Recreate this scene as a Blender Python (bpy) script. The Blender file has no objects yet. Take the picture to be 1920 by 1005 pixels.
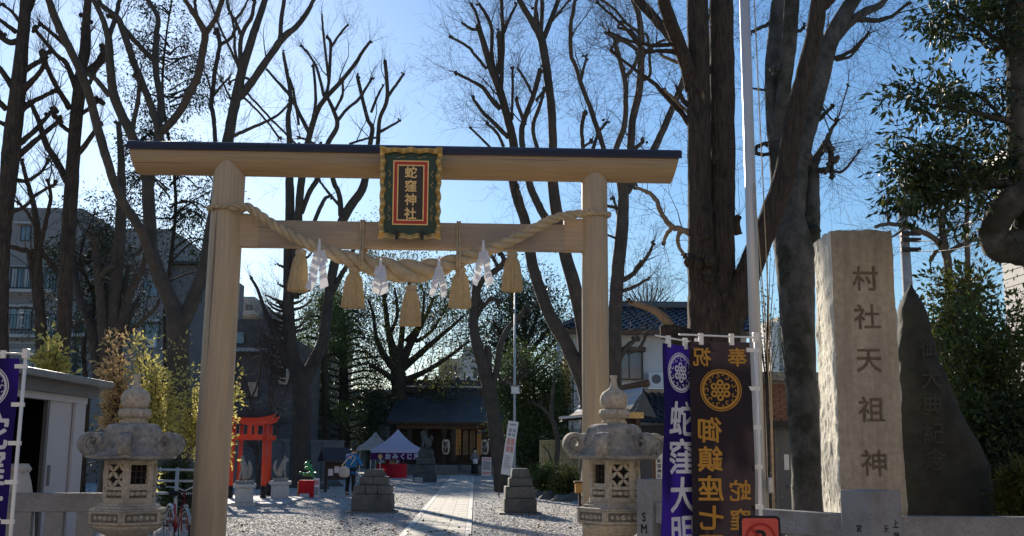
import bpy, bmesh, math, random
import numpy as np
from mathutils import Vector, Matrix, Euler

# ------------------------------------------------------------------ camera, sky, sun, exposure
SC = bpy.context.scene
COL = SC.collection
R = math.radians
F_PX, W_PX, H_PX = 2000.0, 1920.0, 1005.0
CAM_H, YAW, PITCH, ROLL = 1.65, R(1.86), math.atan(339.0 / 2000.0), R(0.5)
_f = Vector((math.sin(YAW) * math.cos(PITCH), math.cos(YAW) * math.cos(PITCH), math.sin(PITCH)))
_r0 = Vector((math.cos(YAW), -math.sin(YAW), 0.0))
_u0 = _r0.cross(_f)
_up = _u0 * math.cos(ROLL) - _r0 * math.sin(ROLL)
_rt = _r0 * math.cos(ROLL) + _u0 * math.sin(ROLL)
cam_d = bpy.data.cameras.new('camera')
cam_d.sensor_width = 36.0
cam_d.lens = F_PX / W_PX * 36.0
cam_d.clip_start, cam_d.clip_end = 0.1, 4000.0
cam = bpy.data.objects.new('camera', cam_d)
COL.objects.link(cam)
cam.matrix_world = Matrix(((_rt.x, _up.x, -_f.x, 0), (_rt.y, _up.y, -_f.y, 0), (_rt.z, _up.z, -_f.z, CAM_H), (0, 0, 0, 1)))
SC.camera = cam

SUN_AZ, SUN_EL = R(-17.0), R(20.0)          # azimuth from +Y, negative = towards the left
world = bpy.data.worlds.new('World')
SC.world = world
world.use_nodes = True
wt = world.node_tree
wt.nodes.clear()
sky = wt.nodes.new('ShaderNodeTexSky')
sky.sky_type = 'NISHITA'
sky.sun_disc = False
sky.sun_elevation = SUN_EL
sky.sun_rotation = SUN_AZ
sky.altitude = 0.0
sky.air_density = 1.3
sky.dust_density = 0.32
sky.ozone_density = 7.0
bg = wt.nodes.new('ShaderNodeBackground')
bg.inputs['Strength'].default_value = 0.073
wo = wt.nodes.new('ShaderNodeOutputWorld')
wt.links.new(sky.outputs[0], bg.inputs[0])
wt.links.new(bg.outputs[0], wo.inputs[0])

sun_d = bpy.data.lights.new('sun', 'SUN')
sun_d.energy = 5.0
sun_d.angle = R(0.6)
sun_d.color = (1.0, 0.90, 0.76)
sun = bpy.data.objects.new('sun', sun_d)
COL.objects.link(sun)
SUN_DIR = Vector((math.sin(SUN_AZ) * math.cos(SUN_EL), math.cos(SUN_AZ) * math.cos(SUN_EL), math.sin(SUN_EL)))
sun.rotation_euler = SUN_DIR.to_track_quat('Z', 'Y').to_euler()
sun.location = SUN_DIR * 60

SC.view_settings.view_transform = 'Standard'
SC.view_settings.look = 'None'
SC.view_settings.gamma = 1.0
SC.view_settings.exposure = 0.86
SC.render.engine = 'CYCLES'
SC.cycles.use_denoising = True
SC.cycles.max_bounces = 6
SC.cycles.diffuse_bounces = 4
SC.cycles.transparent_max_bounces = 12

# ------------------------------------------------------------------ measuring helpers
def ray(px, py):
    return _f * F_PX + _rt * (px - W_PX / 2) - _up * (py - H_PX / 2)
def at(px, py, Y):
    """world point seen at a photo pixel, on the plane y = Y"""
    d = ray(px, py)
    return Vector((0, 0, CAM_H)) + d * (Y / d.y)
def gx(px, Y):
    """world x at ground level of a photo column, at distance Y"""
    p = at(px, 842, Y)
    return at(px, 842 + (p.z) / Y * F_PX, Y).x
def pxm(Y):
    return Y / F_PX

# ------------------------------------------------------------------ materials
MATS = {}
def _n(t, kind, **kw):
    n = t.nodes.new(kind)
    for k, v in kw.items():
        setattr(n, k, v)
    return n
def mat(name, col, rough=0.8, var=0.2, scale=3.0, bump=0.15, bscale=30.0, bdist=0.02, metal=0.0, spec=0.4,
        stretch=(1, 1, 1), stain=None, stain_scale=2.0, stain_lo=0.5, stain_hi=0.68, island=0.0, emit=None, detail=6.0, trans=0.0, stain_stretch=(1,1,1), crack=None, crack_stretch=(14, 14, .1)):
    """principled material: two noises vary the colour, a fine one gives relief, an optional stain colour breaks it up"""
    m = bpy.data.materials.new(name)
    m.use_nodes = True
    t = m.node_tree
    b = t.nodes['Principled BSDF']
    L = t.links.new
    tc = _n(t, 'ShaderNodeTexCoord')
    mp = _n(t, 'ShaderNodeMapping')
    mp.inputs['Scale'].default_value = stretch
    L(tc.outputs['Object'], mp.inputs['Vector'])
    nz = _n(t, 'ShaderNodeTexNoise')
    nz.inputs['Scale'].default_value = scale
    nz.inputs['Detail'].default_value = detail
    nz.inputs['Roughness'].default_value = 0.62
    L(mp.outputs[0], nz.inputs['Vector'])
    ramp = _n(t, 'ShaderNodeValToRGB')
    c = Vector(col)
    ramp.color_ramp.elements[0].position = 0.3
    ramp.color_ramp.elements[1].position = 0.7
    ramp.color_ramp.elements[0].color = (*[max(0, x * (1 - var)) for x in c], 1)
    ramp.color_ramp.elements[1].color = (*[min(1, x * (1 + var)) for x in c], 1)
    L(nz.outputs['Fac'], ramp.inputs['Fac'])
    out = ramp.outputs['Color']
    if stain is not None:
        mp2 = _n(t, 'ShaderNodeMapping')
        mp2.inputs['Scale'].default_value = stain_stretch
        L(tc.outputs['Object'], mp2.inputs['Vector'])
        n2 = _n(t, 'ShaderNodeTexNoise')
        n2.inputs['Scale'].default_value = stain_scale
        n2.inputs['Detail'].default_value = 8.0
        n2.inputs['Roughness'].default_value = 0.7
        L(mp2.outputs[0], n2.inputs['Vector'])
        r2 = _n(t, 'ShaderNodeValToRGB')
        r2.color_ramp.elements[0].position = stain_lo
        r2.color_ramp.elements[1].position = stain_hi
        L(n2.outputs['Fac'], r2.inputs['Fac'])
        mx = _n(t, 'ShaderNodeMix', data_type='RGBA')
        L(r2.outputs['Color'], mx.inputs['Factor'])
        L(out, mx.inputs['A'])
        mx.inputs['B'].default_value = (*stain, 1)
        out = mx.outputs['Result']
    if crack is not None:
        mp3 = _n(t, 'ShaderNodeMapping')
        mp3.inputs['Scale'].default_value = crack_stretch
        L(tc.outputs['Object'], mp3.inputs['Vector'])
        n4 = _n(t, 'ShaderNodeTexNoise')
        n4.inputs['Scale'].default_value = 1.0
        n4.inputs['Detail'].default_value = 3.0
        L(mp3.outputs[0], n4.inputs['Vector'])
        r4 = _n(t, 'ShaderNodeValToRGB')
        r4.color_ramp.elements[0].position = 0.655
        r4.color_ramp.elements[1].position = 0.69
        L(n4.outputs['Fac'], r4.inputs['Fac'])
        mx4 = _n(t, 'ShaderNodeMix', data_type='RGBA')
        L(r4.outputs['Color'], mx4.inputs['Factor'])
        L(out, mx4.inputs['A'])
        mx4.inputs['B'].default_value = (*crack, 1)
        out = mx4.outputs['Result']
    if island > 0:
        ge = _n(t, 'ShaderNodeNewGeometry')
        mr = _n(t, 'ShaderNodeMapRange')
        mr.inputs['To Min'].default_value = 1 - island
        mr.inputs['To Max'].default_value = 1 + island
        L(ge.outputs['Random Per Island'], mr.inputs['Value'])
        hv = _n(t, 'ShaderNodeHueSaturation')
        L(mr.outputs[0], hv.inputs['Value'])
        L(out, hv.inputs['Color'])
        out = hv.outputs['Color']
    L(out, b.inputs['Base Color'])
    b.inputs['Roughness'].default_value = rough
    b.inputs['Metallic'].default_value = metal
    b.inputs['Specular IOR Level'].default_value = spec
    if bump > 0:
        n3 = _n(t, 'ShaderNodeTexNoise')
        n3.inputs['Scale'].default_value = bscale
        n3.inputs['Detail'].default_value = 5.0
        L(mp.outputs[0], n3.inputs['Vector'])
        bp = _n(t, 'ShaderNodeBump')
        bp.inputs['Strength'].default_value = bump
        bp.inputs['Distance'].default_value = bdist
        L(n3.outputs['Fac'], bp.inputs['Height'])
        L(bp.outputs[0], b.inputs['Normal'])
    if emit:
        b.inputs['Emission Color'].default_value = (*emit[0], 1)
        b.inputs['Emission Strength'].default_value = emit[1]
    if trans > 0:
        tr = _n(t, 'ShaderNodeBsdfTranslucent')
        L(out, tr.inputs['Color'])
        ms = _n(t, 'ShaderNodeMixShader')
        ms.inputs[0].default_value = trans
        o = t.nodes['Material Output']
        L(b.outputs[0], ms.inputs[1])
        L(tr.outputs[0], ms.inputs[2])
        L(ms.outputs[0], o.inputs['Surface'])
    MATS[name] = m
    return m

# ------------------------------------------------------------------ mesh helpers
class MB:
    """collects shapes and links them as ONE mesh object"""
    def __init__(self):
        self.v, self.f = [], []
        self.smooth = False
    def add(self, vs, fs):
        o = len(self.v)
        self.v.extend([tuple(p) for p in vs])
        self.f.extend([tuple(i + o for i in f) for f in fs])
        return self
    def box(self, c, s, rot=None, taper=(1, 1)):
        hx, hy, hz = s[0] / 2, s[1] / 2, s[2] / 2
        vs = []
        for z, tx, ty in ((-hz, 1, 1), (hz, taper[0], taper[1])):
            for x, y in ((-hx, -hy), (hx, -hy), (hx, hy), (-hx, hy)):
                p = Vector((x * tx, y * ty, z))
                if rot is not None:
                    p = rot @ p
                vs.append(p + Vector(c))
        return self.add(vs, [(3, 2, 1, 0), (4, 5, 6, 7), (0, 1, 5, 4), (1, 2, 6, 5), (2, 3, 7, 6), (3, 0, 4, 7)])
    def span(self, a, b):
        a, b = Vector(a), Vector(b)
        return self.box((a + b) / 2, [abs(x) for x in (b - a)])
    def tube(self, pts, rads, n=8, cap=True, jit=0.0, rng=None):
        pts = [Vector(p) for p in pts]
        if not hasattr(rads, '__len__'):
            rads = [rads] * len(pts)
        vs, fs = [], []
        t0 = (pts[1] - pts[0]).normalized()
        ref = Vector((0, 0, 1)) if abs(t0.z) < 0.9 else Vector((1, 0, 0))
        nrm = t0.cross(ref).normalized()
        for i, p in enumerate(pts):
            t = (pts[min(i + 1, len(pts) - 1)] - pts[max(i - 1, 0)])
            t = t.normalized() if t.length > 1e-9 else t0
            nrm = (nrm - t * nrm.dot(t))
            nrm = nrm.normalized() if nrm.length > 1e-6 else t.orthogonal().normalized()
            bi = t.cross(nrm)
            for k in range(n):
                a = 2 * math.pi * k / n
                r = rads[i]
                if jit and rng:
                    r *= 1 + jit * (rng.random() - 0.5)
                vs.append(p + nrm * (math.cos(a) * r) + bi * (math.sin(a) * r))
        for i in range(len(pts) - 1):
            for k in range(n):
                a, b = i * n + k, i * n + (k + 1) % n
                fs.append((a, b, b + n, a + n))
        if cap:
            fs.append(tuple(range(n - 1, -1, -1)))
            fs.append(tuple(range((len(pts) - 1) * n, len(pts) * n)))
        return self.add(vs, fs)
    def lathe(self, prof, n=24, c=(0, 0, 0), lobes=0, amp=0.0, rotz=0.0, cap=True):
        """prof: list of (radius, z)"""
        vs, fs = [], []
        for r, z in prof:
            for k in range(n):
                a = 2 * math.pi * k / n + rotz
                rr = r * (1 + (amp * math.cos(lobes * a) if lobes else 0))
                vs.append((c[0] + rr * math.cos(a), c[1] + rr * math.sin(a), c[2] + z))
        for i in range(len(prof) - 1):
            for k in range(n):
                a, b = i * n + k, i * n + (k + 1) % n
                fs.append((a, b, b + n, a + n))
        if cap:
            fs.append(tuple(range(n - 1, -1, -1)))
            fs.append(tuple(range((len(prof) - 1) * n, len(prof) * n)))
        return self.add(vs, fs)
    def prism(self, poly, axis, a, b):
        """poly: list of 2D points; extruded along axis ('x','y','z') from a to b"""
        def P(u, v, w):
            return {'x': (w, u, v), 'y': (u, w, v), 'z': (u, v, w)}[axis]
        n = len(poly)
        vs = [P(u, v, a) for u, v in poly] + [P(u, v, b) for u, v in poly]
        fs = [tuple(range(n - 1, -1, -1)), tuple(range(n, 2 * n))]
        fs += [(i, (i + 1) % n, (i + 1) % n + n, i + n) for i in range(n)]
        return self.add(vs, fs)
    def grid(self, nu, nv, fn):
        vs = [fn(i / (nu - 1), j / (nv - 1)) for j in range(nv) for i in range(nu)]
        fs = [(j * nu + i, j * nu + i + 1, (j + 1) * nu + i + 1, (j + 1) * nu + i) for j in range(nv - 1) for i in range(nu - 1)]
        return self.add(vs, fs)
    def mesh(self, name, m, smooth=False, fix=True):
        me = bpy.data.meshes.new(name)
        me.from_pydata(self.v, [], self.f)
        if fix:
            bm = bmesh.new()
            bm.from_mesh(me)
            bmesh.ops.recalc_face_normals(bm, faces=bm.faces)
            bm.to_mesh(me)
            bm.free()
        if smooth:
            me.polygons.foreach_set('use_smooth', [True] * len(me.polygons))
        me.materials.append(MATS[m] if isinstance(m, str) else m)
        me.update()
        return me
    def build(self, name, m, parent=None, smooth=False, bevel=0.0, loc=None, rot=None, angle=None):
        o = bpy.data.objects.new(name, self.mesh(name, m, smooth))
        COL.objects.link(o)
        if parent is not None:
            o.parent = parent
        if loc is not None:
            o.location = loc
        if rot is not None:
            o.rotation_euler = rot
        if bevel > 0:
            bv = o.modifiers.new('bevel', 'BEVEL')
            bv.width = bevel
            bv.segments = 2
            bv.limit_method = 'ANGLE'
            bv.angle_limit = R(40)
        if smooth and angle:
            md = o.data
            sharp_by_angle(md, R(angle))
        return o
def sharp_by_angle(me, ang):
    bm = bmesh.new()
    bm.from_mesh(me)
    for e in bm.edges:
        if len(e.link_faces) == 2 and e.calc_face_angle(0) > ang:
            e.smooth = False
    bm.to_mesh(me)
    bm.free()
def np_mesh(name, V, Fc, m, smooth=False):
    """V (n,3), Fc (m,k) arrays of equal-sided faces"""
    me = bpy.data.meshes.new(name)
    V = np.asarray(V, dtype=np.float32)
    Fc = np.asarray(Fc, dtype=np.int32)
    k = Fc.shape[1]
    me.vertices.add(len(V))
    me.vertices.foreach_set('co', V.ravel())
    me.loops.add(Fc.size)
    me.loops.foreach_set('vertex_index', Fc.ravel())
    me.polygons.add(len(Fc))
    me.polygons.foreach_set('loop_start', np.arange(len(Fc), dtype=np.int32) * k)
    me.polygons.foreach_set('loop_total', np.full(len(Fc), k, dtype=np.int32))
    if smooth:
        me.polygons.foreach_set('use_smooth', np.ones(len(Fc), dtype=bool))
    me.update(calc_edges=True)
    me.materials.append(MATS[m] if isinstance(m, str) else m)
    return me
def link(name, me, parent=None, loc=None, rot=None):
    o = bpy.data.objects.new(name, me)
    COL.objects.link(o)
    if parent is not None:
        o.parent = parent
    if loc is not None:
        o.location = loc
    if rot is not None:
        o.rotation_euler = rot
    return o
def tag(o, label, cat, group=None):
    o['label'] = label
    o['category'] = cat
    if group:
        o['group'] = group
    return o
def thing(name, label, cat, loc=(0, 0, 0), rotz=0.0, group=None):
    o = bpy.data.objects.new(name, None)
    o.empty_display_size = 0.2
    COL.objects.link(o)
    o.location = loc
    o.rotation_euler = (0, 0, rotz)
    return tag(o, label, cat, group)
def dup(o, parent=None, label=None):
    c = o.copy()
    COL.objects.link(c)
    if parent is not None:
        c.parent = parent
    if label:
        c['label'] = label
    for ch in o.children:
        dup(ch, c)
    return c
def struct(o):
    o['kind'] = 'structure'
    return o
def stuff(o):
    o['kind'] = 'stuff'
    return o
def catmull(P, sub):
    P = [np.array(p, float) for p in P]
    out = []
    for i in range(len(P) - 1):
        p0, p1, p2, p3 = P[max(i - 1, 0)], P[i], P[i + 1], P[min(i + 2, len(P) - 1)]
        for s in range(sub):
            t = s / sub
            out.append(0.5 * ((2 * p1) + (-p0 + p2) * t + (2 * p0 - 5 * p1 + 4 * p2 - p3) * t * t + (-p0 + 3 * p1 - 3 * p2 + p3) * t ** 3))
    out.append(P[-1])
    return out
_tcache = {}
def glyphs(s, size, bold=0.0, sub=0.0):
    """flat outline of a string as (verts [(x,y)], faces), origin centred"""
    if bold > 0:
        v0, f0 = glyphs(s, size, 0.0, sub)
        vs, fs = [], []
        for i in range(7):
            a = i * math.pi / 3
            ox, oy = (0, 0) if i == 6 else (bold * math.cos(a), bold * math.sin(a))
            fs += [tuple(k + len(vs) for k in f) for f in f0]
            vs += [(x + ox, y + oy, i * 2.5e-4) for x, y, _ in v0]
        return vs, fs
    key = (s, size, bold, sub)
    if key in _tcache:
        return _tcache[key]
    cu = bpy.data.curves.new('lettering', 'FONT')
    cu.body = s
    cu.size = size
    cu.align_x, cu.align_y = 'CENTER', 'CENTER'
    cu.resolution_u = 3
    o = bpy.data.objects.new('lettering', cu)
    COL.objects.link(o)
    dg = bpy.context.evaluated_depsgraph_get()
    me = bpy.data.meshes.new_from_object(o.evaluated_get(dg))
    if sub > 0:
        bm = bmesh.new()
        bm.from_mesh(me)
        bmesh.ops.triangulate(bm, faces=bm.faces)
        for _ in range(4):
            es = [e for e in bm.edges if e.calc_length() > sub]
            if not es:
                break
            bmesh.ops.subdivide_edges(bm, edges=es, cuts=1, use_grid_fill=False)
            bmesh.ops.triangulate(bm, faces=bm.faces)
        bm.to_mesh(me)
        bm.free()
    vs = [(v.co.x, v.co.y) for v in me.vertices]
    if vs:
        cx = (min(v[0] for v in vs) + max(v[0] for v in vs)) / 2
        cy = (min(v[1] for v in vs) + max(v[1] for v in vs)) / 2
        vs = [(x - cx, y - cy, 0.0) for x, y in vs]
    fs = [tuple(p.vertices) for p in me.polygons]
    bpy.data.objects.remove(o)
    bpy.data.curves.remove(cu)
    bpy.data.meshes.remove(me)
    _tcache[key] = (vs, fs)
    return vs, fs
def lettering(items, fn, m, parent, sub=0.0, name='character', mirror=False, joined=False):
    """items: (string, cx, cy, size, bold, xscale); fn maps flat (x, y, layer height) to 3D; one part per string"""
    mb = MB()
    for it in items:
        s, cx, cy, size, bold = it[:5]
        xs = it[5] if len(it) > 5 else 1.0
        vs, fs = glyphs(s, size, bold, sub)
        k = -1 if mirror else 1
        mb.add([fn(cx + k * x * xs, cy + y, d) for x, y, d in vs], fs)
        if not joined:
            link(name, mb.mesh(name, m, fix=False), parent)
            mb = MB()
    if joined:
        return stuff(link(name, mb.mesh(name, m, fix=False), parent))
# ------------------------------------------------------------------ materials
mat('gravel', (0.40, 0.385, 0.36), 0.95, var=0.55, scale=11, bump=1.0, bscale=13, bdist=0.06, stain=(0.30, 0.28, 0.25), stain_scale=0.35, stain_lo=0.45, stain_hi=0.75)
mat('pebble', (0.60, 0.575, 0.54), 0.9, var=0.2, scale=3, bump=0, island=0.3)
mat('paving', (0.56, 0.52, 0.44), 0.9, var=0.16, scale=5, bump=0.2, bscale=60, bdist=0.01, stain=(0.26, 0.25, 0.23), stain_scale=1.1)
mat('paving_joint', (0.42, 0.39, 0.33), 0.95)
mat('edge_stone', (0.58, 0.56, 0.51), 0.85, var=0.15, scale=8, bump=0.2, bscale=60)
mat('asphalt', (0.07, 0.07, 0.072), 0.9, var=0.3, scale=30, bump=0.4, bscale=120, bdist=0.01)
mat('sidewalk', (0.30, 0.29, 0.27), 0.9, var=0.15, scale=10, bump=0.2, bscale=80)
mat('soil', (0.10, 0.08, 0.06), 0.95, var=0.4, scale=8, bump=0.6, bscale=25)
mat('hinoki', (0.46, 0.345, 0.215), 0.6, var=0.15, scale=5.0, bump=0.12, bscale=30, bdist=0.006, stretch=(9, 9, 0.35), stain=(0.30, 0.24, 0.185), stain_scale=1.5, stain_lo=0.5, stain_hi=0.74, stain_stretch=(5, 5, 0.3), crack=(0.13, 0.10, 0.075), crack_stretch=(16, 16, .14))
mat('hinoki_beam', (0.39, 0.255, 0.125), 0.55, var=0.16, scale=5.0, bump=0.1, bscale=30, bdist=0.006, stretch=(0.35, 9, 9), stain=(0.31, 0.25, 0.2), stain_scale=1.2, stain_lo=0.55, stain_hi=0.8, stain_stretch=(0.5, 5, 5), crack=(0.16, 0.10, 0.06), crack_stretch=(.2, 16, 16))
mat('hinoki_tie', (0.37, 0.28, 0.185), 0.6, var=0.2, scale=5.0, bump=0.1, bscale=30, bdist=0.006, stretch=(0.35, 9, 9), stain=(0.25, 0.215, 0.19), stain_scale=1.1, stain_lo=0.46, stain_hi=0.72, stain_stretch=(0.8, 3, 2.5), crack=(0.12, 0.10, 0.08), crack_stretch=(.25, 16, 16))
mat('hinoki_new', (0.44, 0.32, 0.20), 0.6, var=0.15, scale=5.0, stretch=(0.4, 9, 9), bump=0.1, stain=(0.42, 0.2, 0.08), stain_scale=3.0, stain_lo=0.56, stain_hi=0.75)
mat('copper_cap', (0.05, 0.04, 0.042), 0.55, var=0.25, scale=3, bump=0.1, bscale=10, metal=0.2, stretch=(0.3, 1, 1))
mat('gold', (0.72, 0.48, 0.17), 0.42, var=0.18, scale=12, metal=0.55, bump=0.05)
mat('gold_line', (0.66, 0.46, 0.20), 0.4, var=0.1, metal=0.4, bump=0)
mat('plaque_green', (0.006, 0.045, 0.028), 0.4, var=0.2, scale=6, bump=0.03)
mat('plaque_red', (0.45, 0.02, 0.014), 0.4, var=0.15, scale=6, bump=0.03)
mat('plaque_black', (0.012, 0.010, 0.013), 0.35, var=0.2, bump=0.03)
mat('iron', (0.03, 0.028, 0.027), 0.5, var=0.3, scale=10, metal=0.6)
mat('straw', (0.47, 0.36, 0.215), 0.85, var=0.22, scale=9, bump=0.5, bscale=60, bdist=0.006, stretch=(1, 1, 1))
mat('straw_tassel', (0.53, 0.39, 0.20), 0.85, var=0.28, scale=16, bump=0.5, bscale=50, bdist=0.006, stretch=(6, 6, 0.4), trans=0.15)
mat('paper', (0.72, 0.72, 0.74), 0.8, var=0.03, bump=0.0, trans=0.18)
mat('granite_old', (0.45, 0.39, 0.30), 0.9, var=0.32, scale=26, bump=0.45, bscale=55, bdist=0.012, stain=(0.16, 0.155, 0.12), stain_scale=3.2, stain_lo=0.5, stain_hi=0.75)
mat('granite_roof', (0.37, 0.335, 0.28), 0.92, var=0.34, scale=22, bump=0.5, bscale=50, bdist=0.012, stain=(0.10, 0.11, 0.11), stain_scale=4.0, stain_lo=0.42, stain_hi=0.68)
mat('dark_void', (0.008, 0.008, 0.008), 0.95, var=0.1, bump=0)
mat('granite_grey', (0.27, 0.265, 0.26), 0.75, var=0.3, scale=70, bump=0.15, bscale=90, bdist=0.005, stain=(0.17, 0.155, 0.135), stain_scale=2.2)
mat('granite_dark', (0.20, 0.19, 0.175), 0.85, var=0.3, scale=50, bump=0.3, bscale=70, bdist=0.008, stain=(0.10, 0.10, 0.085), stain_scale=2.5)
mat('stone_pedestal', (0.14, 0.135, 0.12), 0.92, var=0.3, scale=10, bump=0.5, bscale=40, stain=(0.06, 0.06, 0.055), stain_scale=2.5)
mat('monument', (0.43, 0.37, 0.27), 0.92, var=0.2, scale=16, bump=0.55, bscale=60, bdist=0.012, stain=(0.235, 0.195, 0.145), stain_scale=1.3, stain_lo=0.42, stain_hi=0.72, stain_stretch=(4.0, 4.0, 0.4))
mat('monument_rough_sunlit', (0.60, 0.56, 0.46), 0.95, var=0.2, scale=6, bump=.5, bscale=14, bdist=0.03)  # rough split faces, coloured paler than the front to carry sunlight on the side
mat('granite_recess_shade', (0.15, 0.135, 0.105), 0.95, var=0.3, scale=12, bump=0.3)  # darker stone behind the lantern reliefs, painted shade for their recesses
mat('engraving', (0.15, 0.115, 0.078), 0.95, var=0.35, scale=12, bump=0.2)
mat('dark_stone', (0.034, 0.034, 0.028), 0.85, var=0.45, scale=5, bump=0.4, bscale=18, bdist=0.02, stain=(0.045, 0.05, 0.03), stain_scale=1.6)
mat('dark_engraving', (0.056, 0.054, 0.043), 0.95, var=0.3, bump=0.1)
mat('white_paint', (0.74, 0.74, 0.73), 0.4, var=0.05, scale=3, bump=0.03, stain=(0.45, 0.44, 0.42), stain_scale=3, stain_lo=0.62, stain_hi=0.9)
mat('pole_white', (0.52, 0.53, 0.53), 0.35, var=0.06, scale=3, stretch=(4, 4, .3), bump=0.02, metal=0.2)
mat('plastic_white', (0.78, 0.77, 0.72), 0.4, var=0.05, bump=0)
mat('shed_metal', (0.50, 0.49, 0.50), 0.5, var=0.06, scale=2, bump=0.03, stain=(0.36, 0.34, 0.33), stain_scale=2, stain_lo=.55, stain_hi=.85)
mat('shed_trim', (0.13, 0.125, 0.12), 0.5, var=0.15, bump=0.05)
mat('shed_roof', (0.20, 0.195, 0.185), 0.55, var=0.2, scale=4, bump=0.1)
mat('shed_inside_shade', (0.016, 0.014, 0.013), 0.9)  # near-black: the shade inside the shed is put into the colour
mat('cloth_purple', (0.014, 0.004, 0.10), 0.85, var=0.12, scale=3, bump=0.15, bscale=200, bdist=0.002, trans=0.3)
mat('cloth_dark', (0.026, 0.018, 0.022), 0.85, var=0.2, scale=3, bump=0.15, bscale=200, bdist=0.002, trans=0.2)
mat('print_white', (0.75, 0.74, 0.78), 0.85, var=0.04, bump=0, trans=0.2)
mat('print_gold', (0.62, 0.33, 0.06), 0.8, var=0.08, bump=0, trans=0.25)
mat('print_black', (0.015, 0.015, 0.018), 0.8, var=0.1, bump=0)
mat('sign_red', (0.55, 0.075, 0.055), 0.4, var=0.12, scale=4, bump=0.02)
mat('sign_red_ring', (0.33, 0.008, 0.012), 0.4, var=0.1, bump=0)
mat('vermilion', (0.62, 0.062, 0.022), 0.45, var=0.14, scale=4, bump=0.05, stain=(0.45, 0.05, 0.025), stain_scale=2)
mat('black_paint', (0.015, 0.014, 0.014), 0.45, var=0.2, bump=0.05)
mat('roof_edge_grey', (0.5, 0.5, 0.5), 0.5, var=0.1, bump=0.05)
mat('bark', (0.075, 0.054, 0.038), 0.95, var=0.6, scale=5, bump=1.0, bscale=6, bdist=0.12, stretch=(5, 5, 0.7), stain=(0.035, 0.03, 0.026), stain_scale=2.2)
mat('bark_smooth', (0.08, 0.064, 0.05), 0.9, var=0.3, scale=4, bump=0.5, bscale=10, bdist=0.03, stretch=(2.5, 2.5, 1.0), stain=(0.045, 0.043, 0.035), stain_scale=1.7, stain_lo=.46, stain_hi=.66)
mat('bark_grey', (0.10, 0.093, 0.082), 0.9, var=0.3, scale=4, bump=0.6, bscale=9, bdist=0.03, stretch=(2, 2, 1.0), stain=(0.035, 0.035, 0.024), stain_scale=1.6, stain_lo=.44, stain_hi=.58)
mat('bark_pale', (0.27, 0.19, 0.115), 0.9, var=0.25, scale=9, bump=0.4, bscale=20)
mat('twig', (0.06, 0.045, 0.036), 0.9, var=0.2, bump=0)
mat('leaf_dark', (0.035, 0.058, 0.022), 0.45, var=0.25, scale=2, bump=0, island=0.55, trans=0.22, spec=0.4)
mat('leaf_mid', (0.072, 0.108, 0.028), 0.5, var=0.25, scale=2, bump=0, island=0.5, trans=0.35)
mat('leaf_olive', (0.095, 0.105, 0.022), 0.5, var=0.25, scale=2, bump=0, island=0.5, trans=0.4)
mat('dead_leaf', (0.20, 0.11, 0.045), 0.8, var=0.3, bump=0, island=0.5)
mat('leaf_yellow', (0.50, 0.45, 0.14), 0.5, var=0.25, scale=3, bump=0, island=0.4, trans=0.6)
mat('leaf_straw', (0.52, 0.37, 0.18), 0.6, var=0.25, scale=3, bump=0, island=0.4, trans=0.55)
mat('leaf_glossy', (0.034, 0.056, 0.02), 0.5, var=0.3, scale=2, bump=0, island=0.5, trans=0.2, spec=0.35)
mat('needle', (0.024, 0.036, 0.017), 0.7, var=0.3, scale=2, bump=0, island=0.4, trans=0.15)
mat('wall_apartment', (0.235, 0.225, 0.22), 0.85, var=0.06, scale=.8, bump=0.06, bscale=10)
mat('wall_apartment_trim', (0.40, 0.39, 0.38), 0.8, var=0.05, bump=0.05)
mat('wall_far', (0.34, 0.32, 0.29), 0.85, var=0.06, scale=.6, bump=0.04)
mat('wall_grey', (0.16, 0.15, 0.145), 0.88, var=0.1, scale=1.0, bump=0.1, bscale=8)
mat('wall_house', (0.105, 0.095, 0.09), 0.9, var=0.25, scale=1.4, bump=0.2, bscale=6, stain=(0.06, 0.055, 0.052), stain_scale=.8)
mat('wall_white', (0.62, 0.60, 0.57), 0.85, var=0.05, scale=1.2, bump=0.06, bscale=30, stain=(0.5, 0.48, 0.45), stain_scale=1.2, stain_lo=.5, stain_hi=.8)
mat('wall_bounce', (0.40, 0.32, 0.245), 0.85, var=0.12, scale=.8, bump=0.1, bscale=8)  # wall colour of the unseen row, set for its warm bounce
mat('wall_beige', (0.50, 0.43, 0.33), 0.85, var=0.06, bump=0.05)
mat('glass', (0.10, 0.14, 0.17), 0.08, var=0.3, scale=.8, bump=0, spec=0.8)
mat('glass_warm', (0.09, 0.06, 0.03), 0.15, var=0.5, scale=3, bump=0, spec=0.6)
mat('frame_dark', (0.03, 0.028, 0.026), 0.5, var=0.2, bump=0)
mat('curtain', (0.42, 0.42, 0.42), 0.9, var=0.2, scale=5, bump=0, stretch=(6, 1, .3))
mat('roof_tile', (0.052, 0.060, 0.072), 0.38, var=0.3, scale=6, bump=0.05, island=0.35, spec=0.55)
mat('roof_copper', (0.030, 0.044, 0.056), 0.5, var=0.2, scale=2.5, bump=0.05, stain=(0.04, 0.06, 0.065), stain_scale=1.5)
mat('wood_dark', (0.048, 0.032, 0.023), 0.7, var=0.3, scale=5, bump=0.15, bscale=30, stretch=(3, 3, .5))
mat('wood_brown', (0.115, 0.066, 0.036), 0.7, var=0.3, scale=5, bump=0.15, bscale=30, stretch=(3, 3, .5))
mat('wood_yellow', (0.50, 0.30, 0.10), 0.6, var=0.2, scale=5, bump=0.1)
mat('bamboo', (0.42, 0.32, 0.15), 0.6, var=0.25, scale=7, bump=0.1, stretch=(1, 1, .4), island=0.3)
mat('tent_white_sky', (0.80, 0.79, 0.95), 0.7, var=0.03, bump=0.05, bscale=5, trans=0.5)  # white cloth with the lilac of sky-lit shade mixed into its colour
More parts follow.
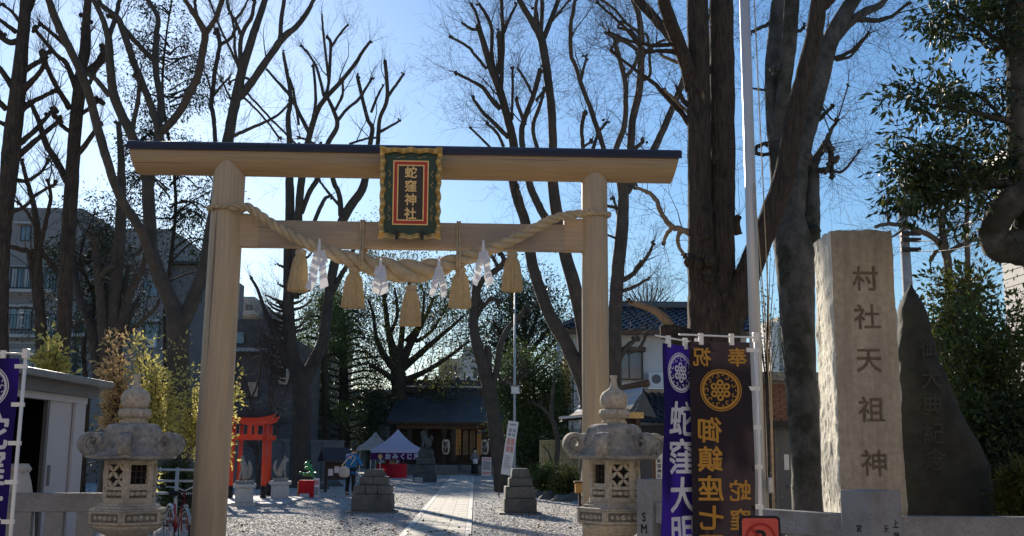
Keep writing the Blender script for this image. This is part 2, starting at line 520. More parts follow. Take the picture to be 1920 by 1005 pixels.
mat('tent_grey', (0.62, 0.61, 0.61), 0.7, var=0.08, bump=0.1, bscale=5, trans=0.2)
mat('tent_purple', (0.10, 0.012, 0.11), 0.75, var=0.1, bump=0.05, trans=0.2)
mat('cloth_red', (0.55, 0.012, 0.022), 0.8, var=0.12, scale=4, bump=0.1, trans=0.1)
mat('white_stone', (0.48, 0.47, 0.45), 0.85, var=0.12, scale=10, bump=0.2)
mat('fox_stone', (0.33, 0.30, 0.25), 0.9, var=0.25, scale=14, bump=0.4, bscale=50)
mat('dragon_green', (0.06, 0.30, 0.10), 0.3, var=0.4, scale=12, bump=0.1)
mat('happi_blue', (0.016, 0.16, 0.36), 0.85, var=0.15, scale=6, bump=0.2, bscale=12)
mat('happi_pink', (0.65, 0.32, 0.36), 0.85, var=0.1, bump=0)
mat('cloth_black', (0.014, 0.014, 0.018), 0.9, var=0.2, bump=0.2, bscale=14)
mat('cloth_cream', (0.55, 0.50, 0.42), 0.9, var=0.12, bump=0.2, bscale=12)
mat('skin', (0.50, 0.30, 0.21), 0.6, var=0.06, bump=0)
mat('hair', (0.014, 0.011, 0.010), 0.6, var=0.2, bump=0.2, bscale=60)
mat('coat_grey', (0.17, 0.155, 0.15), 0.9, var=0.15, bump=0.2)
mat('leather_brown', (0.18, 0.06, 0.03), 0.6, var=0.15, bump=0)
mat('brick', (0.20, 0.105, 0.078), 0.85, var=0.25, scale=9, bump=0.3, bscale=40, island=0.3)
mat('mortar', (0.30, 0.26, 0.23), 0.95, var=0.15, bump=0.2)
mat('door_steel', (0.115, 0.115, 0.115), 0.5, var=0.08, bump=0.02)
mat('bike_red', (0.42, 0.018, 0.02), 0.3, var=0.1, bump=0)
mat('rubber', (0.016, 0.016, 0.016), 0.8, var=0.1, bump=0.1)
mat('steel', (0.48, 0.50, 0.52), 0.35, var=0.1, metal=0.7, bump=0.02)
mat('rail_blue', (0.34, 0.40, 0.43), 0.45, var=0.1, bump=0.03)
mat('lantern_paper', (0.50, 0.48, 0.44), 0.7, var=0.06, bump=0, trans=0.3, emit=((1.0, 0.85, 0.6), 0.02))
mat('board_white', (0.70, 0.69, 0.68), 0.6, var=0.05, bump=0.02)
mat('board_print', (0.33, 0.33, 0.34), 0.7, var=0.1, bump=0)
mat('board_pink', (0.62, 0.30, 0.27), 0.7, var=0.1, bump=0)
mat('inner_glow', (0.5, 0.3, 0.1), 0.8, emit=((1.0, 0.62, 0.25), 0.03))
mat('concrete_pole', (0.36, 0.35, 0.33), 0.85, var=0.12, bump=0.1)
mat('amber_box', (0.50, 0.26, 0.06), 0.5, var=0.15, bump=0.05)

# ------------------------------------------------------------------ ground, path, street
def sheet(name, x0, x1, y0, y1, z, m, nx=2, ny=2):
    mb = MB()
    mb.grid(nx, ny, lambda u, v: (x0 + (x1 - x0) * u, y0 + (y1 - y0) * v, z))
    return struct(mb.build(name, m))
sheet('ground', -600, 600, 12.2, 1500, 0.0, 'gravel')
sheet('street', -600, 600, -60, 3.2, -0.12, 'asphalt')
_sw = MB().span((-600, 3.2, -0.12), (600, 12.2, 0.0))
struct(_sw.build('pavement', 'sidewalk'))

# the paved approach: measured from the photograph's converging edges
PX0, PX1 = at(748.8, 1005, 20.0).x, at(881.8, 1005, 20.0).x
PXL, PXR = PX0, PX1
def path_edge(px, py):
    d = ray(px, py)
    return (Vector((0, 0, CAM_H)) + d * (-CAM_H / d.z))
PXL = path_edge(752, 1003).x
PXR = path_edge(884, 1003).x
Y_SHRINE = 70.0
rng = random.Random(5)
road = struct(sheet('path', PXL, PXR, 12.2, Y_SHRINE - 2, 0.004, 'paving_joint'))
slab_w = (PXR - PXL - 0.26) / 3
slab_meshes = []
for k in range(4):
    s = MB().box((0, 0, 0), (slab_w - 0.007, 0.893, 0.02))
    slab_meshes.append(s.mesh('paving_slab', 'paving'))
ny = int((Y_SHRINE - 2 - 12.2) / 0.9)
for j in range(ny):
    y = 12.2 + 0.45 + j * 0.9
    if y < 15:
        continue
    for i in range(3):
        x = PXL + 0.13 + slab_w * (i + 0.5)
        yy = y + (0.45 if i == 1 else 0)
        link('paving_slab', rng.choice(slab_meshes), road, (x, yy, 0.010 + rng.uniform(0, 0.002)))
es = MB().box((0, 0, 0), (0.118, 1.79, 0.03)).mesh('edge_stone', 'edge_stone')
for j in range(int((Y_SHRINE - 2 - 12.2) / 1.8)):
    y = 13.1 + 1.8 * j
    if y < 15:
        continue
    for x in (PXL + 0.065, PXR - 0.065):
        link('edge_stone', es, road, (x, y, 0.013))

# loose white-grey pebbles lying on the gravel forecourt (nobody could count them)
def pebbles():
    rs = np.random.RandomState(7)
    n = 75000
    u = rs.rand(n)
    y0, y1 = 14.0, 66.0
    y = 1 / (1 / y0 - u * (1 / y0 - 1 / y1))
    x = (rs.rand(n) * 2 - 1) * (y * .26 + 1.0) - .02 * y
    keep = ((x < PXL - .05) | (x > PXR + .05))
    x, y = x[keep], y[keep]
    n = len(x)
    r = rs.uniform(.012, .030, n)
    a = rs.rand(n) * 6.283
    ex = np.stack([np.cos(a), np.sin(a), rs.normal(0, .2, n)], 1) * r[:, None] * rs.uniform(.9, 1.5, n)[:, None]
    ey = np.stack([-np.sin(a), np.cos(a), rs.normal(0, .2, n)], 1) * r[:, None]
    ez = np.stack([np.zeros(n), np.zeros(n), np.ones(n)], 1) * (r * rs.uniform(.3, .5, n))[:, None]
    c = np.stack([x, y, r * .15], 1)
    V = np.stack([c + ex, c - ex, c + ey, c - ey, c + ez, c - ez], 1).reshape(-1, 3)
    F8 = np.array([[0, 2, 4], [2, 1, 4], [1, 3, 4], [3, 0, 4], [2, 0, 5], [1, 2, 5], [3, 1, 5], [0, 3, 5]])
    Fc = (np.arange(n)[:, None, None] * 6 + F8[None]).reshape(-1, 3)
    o = link('pebbles', np_mesh('pebbles', V, Fc, 'pebble'))
    stuff(o)
    tag(o, 'loose pale pebbles covering the gravel forecourt', 'gravel')
pebbles()

def fallen_leaves():
    rs = np.random.RandomState(23)
    n = 1600
    y = 1 / (1 / 14.0 - rs.rand(n) * (1 / 14.0 - 1 / 60.0))
    x = (rs.rand(n) * 2 - 1) * (y * .26 + 1.0)
    x = np.where(rs.rand(n) < .5, x, np.sign(x) * np.abs(x) ** .6 + rs.normal(0, .3, n))
    a = rs.rand(n) * 6.283
    L = rs.uniform(.03, .065, n)
    z = .03 + rs.rand(n) * .01
    c = np.stack([x, y, z], 1)
    ex = np.stack([np.cos(a) * L, np.sin(a) * L, rs.normal(0, .012, n)], 1)
    ey = np.stack([-np.sin(a) * L * .5, np.cos(a) * L * .5, rs.normal(0, .012, n)], 1)
    V = np.stack([c - ex, c + ey, c + ex, c - ey], 1).reshape(-1, 3)
    Fc = np.arange(n)[:, None] * 4 + np.array([[0, 1, 2, 3]])
    o = link('fallen_leaves', np_mesh('fallen_leaves', V, Fc, 'dead_leaf'))
    stuff(o)
    tag(o, 'brown fallen leaves scattered over the gravel and path', 'leaves')
fallen_leaves()
# ------------------------------------------------------------------ the big torii gate
TY = 14.5
TL, TR = gx(386, TY), gx(1119, TY)
TOPZ = at(770, 279, TY).z
def torii():
    cx = (TL + TR) / 2
    g = thing('torii_gate', 'tall plain wooden torii gate with dark copper capped lintel over the approach', 'torii gate', (cx, TY, 0))
    ztop = at(770, 276, TY).z
    for x, r, lean in ((TL, 0.226, 0.03), (TR, 0.186, -0.01)):
        mb = MB()
        hz = ztop - 0.22
        pts = [(x - cx + lean * t, 0, hz * t) for t in np.linspace(0, 1, 14)]
        rad = [r * (1.02 - 0.06 * t) for t in np.linspace(0, 1, 14)]
        mb.tube(pts, rad, 36)
        mb.build('pillar', 'hinoki', g, smooth=True, angle=60)
        MB().lathe([(r + 0.16, 0), (r + 0.16, 0.1), (r + 0.05, 0.14)], 32, (x - cx, 0, 0)).build('pillar_base', 'granite_grey', g, smooth=True, angle=40)
    # round lintel log with slanting ends
    xl, xr = at(246, 300, TY).x - cx, at(1272, 320, TY).x - cx
    zc = ztop - 0.232
    rr = 0.225
    n = 48
    vs, fs = [], []
    xs = np.linspace(0, 1, 12)
    for t in xs:
        for k in range(n):
            a = 2 * math.pi * k / n
            y, z = math.cos(a) * rr, math.sin(a) * rr
            slant = 0.06 * (-z / rr) + 0.05
            x = (xl + slant) * (1 - t) + (xr - slant) * t
            vs.append((x, y, zc + z))
    for i in range(len(xs) - 1):
        for k in range(n):
            a, b = i * n + k, i * n + (k + 1) % n
            fs.append((a, b, b + n, a + n))
    fs += [tuple(range(n)), tuple(range((len(xs) - 1) * n, len(xs) * n))]
    MB().add(vs, fs).build('lintel', 'hinoki_beam', g, smooth=True, angle=60)
    # copper sheathing laid over the upper third of the log, in lengths with seams
    nseg = 4
    for s in range(nseg):
        a0 = R(22)
        arc = [a0 + (math.pi - 2 * a0) * k / 24 for k in range(25)]
        ro, ri = rr + 0.022, rr + 0.002
        x0 = xl + (xr - xl) * s / nseg + 0.003
        x1 = xl + (xr - xl) * (s + 1) / nseg - 0.003
        vs, fs = [], []
        prof = [(math.cos(a) * ro, math.sin(a) * ro + (0.012 if abs(math.degrees(a) - 90) < 5 else 0)) for a in arc]
        prof = [(prof[0][0] + 0.004, prof[0][1] - 0.02)] + prof + [(prof[-1][0] - 0.004, prof[-1][1] - 0.02)]
        prof += [(math.cos(a) * ri, math.sin(a) * ri) for a in reversed(arc)]
        m = len(prof)
        for xx in (x0 - (0.03 if s == 0 else 0), x1 + (0.03 if s == nseg - 1 else 0)):
            for (y, z) in prof:
                sl = 0.03 * (1 - z / rr)
                vs.append((xx + (sl if s == 0 and xx == x0 - 0.03 else 0) - (sl if s == nseg - 1 and xx > x1 else 0), y, zc + z))
        for k in range(m):
            fs.append((k, (k + 1) % m, (k + 1) % m + m, k + m))
        fs += [tuple(range(m)), tuple(range(m, 2 * m))]
        MB().add(vs, fs).build('copper_cap', 'copper_cap', g, smooth=True, angle=40)
    # square tie beam with a taller block against each pillar
    z0 = (at(440, 459, TY - .1).z + at(1095, 471, TY - .1).z) / 2
    z1 = (at(560, 411, TY - .1).z + at(960, 421, TY - .1).z) / 2
    MB().span((TL - cx + 0.1, -0.085, z0), (TR - cx - 0.1, 0.085, z1)).build('tie_beam', 'hinoki_tie', g, bevel=0.006)
    for s, xa, xb in ((1, TL - cx + 0.2, TL - cx + 0.48), (-1, TR - cx - 0.44, TR - cx - 0.17)):
        MB().span((xa, -0.088, z0 - 0.002), (xb, 0.088, z1 + 0.085)).build('wedge_block', 'hinoki_new', g, bevel=0.006)
    return g, z0, z1, cx
GATE, TIE0, TIE1, GCX = torii()

# ------------------------------------------------------------------ name plaque
def plaque():
    YP = TY - 0.33
    c = at(770.5, 365, YP)
    w, h = 119 * pxm(YP), 176 * pxm(YP)
    p = thing('shrine_plaque', 'black and green name plaque with wavy gold frame on the wooden gate', 'plaque', (c.x, YP, c.z - h / 2))
    tilt = Euler((R(5), 0, R(0)))
    pv = bpy.data.objects.new
    T = Matrix.Translation((0, 0, 0)) @ Matrix.Rotation(R(6), 4, 'X')
    def W(x, y, z):        # plaque-plane coordinates: x right, y depth towards viewer negative, z up from bottom
        return T @ Vector((x, y, z))
    def put(mb, name, m, **k):
        mb.v = [tuple(T @ Vector(v)) for v in mb.v]
        return mb.build(name, m, p, **k)
    put(MB().span((-w * .43, 0.0, h * .04), (w * .43, 0.05, h * .96)), 'backing', 'plaque_green')
    # four wavy rails: each rail is a strip whose inner and outer edge undulate together, flaring towards the viewer
    def rail(along_x, sgn):
        L = w if along_x else h
        n = 60
        fw = 0.075
        vs, fs = [], []
        for i in range(n + 1):
            t = i / n
            if along_x:
                wave = 0.014 * math.cos(t * 2 * math.pi * 4.0) * (1 if 0.08 < t < 0.92 else .4)
                hump = 0.022 * math.exp(-((t - .5) / .05) ** 2) if sgn > 0 else 0
            else:
                wave = 0.014 * math.cos(t * 2 * math.pi * 6.5)
                hump = 0
            fl = 0.012 * abs(2 * t - 1) ** 6
            s = -L / 2 + L * t
            edge_o = (h / 2 if along_x else w / 2) - 0.012 + wave * 0.6 + hump * .7 + fl
            edge_i = (h / 2 if along_x else w / 2) - fw + wave
            dz = wave * 2.0
            rows = ((edge_i, -0.045 + dz * .3), (edge_i + 0.012, -0.07 + dz), (edge_o - .006, -0.095 + dz), (edge_o, -0.08 + dz), (edge_o - 0.01, 0.02))
            for e, dy in rows:
                if along_x:
                    vs.append((s, dy, h / 2 + sgn * e))
                else:
                    vs.append((sgn * e, dy + 0.003, h / 2 + s))
        m = 5
        for i in range(n):
            for k in range(m - 1):
                a = i * m + k
                fs.append((a, a + 1, a + 1 + m, a + m))
        put(MB().add(vs, fs), 'frame_rail', 'gold', smooth=True, angle=50)
    for sg in (1, -1):
        rail(True, sg)
        rail(False, sg)
    def ring(hw, hh, t, y, name, m):
        mb = MB()
        zc = h / 2 + 0.012
        mb.span((-hw, y, zc - hh), (-hw + t, 0, zc + hh)).span((hw - t, y, zc - hh), (hw, 0, zc + hh))
        mb.span((-hw + t, y, zc - hh), (hw - t, 0, zc - hh + t)).span((-hw + t, y, zc + hh - t), (hw - t, 0, zc + hh))
        put(mb, name, m)
    ring(w * .285, h * .352, 0.016, -0.022, 'gold_border', 'gold_line')
    ring(w * .285 - 0.016, h * .352 - 0.016, 0.042, -0.016, 'red_border', 'plaque_red')
    ring(w * .285 - 0.058, h * .352 - 0.058, 0.016, -0.020, 'gold_border', 'gold_line')
    hw, hh = w * .285 - 0.074, h * .352 - 0.074
    put(MB().span((-hw, -0.010, h / 2 + .012 - hh), (hw, 0, h / 2 + .012 + hh)), 'name_panel', 'plaque_black')
    items = [(ch, 0, h / 2 + .012 + hh * 0.77 - i * hh * 0.513, 0.168, 0.004) for i, ch in enumerate('蛇窪神社')]
    lettering(items, lambda x, z, d: T @ Vector((x, -0.016 - d, z)), 'gold_line', p)
    # thin gold scrolls on the green field
    for sx in (-1, 1):
        for zz in (0.24, 0.34, 0.60, 0.72):
            mb = MB()
            pts = []
            for k in range(22):
                a = k / 21 * 2 * math.pi * 1.2
                pts.append(T @ Vector((sx * (w * .335 + 0.014 * math.cos(a)), -0.006, h * zz + (k / 21 - .5) * 0.085)))
            mb.tube(pts, 0.0025, 5)
            mb.build('gold_scroll', 'gold_line', p)
    for sx in (-1, 1):
        mb = MB()
        mb.tube([T @ Vector((sx * w * .17 + 0.05 * math.cos(a), -0.006, h * .9 + 0.012 * math.sin(2 * a))) for a in np.linspace(0, math.pi, 14)], 0.0025, 5)
        mb.build('gold_scroll', 'gold_line', p)
    for sx in (-1, 1):
        mb = MB()
        x = sx * w * .2
        mb.prism([(x - .04, h * .065), (x - .022, h * .065), (x - .022, -0.01), (x + .022, -0.01), (x + .022, h * .065), (x + .04, h * .065), (x, h * .105)], 'y', -0.125, -0.09)
        put(mb, 'bracket', 'iron')
    return p
plaque()

# ------------------------------------------------------------------ straw rope
RY = TY - 0.30
def rope():
    g = thing('straw_rope', 'thick twisted straw rope drooping across the wooden gate', 'rope', (GCX, RY, TIE0))
    o = Vector((GCX, RY, TIE0))
    key = [(432, 388, 8), (452, 386, 8), (470, 391, 8.5), (500, 412, 8.8), (545, 441, 9.8), (600, 467, 12), (650, 484, 15), (705, 499, 19), (765, 509, 23), (815, 503, 19), (862, 488, 15),
           (915, 469, 12.3), (965, 448, 10.8), (1010, 424, 9.6), (1045, 408, 8.8), (1075, 402, 8.2), (1097, 401, 8)]
    pts = [at(a, b, RY) for a, b, _ in key]
    P = catmull([(*p, r * pxm(RY)) for p, (_, _, r) in zip(pts, key)], 14)
    C = [Vector(p[:3]) for p in P]
    rad = [p[3] for p in P]
    S = [0.0]
    for i in range(1, len(C)):
        S.append(S[-1] + (C[i] - C[i - 1]).length)
    phase = 0.0
    ph = []
    for i in range(len(C)):
        if i:
            phase += (S[i] - S[i - 1]) / (rad[i] * 5.2) * 2 * math.pi / 1.0
        ph.append(phase)
    for s in range(3):
        mb = MB()
        line, rs = [], []
        for i, c in enumerate(C):
            t = (C[min(i + 1, len(C) - 1)] - C[max(i - 1, 0)]).normalized()
            nrm = t.cross(Vector((0, 1, 0))).normalized()
            bi = t.cross(nrm)
            a = ph[i] * 0.84 + s * 2 * math.pi / 3
            line.append(c + (nrm * math.cos(a) + bi * math.sin(a)) * rad[i] * 0.53 - o)
            rs.append(rad[i] * 0.52)
        mb.tube(line, rs, 14)
        mb.build('strand', 'straw', g, smooth=True)
    rg = random.Random(17)
    fz = MB()
    for _ in range(260):
        i = rg.randint(4, len(C) - 6)
        tt = (C[i + 3] - C[i]).normalized()
        sd = Vector((rg.gauss(0, 1), rg.gauss(-.4, 1), rg.gauss(0, 1)))
        sd = (sd - tt * sd.dot(tt)).normalized()
        a = C[i] + sd * rad[i] * .95 - o
        ln = rg.uniform(.03, .11)
        b = a + tt * ln * rg.choice((-1, 1)) * .8 + sd * ln * rg.uniform(.15, .6)
        fz.tube([a, a.lerp(b, .5) + sd * .006, b], .0016, 3, False)
    stuff(fz.build('loose_straw', 'straw', g))
    # thin rope ends turned round the pillars
    for x, r, pz, sg in ((TL + 0.018, 0.243, at(420, 391, TY).z, 1), (TR - 0.006, 0.203, at(1115, 402, TY).z, -1)):
        for s in range(2):
            mb = MB()
            pts = []
            turns = 1.9
            for k in range(120):
                a = k / 119 * 2 * math.pi * turns - math.pi / 2
                rr = r + 0.012 * math.cos(a * 9 + s * math.pi)
                pts.append(Vector((x + sg * math.cos(a) * rr, TY + math.sin(a) * rr, pz + 0.02 + 0.016 * math.sin(a * 9 + s * math.pi) - 0.035 * k / 119 + .03 * math.sin(a))) - o)
            mb.tube(pts, 0.019, 8)
            mb.build('rope_end', 'straw', g, smooth=True)
    # two straps from the tie beam
    for px, pyb in ((679, 486), (860, 487)):
        a, b = at(px, 414, RY + .19), at(px, pyb, RY)
        mb = MB()
        rk = 0.16
        for dx in (-0.016, 0.016):
            z1 = TIE1 + 0.012
            zb = b.z
            loop = [(a.x + dx, TY - .095, z1), (a.x + dx, TY - .1, z1 - .02), (a.x + dx, TY - .105, (TIE0 + TIE1) / 2), (b.x + dx, RY - rk * .8, zb + .08), (b.x + dx, RY - rk, zb - .0), (b.x + dx, RY - rk * .7, zb - .11), (b.x + dx, RY, zb - rk),
                    (b.x + dx, RY + rk * .8, zb - .1), (b.x + dx, RY + rk, zb + .05), (b.x + dx, TY + .1, TIE0), (b.x + dx, TY + .1, z1), (a.x + dx, TY - .095, z1)]
            mb.tube([Vector(q) - o for q in loop], 0.0155, 8)
        mb.build('strap', 'straw', g, smooth=True)
    return g
rope()

# ------------------------------------------------------------------ straw tassels
def tassel(px, ytop, ybot, wtop, wbot, tilt, label, seed):
    rg = random.Random(seed)
    s = pxm(RY)
    bot = at(px, ybot, RY)
    H = (ybot - ytop) * s
    t = thing('straw_tassel', label, 'tassel', bot, 0, 'straw tassels under the rope')
    t.rotation_euler = (0, tilt, seed)
    rt_, rb = wtop / 2 * s, wbot / 2 * s
    # skirt: ribbed bundle of straw
    n = 84
    vs, fs = [], []
    prof = [(0.86, 0.80), (0.75, 0.94), (0.60, 1.0), (0.30, 1.0), (0.10, 1.0), (0.0, 1.0)]
    prof = [(0.0, rb * 0.99), (0.02, rb), (0.2, rb * .965), (0.45, rb * .86), (0.62, rb * .76), (0.75, rb * .66), (0.84, rt_ * .93), (0.87, rt_ * .84)]
    off = [rg.uniform(-0.035, 0.035) for _ in range(n)]
    zof = [rg.uniform(-0.012, 0.006) for _ in range(n)]
    for zf, r in prof:
        for k in range(n):
            a = 2 * math.pi * k / n
            rr = r * (1 + off[k] + (0.018 if k % 2 else -0.018))
            vs.append((rr * math.cos(a), rr * math.sin(a), zf * H + (zof[k] if zf < .05 else 0)))
    for i in range(len(prof) - 1):
        for k in range(n):
            a, b = i * n + k, i * n + (k + 1) % n
            fs.append((a, b, b + n, a + n))
    fs.append(tuple(range(n)))
    MB().add(vs, fs).build('skirt', 'straw_tassel', t)
    MB().lathe([(rt_ * .8, H * .86), (rt_ * .98, H * .885), (rt_ * 1.05, H * .92), (rt_ * 1.0, H * .96), (rt_ * .8, H * .99), (rt_ * .3, H)], 28, lobes=14, amp=0.025).build('head', 'straw', t, smooth=True)
    MB().lathe([(rt_ * .86, H * .845), (rt_ * .93, H * .858), (rt_ * .86, H * .872)], 28).build('binding', 'straw', t, smooth=True)
    MB().tube([(0, 0, H * .98), (0.003, 0, H * 1.12)], 0.006, 6).build('hanging_string', 'straw', t)
    # loose straws
    mb = MB()
    for k in range(26):
        a = rg.uniform(0, 2 * math.pi)
        r0, r1 = rb * rg.uniform(.7, .9), rb * rg.uniform(1.0, 1.12)
        mb.tube([(r0 * .8 * math.cos(a), r0 * .8 * math.sin(a), H * rg.uniform(.4, .6)), (r1 * math.cos(a + .1), r1 * math.sin(a + .1), H * rg.uniform(-.02, .1))], 0.002, 4)
    mb.build('loose_straw', 'straw_tassel', t)
    return t
tassel(557.5, 465, 545, 20, 38, R(4), 'straw tassel furthest left under the rope', 1)
tassel(661.5, 499, 576, 20, 42, R(0), 'straw tassel second from the left, under the left strap', 2)
tassel(769.5, 533, 610, 20, 40, R(0), 'lowest straw tassel hanging at the middle of the rope', 3)
tassel(862, 499, 576, 20, 42, R(-0.5), 'straw tassel second from the right, under the right strap', 4)
tassel(960.5, 470, 545, 20, 40, R(-1), 'straw tassel furthest right under the rope', 5)

# ------------------------------------------------------------------ folded paper streamers
def shide(px, y0, y1, label, seed, spread=1.0):
    rg = random.Random(seed)
    top, bot = at(px, y0, RY - .1), at(px, y1, RY - .1)
    H = top.z - bot.z
    t = thing('paper_streamer', label, 'paper streamer', (bot.x, RY - 0.19, bot.z), 0, 'zigzag paper streamers on the rope')
    mb = MB()
    mb.add([(-0.010, 0, H), (0.012, 0.002, H), (0.034, -0.012, H * .66), (-0.03, 0.004, H * .68)], [(0, 1, 2, 3)])
    mb.build('paper_tip', 'paper', t)
    for side, x0, z0 in ((-1, -.012, .74), (1, .012, .76)):
        x, z, y = x0, H * z0, -0.012 * side
        for k in range(4):
            w = .075 * spread * rg.uniform(.85, 1.15)
            h = H * rg.uniform(.2, .26)
            lean = side * rg.uniform(.25, .6) + (-1) ** k * .12
            dy = rg.uniform(-.05, .05)
            mb = MB()
            n = 5
            def P(u, v):
                return (x + (u - .5) * w + lean * h * v * .55, y + dy * v + .016 * math.sin(u * 3 + v * 4 + seed + k) - .012 * k, z - h * v + (u - .5) * w * .5 * side)
            mb.grid(n, n, P)
            mb.build('paper_fold', 'paper', t)
            x += lean * h * .42 - side * w * .12
            z -= h * .66
    return t
shide(597, 450, 548, 'white zigzag paper beside the tassel furthest left', 11, 1.35)
shide(713, 485, 555, 'white zigzag paper just right of the left strap', 12, 1.3)
shide(822, 484, 562, 'slim white zigzag paper just right of the middle tassel', 13, .95)
shide(905, 452, 543, 'white zigzag paper between the two right-hand tassels', 14, 1.15)
# ------------------------------------------------------------------ unseen building row behind the viewer, added to bounce warm sunlight forward
def bounce_row():
    rg = random.Random(3)
    walls = MB()
    x = -46.0
    spots = []
    while x < 46:
        w = rg.uniform(8, 13)
        h = rg.uniform(7.5, 10.5)
        y = -9.5 - rg.uniform(0, .6)
        walls.span((x, -19.0, -0.12), (x + w - 0.4, y, h))
        spots.append((x, w - .4, y, h))
        x += w
    o = struct(walls.build('bounce_frontage', 'wall_bounce'))
    win = MB().span((-0.8, -0.05, -0.6), (0.8, 0.03, 0.6)).mesh('window', 'glass')
    for (x0, w, y, h) in spots:
        for i in range(int(w / 3)):
            for k in range(int((h - 1.2) / 3)):
                link('window', win, o, (x0 + 1.5 + i * 3.0, y + .005, 2.0 + k * 3.0))
bounce_row()
# ------------------------------------------------------------------ stone lanterns
def ribbon(mb, pts, thick, width, side):
    """sweep a rounded flat bar along pts; side = unit vector across its width"""
    n = len(pts)
    side = Vector(side)
    prof = [(-.5, -.5), (-.25, -.62), (.25, -.62), (.5, -.5), (.5, .3), (.25, .55), (-.25, .55), (-.5, .3)]
    vs, fs = [], []
    for i, p in enumerate(pts):
        t = (Vector(pts[min(i + 1, n - 1)]) - Vector(pts[max(i - 1, 0)])).normalized()
        nr = t.cross(side).normalized()
        th = thick[i] if hasattr(thick, '__len__') else thick
        wd = width[i] if hasattr(width, '__len__') else width
        for a, b in prof:
            vs.append(Vector(p) + side * (a * wd) + nr * (b * th))
    m = len(prof)
    for i in range(n - 1):
        for k in range(m):
            fs.append((i * m + k, i * m + (k + 1) % m, (i + 1) * m + (k + 1) % m, (i + 1) * m + k))
    fs += [tuple(range(m)), tuple(range((n - 1) * m, n * m))]
    mb.add(vs, fs)
def lantern(px, Y, a0, label, kinds):
    s = pxm(Y)
    base = at(px, 860, Y)
    x = base.x
    z_of = lambda y: base.z + (860 - y) * s * 1.0
    L = thing('stone_lantern', label, 'stone lantern', (x, Y, 0), 0, 'stone lanterns before the gate')
    Z = z_of
    # finial: onion jewel with a long neck
    prof = [(0.5, 772), (20, 769), (24.5, 762), (26.5, 753), (25.5, 745), (21, 738), (13, 733), (8, 729), (6, 722), (5.2, 714), (6.5, 710), (7, 707), (5, 706)]
    MB().lathe([(r * s, Z(y)) for r, y in prof], 32).build('finial', 'granite_old', L, smooth=True)
    prof = [(20, 798), (24, 796), (22, 791), (19, 788), (22, 786.5), (27, 785), (28.5, 779), (27.5, 772), (24, 769.5), (12, 769)]
    MB().lathe([(r * s, Z(y)) for r, y in prof], 64, lobes=16, amp=.03).build('lotus_ring', 'granite_old', L, smooth=True)
    mb = MB()
    for k in range(16):
        a = 2 * math.pi * k / 16
        mb.lathe([(0.1 * s, -3 * s), (3.2 * s, -2.4 * s), (4.2 * s, 0), (3.0 * s, 2.5 * s), (.1 * s, 3.2 * s)], 8, (math.cos(a) * 26 * s, math.sin(a) * 26 * s, Z(778)))
    mb.build('lotus_petals', 'granite_old', L, smooth=True)
    # roof
    N, prof = 120, [(18, 800, 0), (34, 796.5, .0), (43, 799, .1), (49, 806, .2), (53, 818, .35), (56, 830, .55), (62, 841, .8), (70, 848, .95), (80, 852, 1), (84, 855, 1), (82, 860, 1), (66, 862, 1), (46, 861, .8)]
    vs, fs = [], []
    for (r, y, w) in prof:
        for k in range(N):
            a = 2 * math.pi * k / N
            d = ((a - a0) % (math.pi / 3)) - math.pi / 6
            hexr = math.cos(math.pi / 6) / math.cos(d) / 0.955
            corner = (abs(d) / (math.pi / 6))
            rr = r * (1 + w * (hexr - 1))
            rib = max(0, 1 - abs(corner - 1) / .2)
            mid = max(0, 1 - abs(corner - .68) / .10) * .35
            lift = 0
            if y < 853:
                rr += (rib * 2.6 + mid * 2) * (1 if w > 0 else 0)
            if y >= 830:
                lift = 10 * max(0, corner - .45) ** 2 * min(1, (y - 830) / 20)
            vs.append((rr * s * math.cos(a), rr * s * math.sin(a), Z(y - lift)))
    for i in range(len(prof) - 1):
        for k in range(N):
            a, b = i * N + k, i * N + (k + 1) % N
            fs.append((a, b, b + N, a + N))
    fs += [tuple(range(N)), tuple(range((len(prof) - 1) * N, len(prof) * N))]
    MB().add(vs, fs).build('roof', 'granite_roof', L, smooth=True, angle=55)
    for k in range(6):
        a = a0 + k * math.pi / 3
        er, et = Vector((math.cos(a), math.sin(a), 0)), Vector((-math.sin(a), math.cos(a), 0))
        pts, th, wd = [], [], []
        for i in range(10):      # ridge running down to the corner
            t = i / 9
            pts.append(er * (46 + 34 * t) * s + Vector((0, 0, Z(824 + 29 * t - 12 * max(0, t - .7)))))
            th.append(11 * s); wd.append((15 + 6 * t) * s)
        c = er * 76 * s + Vector((0, 0, Z(832)))
        for i in range(34):      # scroll
            t = i / 33
            ang = -math.pi * .45 + t * math.pi * 3.1
            rr = (17.5 - 13.0 * t) * s
            pts.append(c + er * math.cos(ang) * rr + Vector((0, 0, math.sin(ang) * rr)))
            th.append((10.5 - 3.5 * t) * s); wd.append((22 - 2 * t) * s)
        mb = MB()
        ribbon(mb, pts, th, wd, et)
        mb.build('roof_curl', 'granite_roof', L, smooth=True, angle=50)
    # fire box: hexagonal core, corner posts, rails, panels
    rf = 47 * s
    zt, zb = Z(861), Z(938)
    MB().lathe([(rf * .80, zb), (rf * .80, zt)], 6, rotz=a0).build('fire_box_core', 'granite_old', L)
    mb = MB()
    for k in range(6):
        a = a0 + k * math.pi / 3
        mb.box((rf * .95 * math.cos(a), rf * .95 * math.sin(a), (zt + zb) / 2), (6 * s, 7 * s, zt - zb), Matrix.Rotation(a, 3, 'Z'))
    mb.build('corner_posts', 'granite_old', L, bevel=.004)
    ap = rf * math.cos(math.pi / 6)
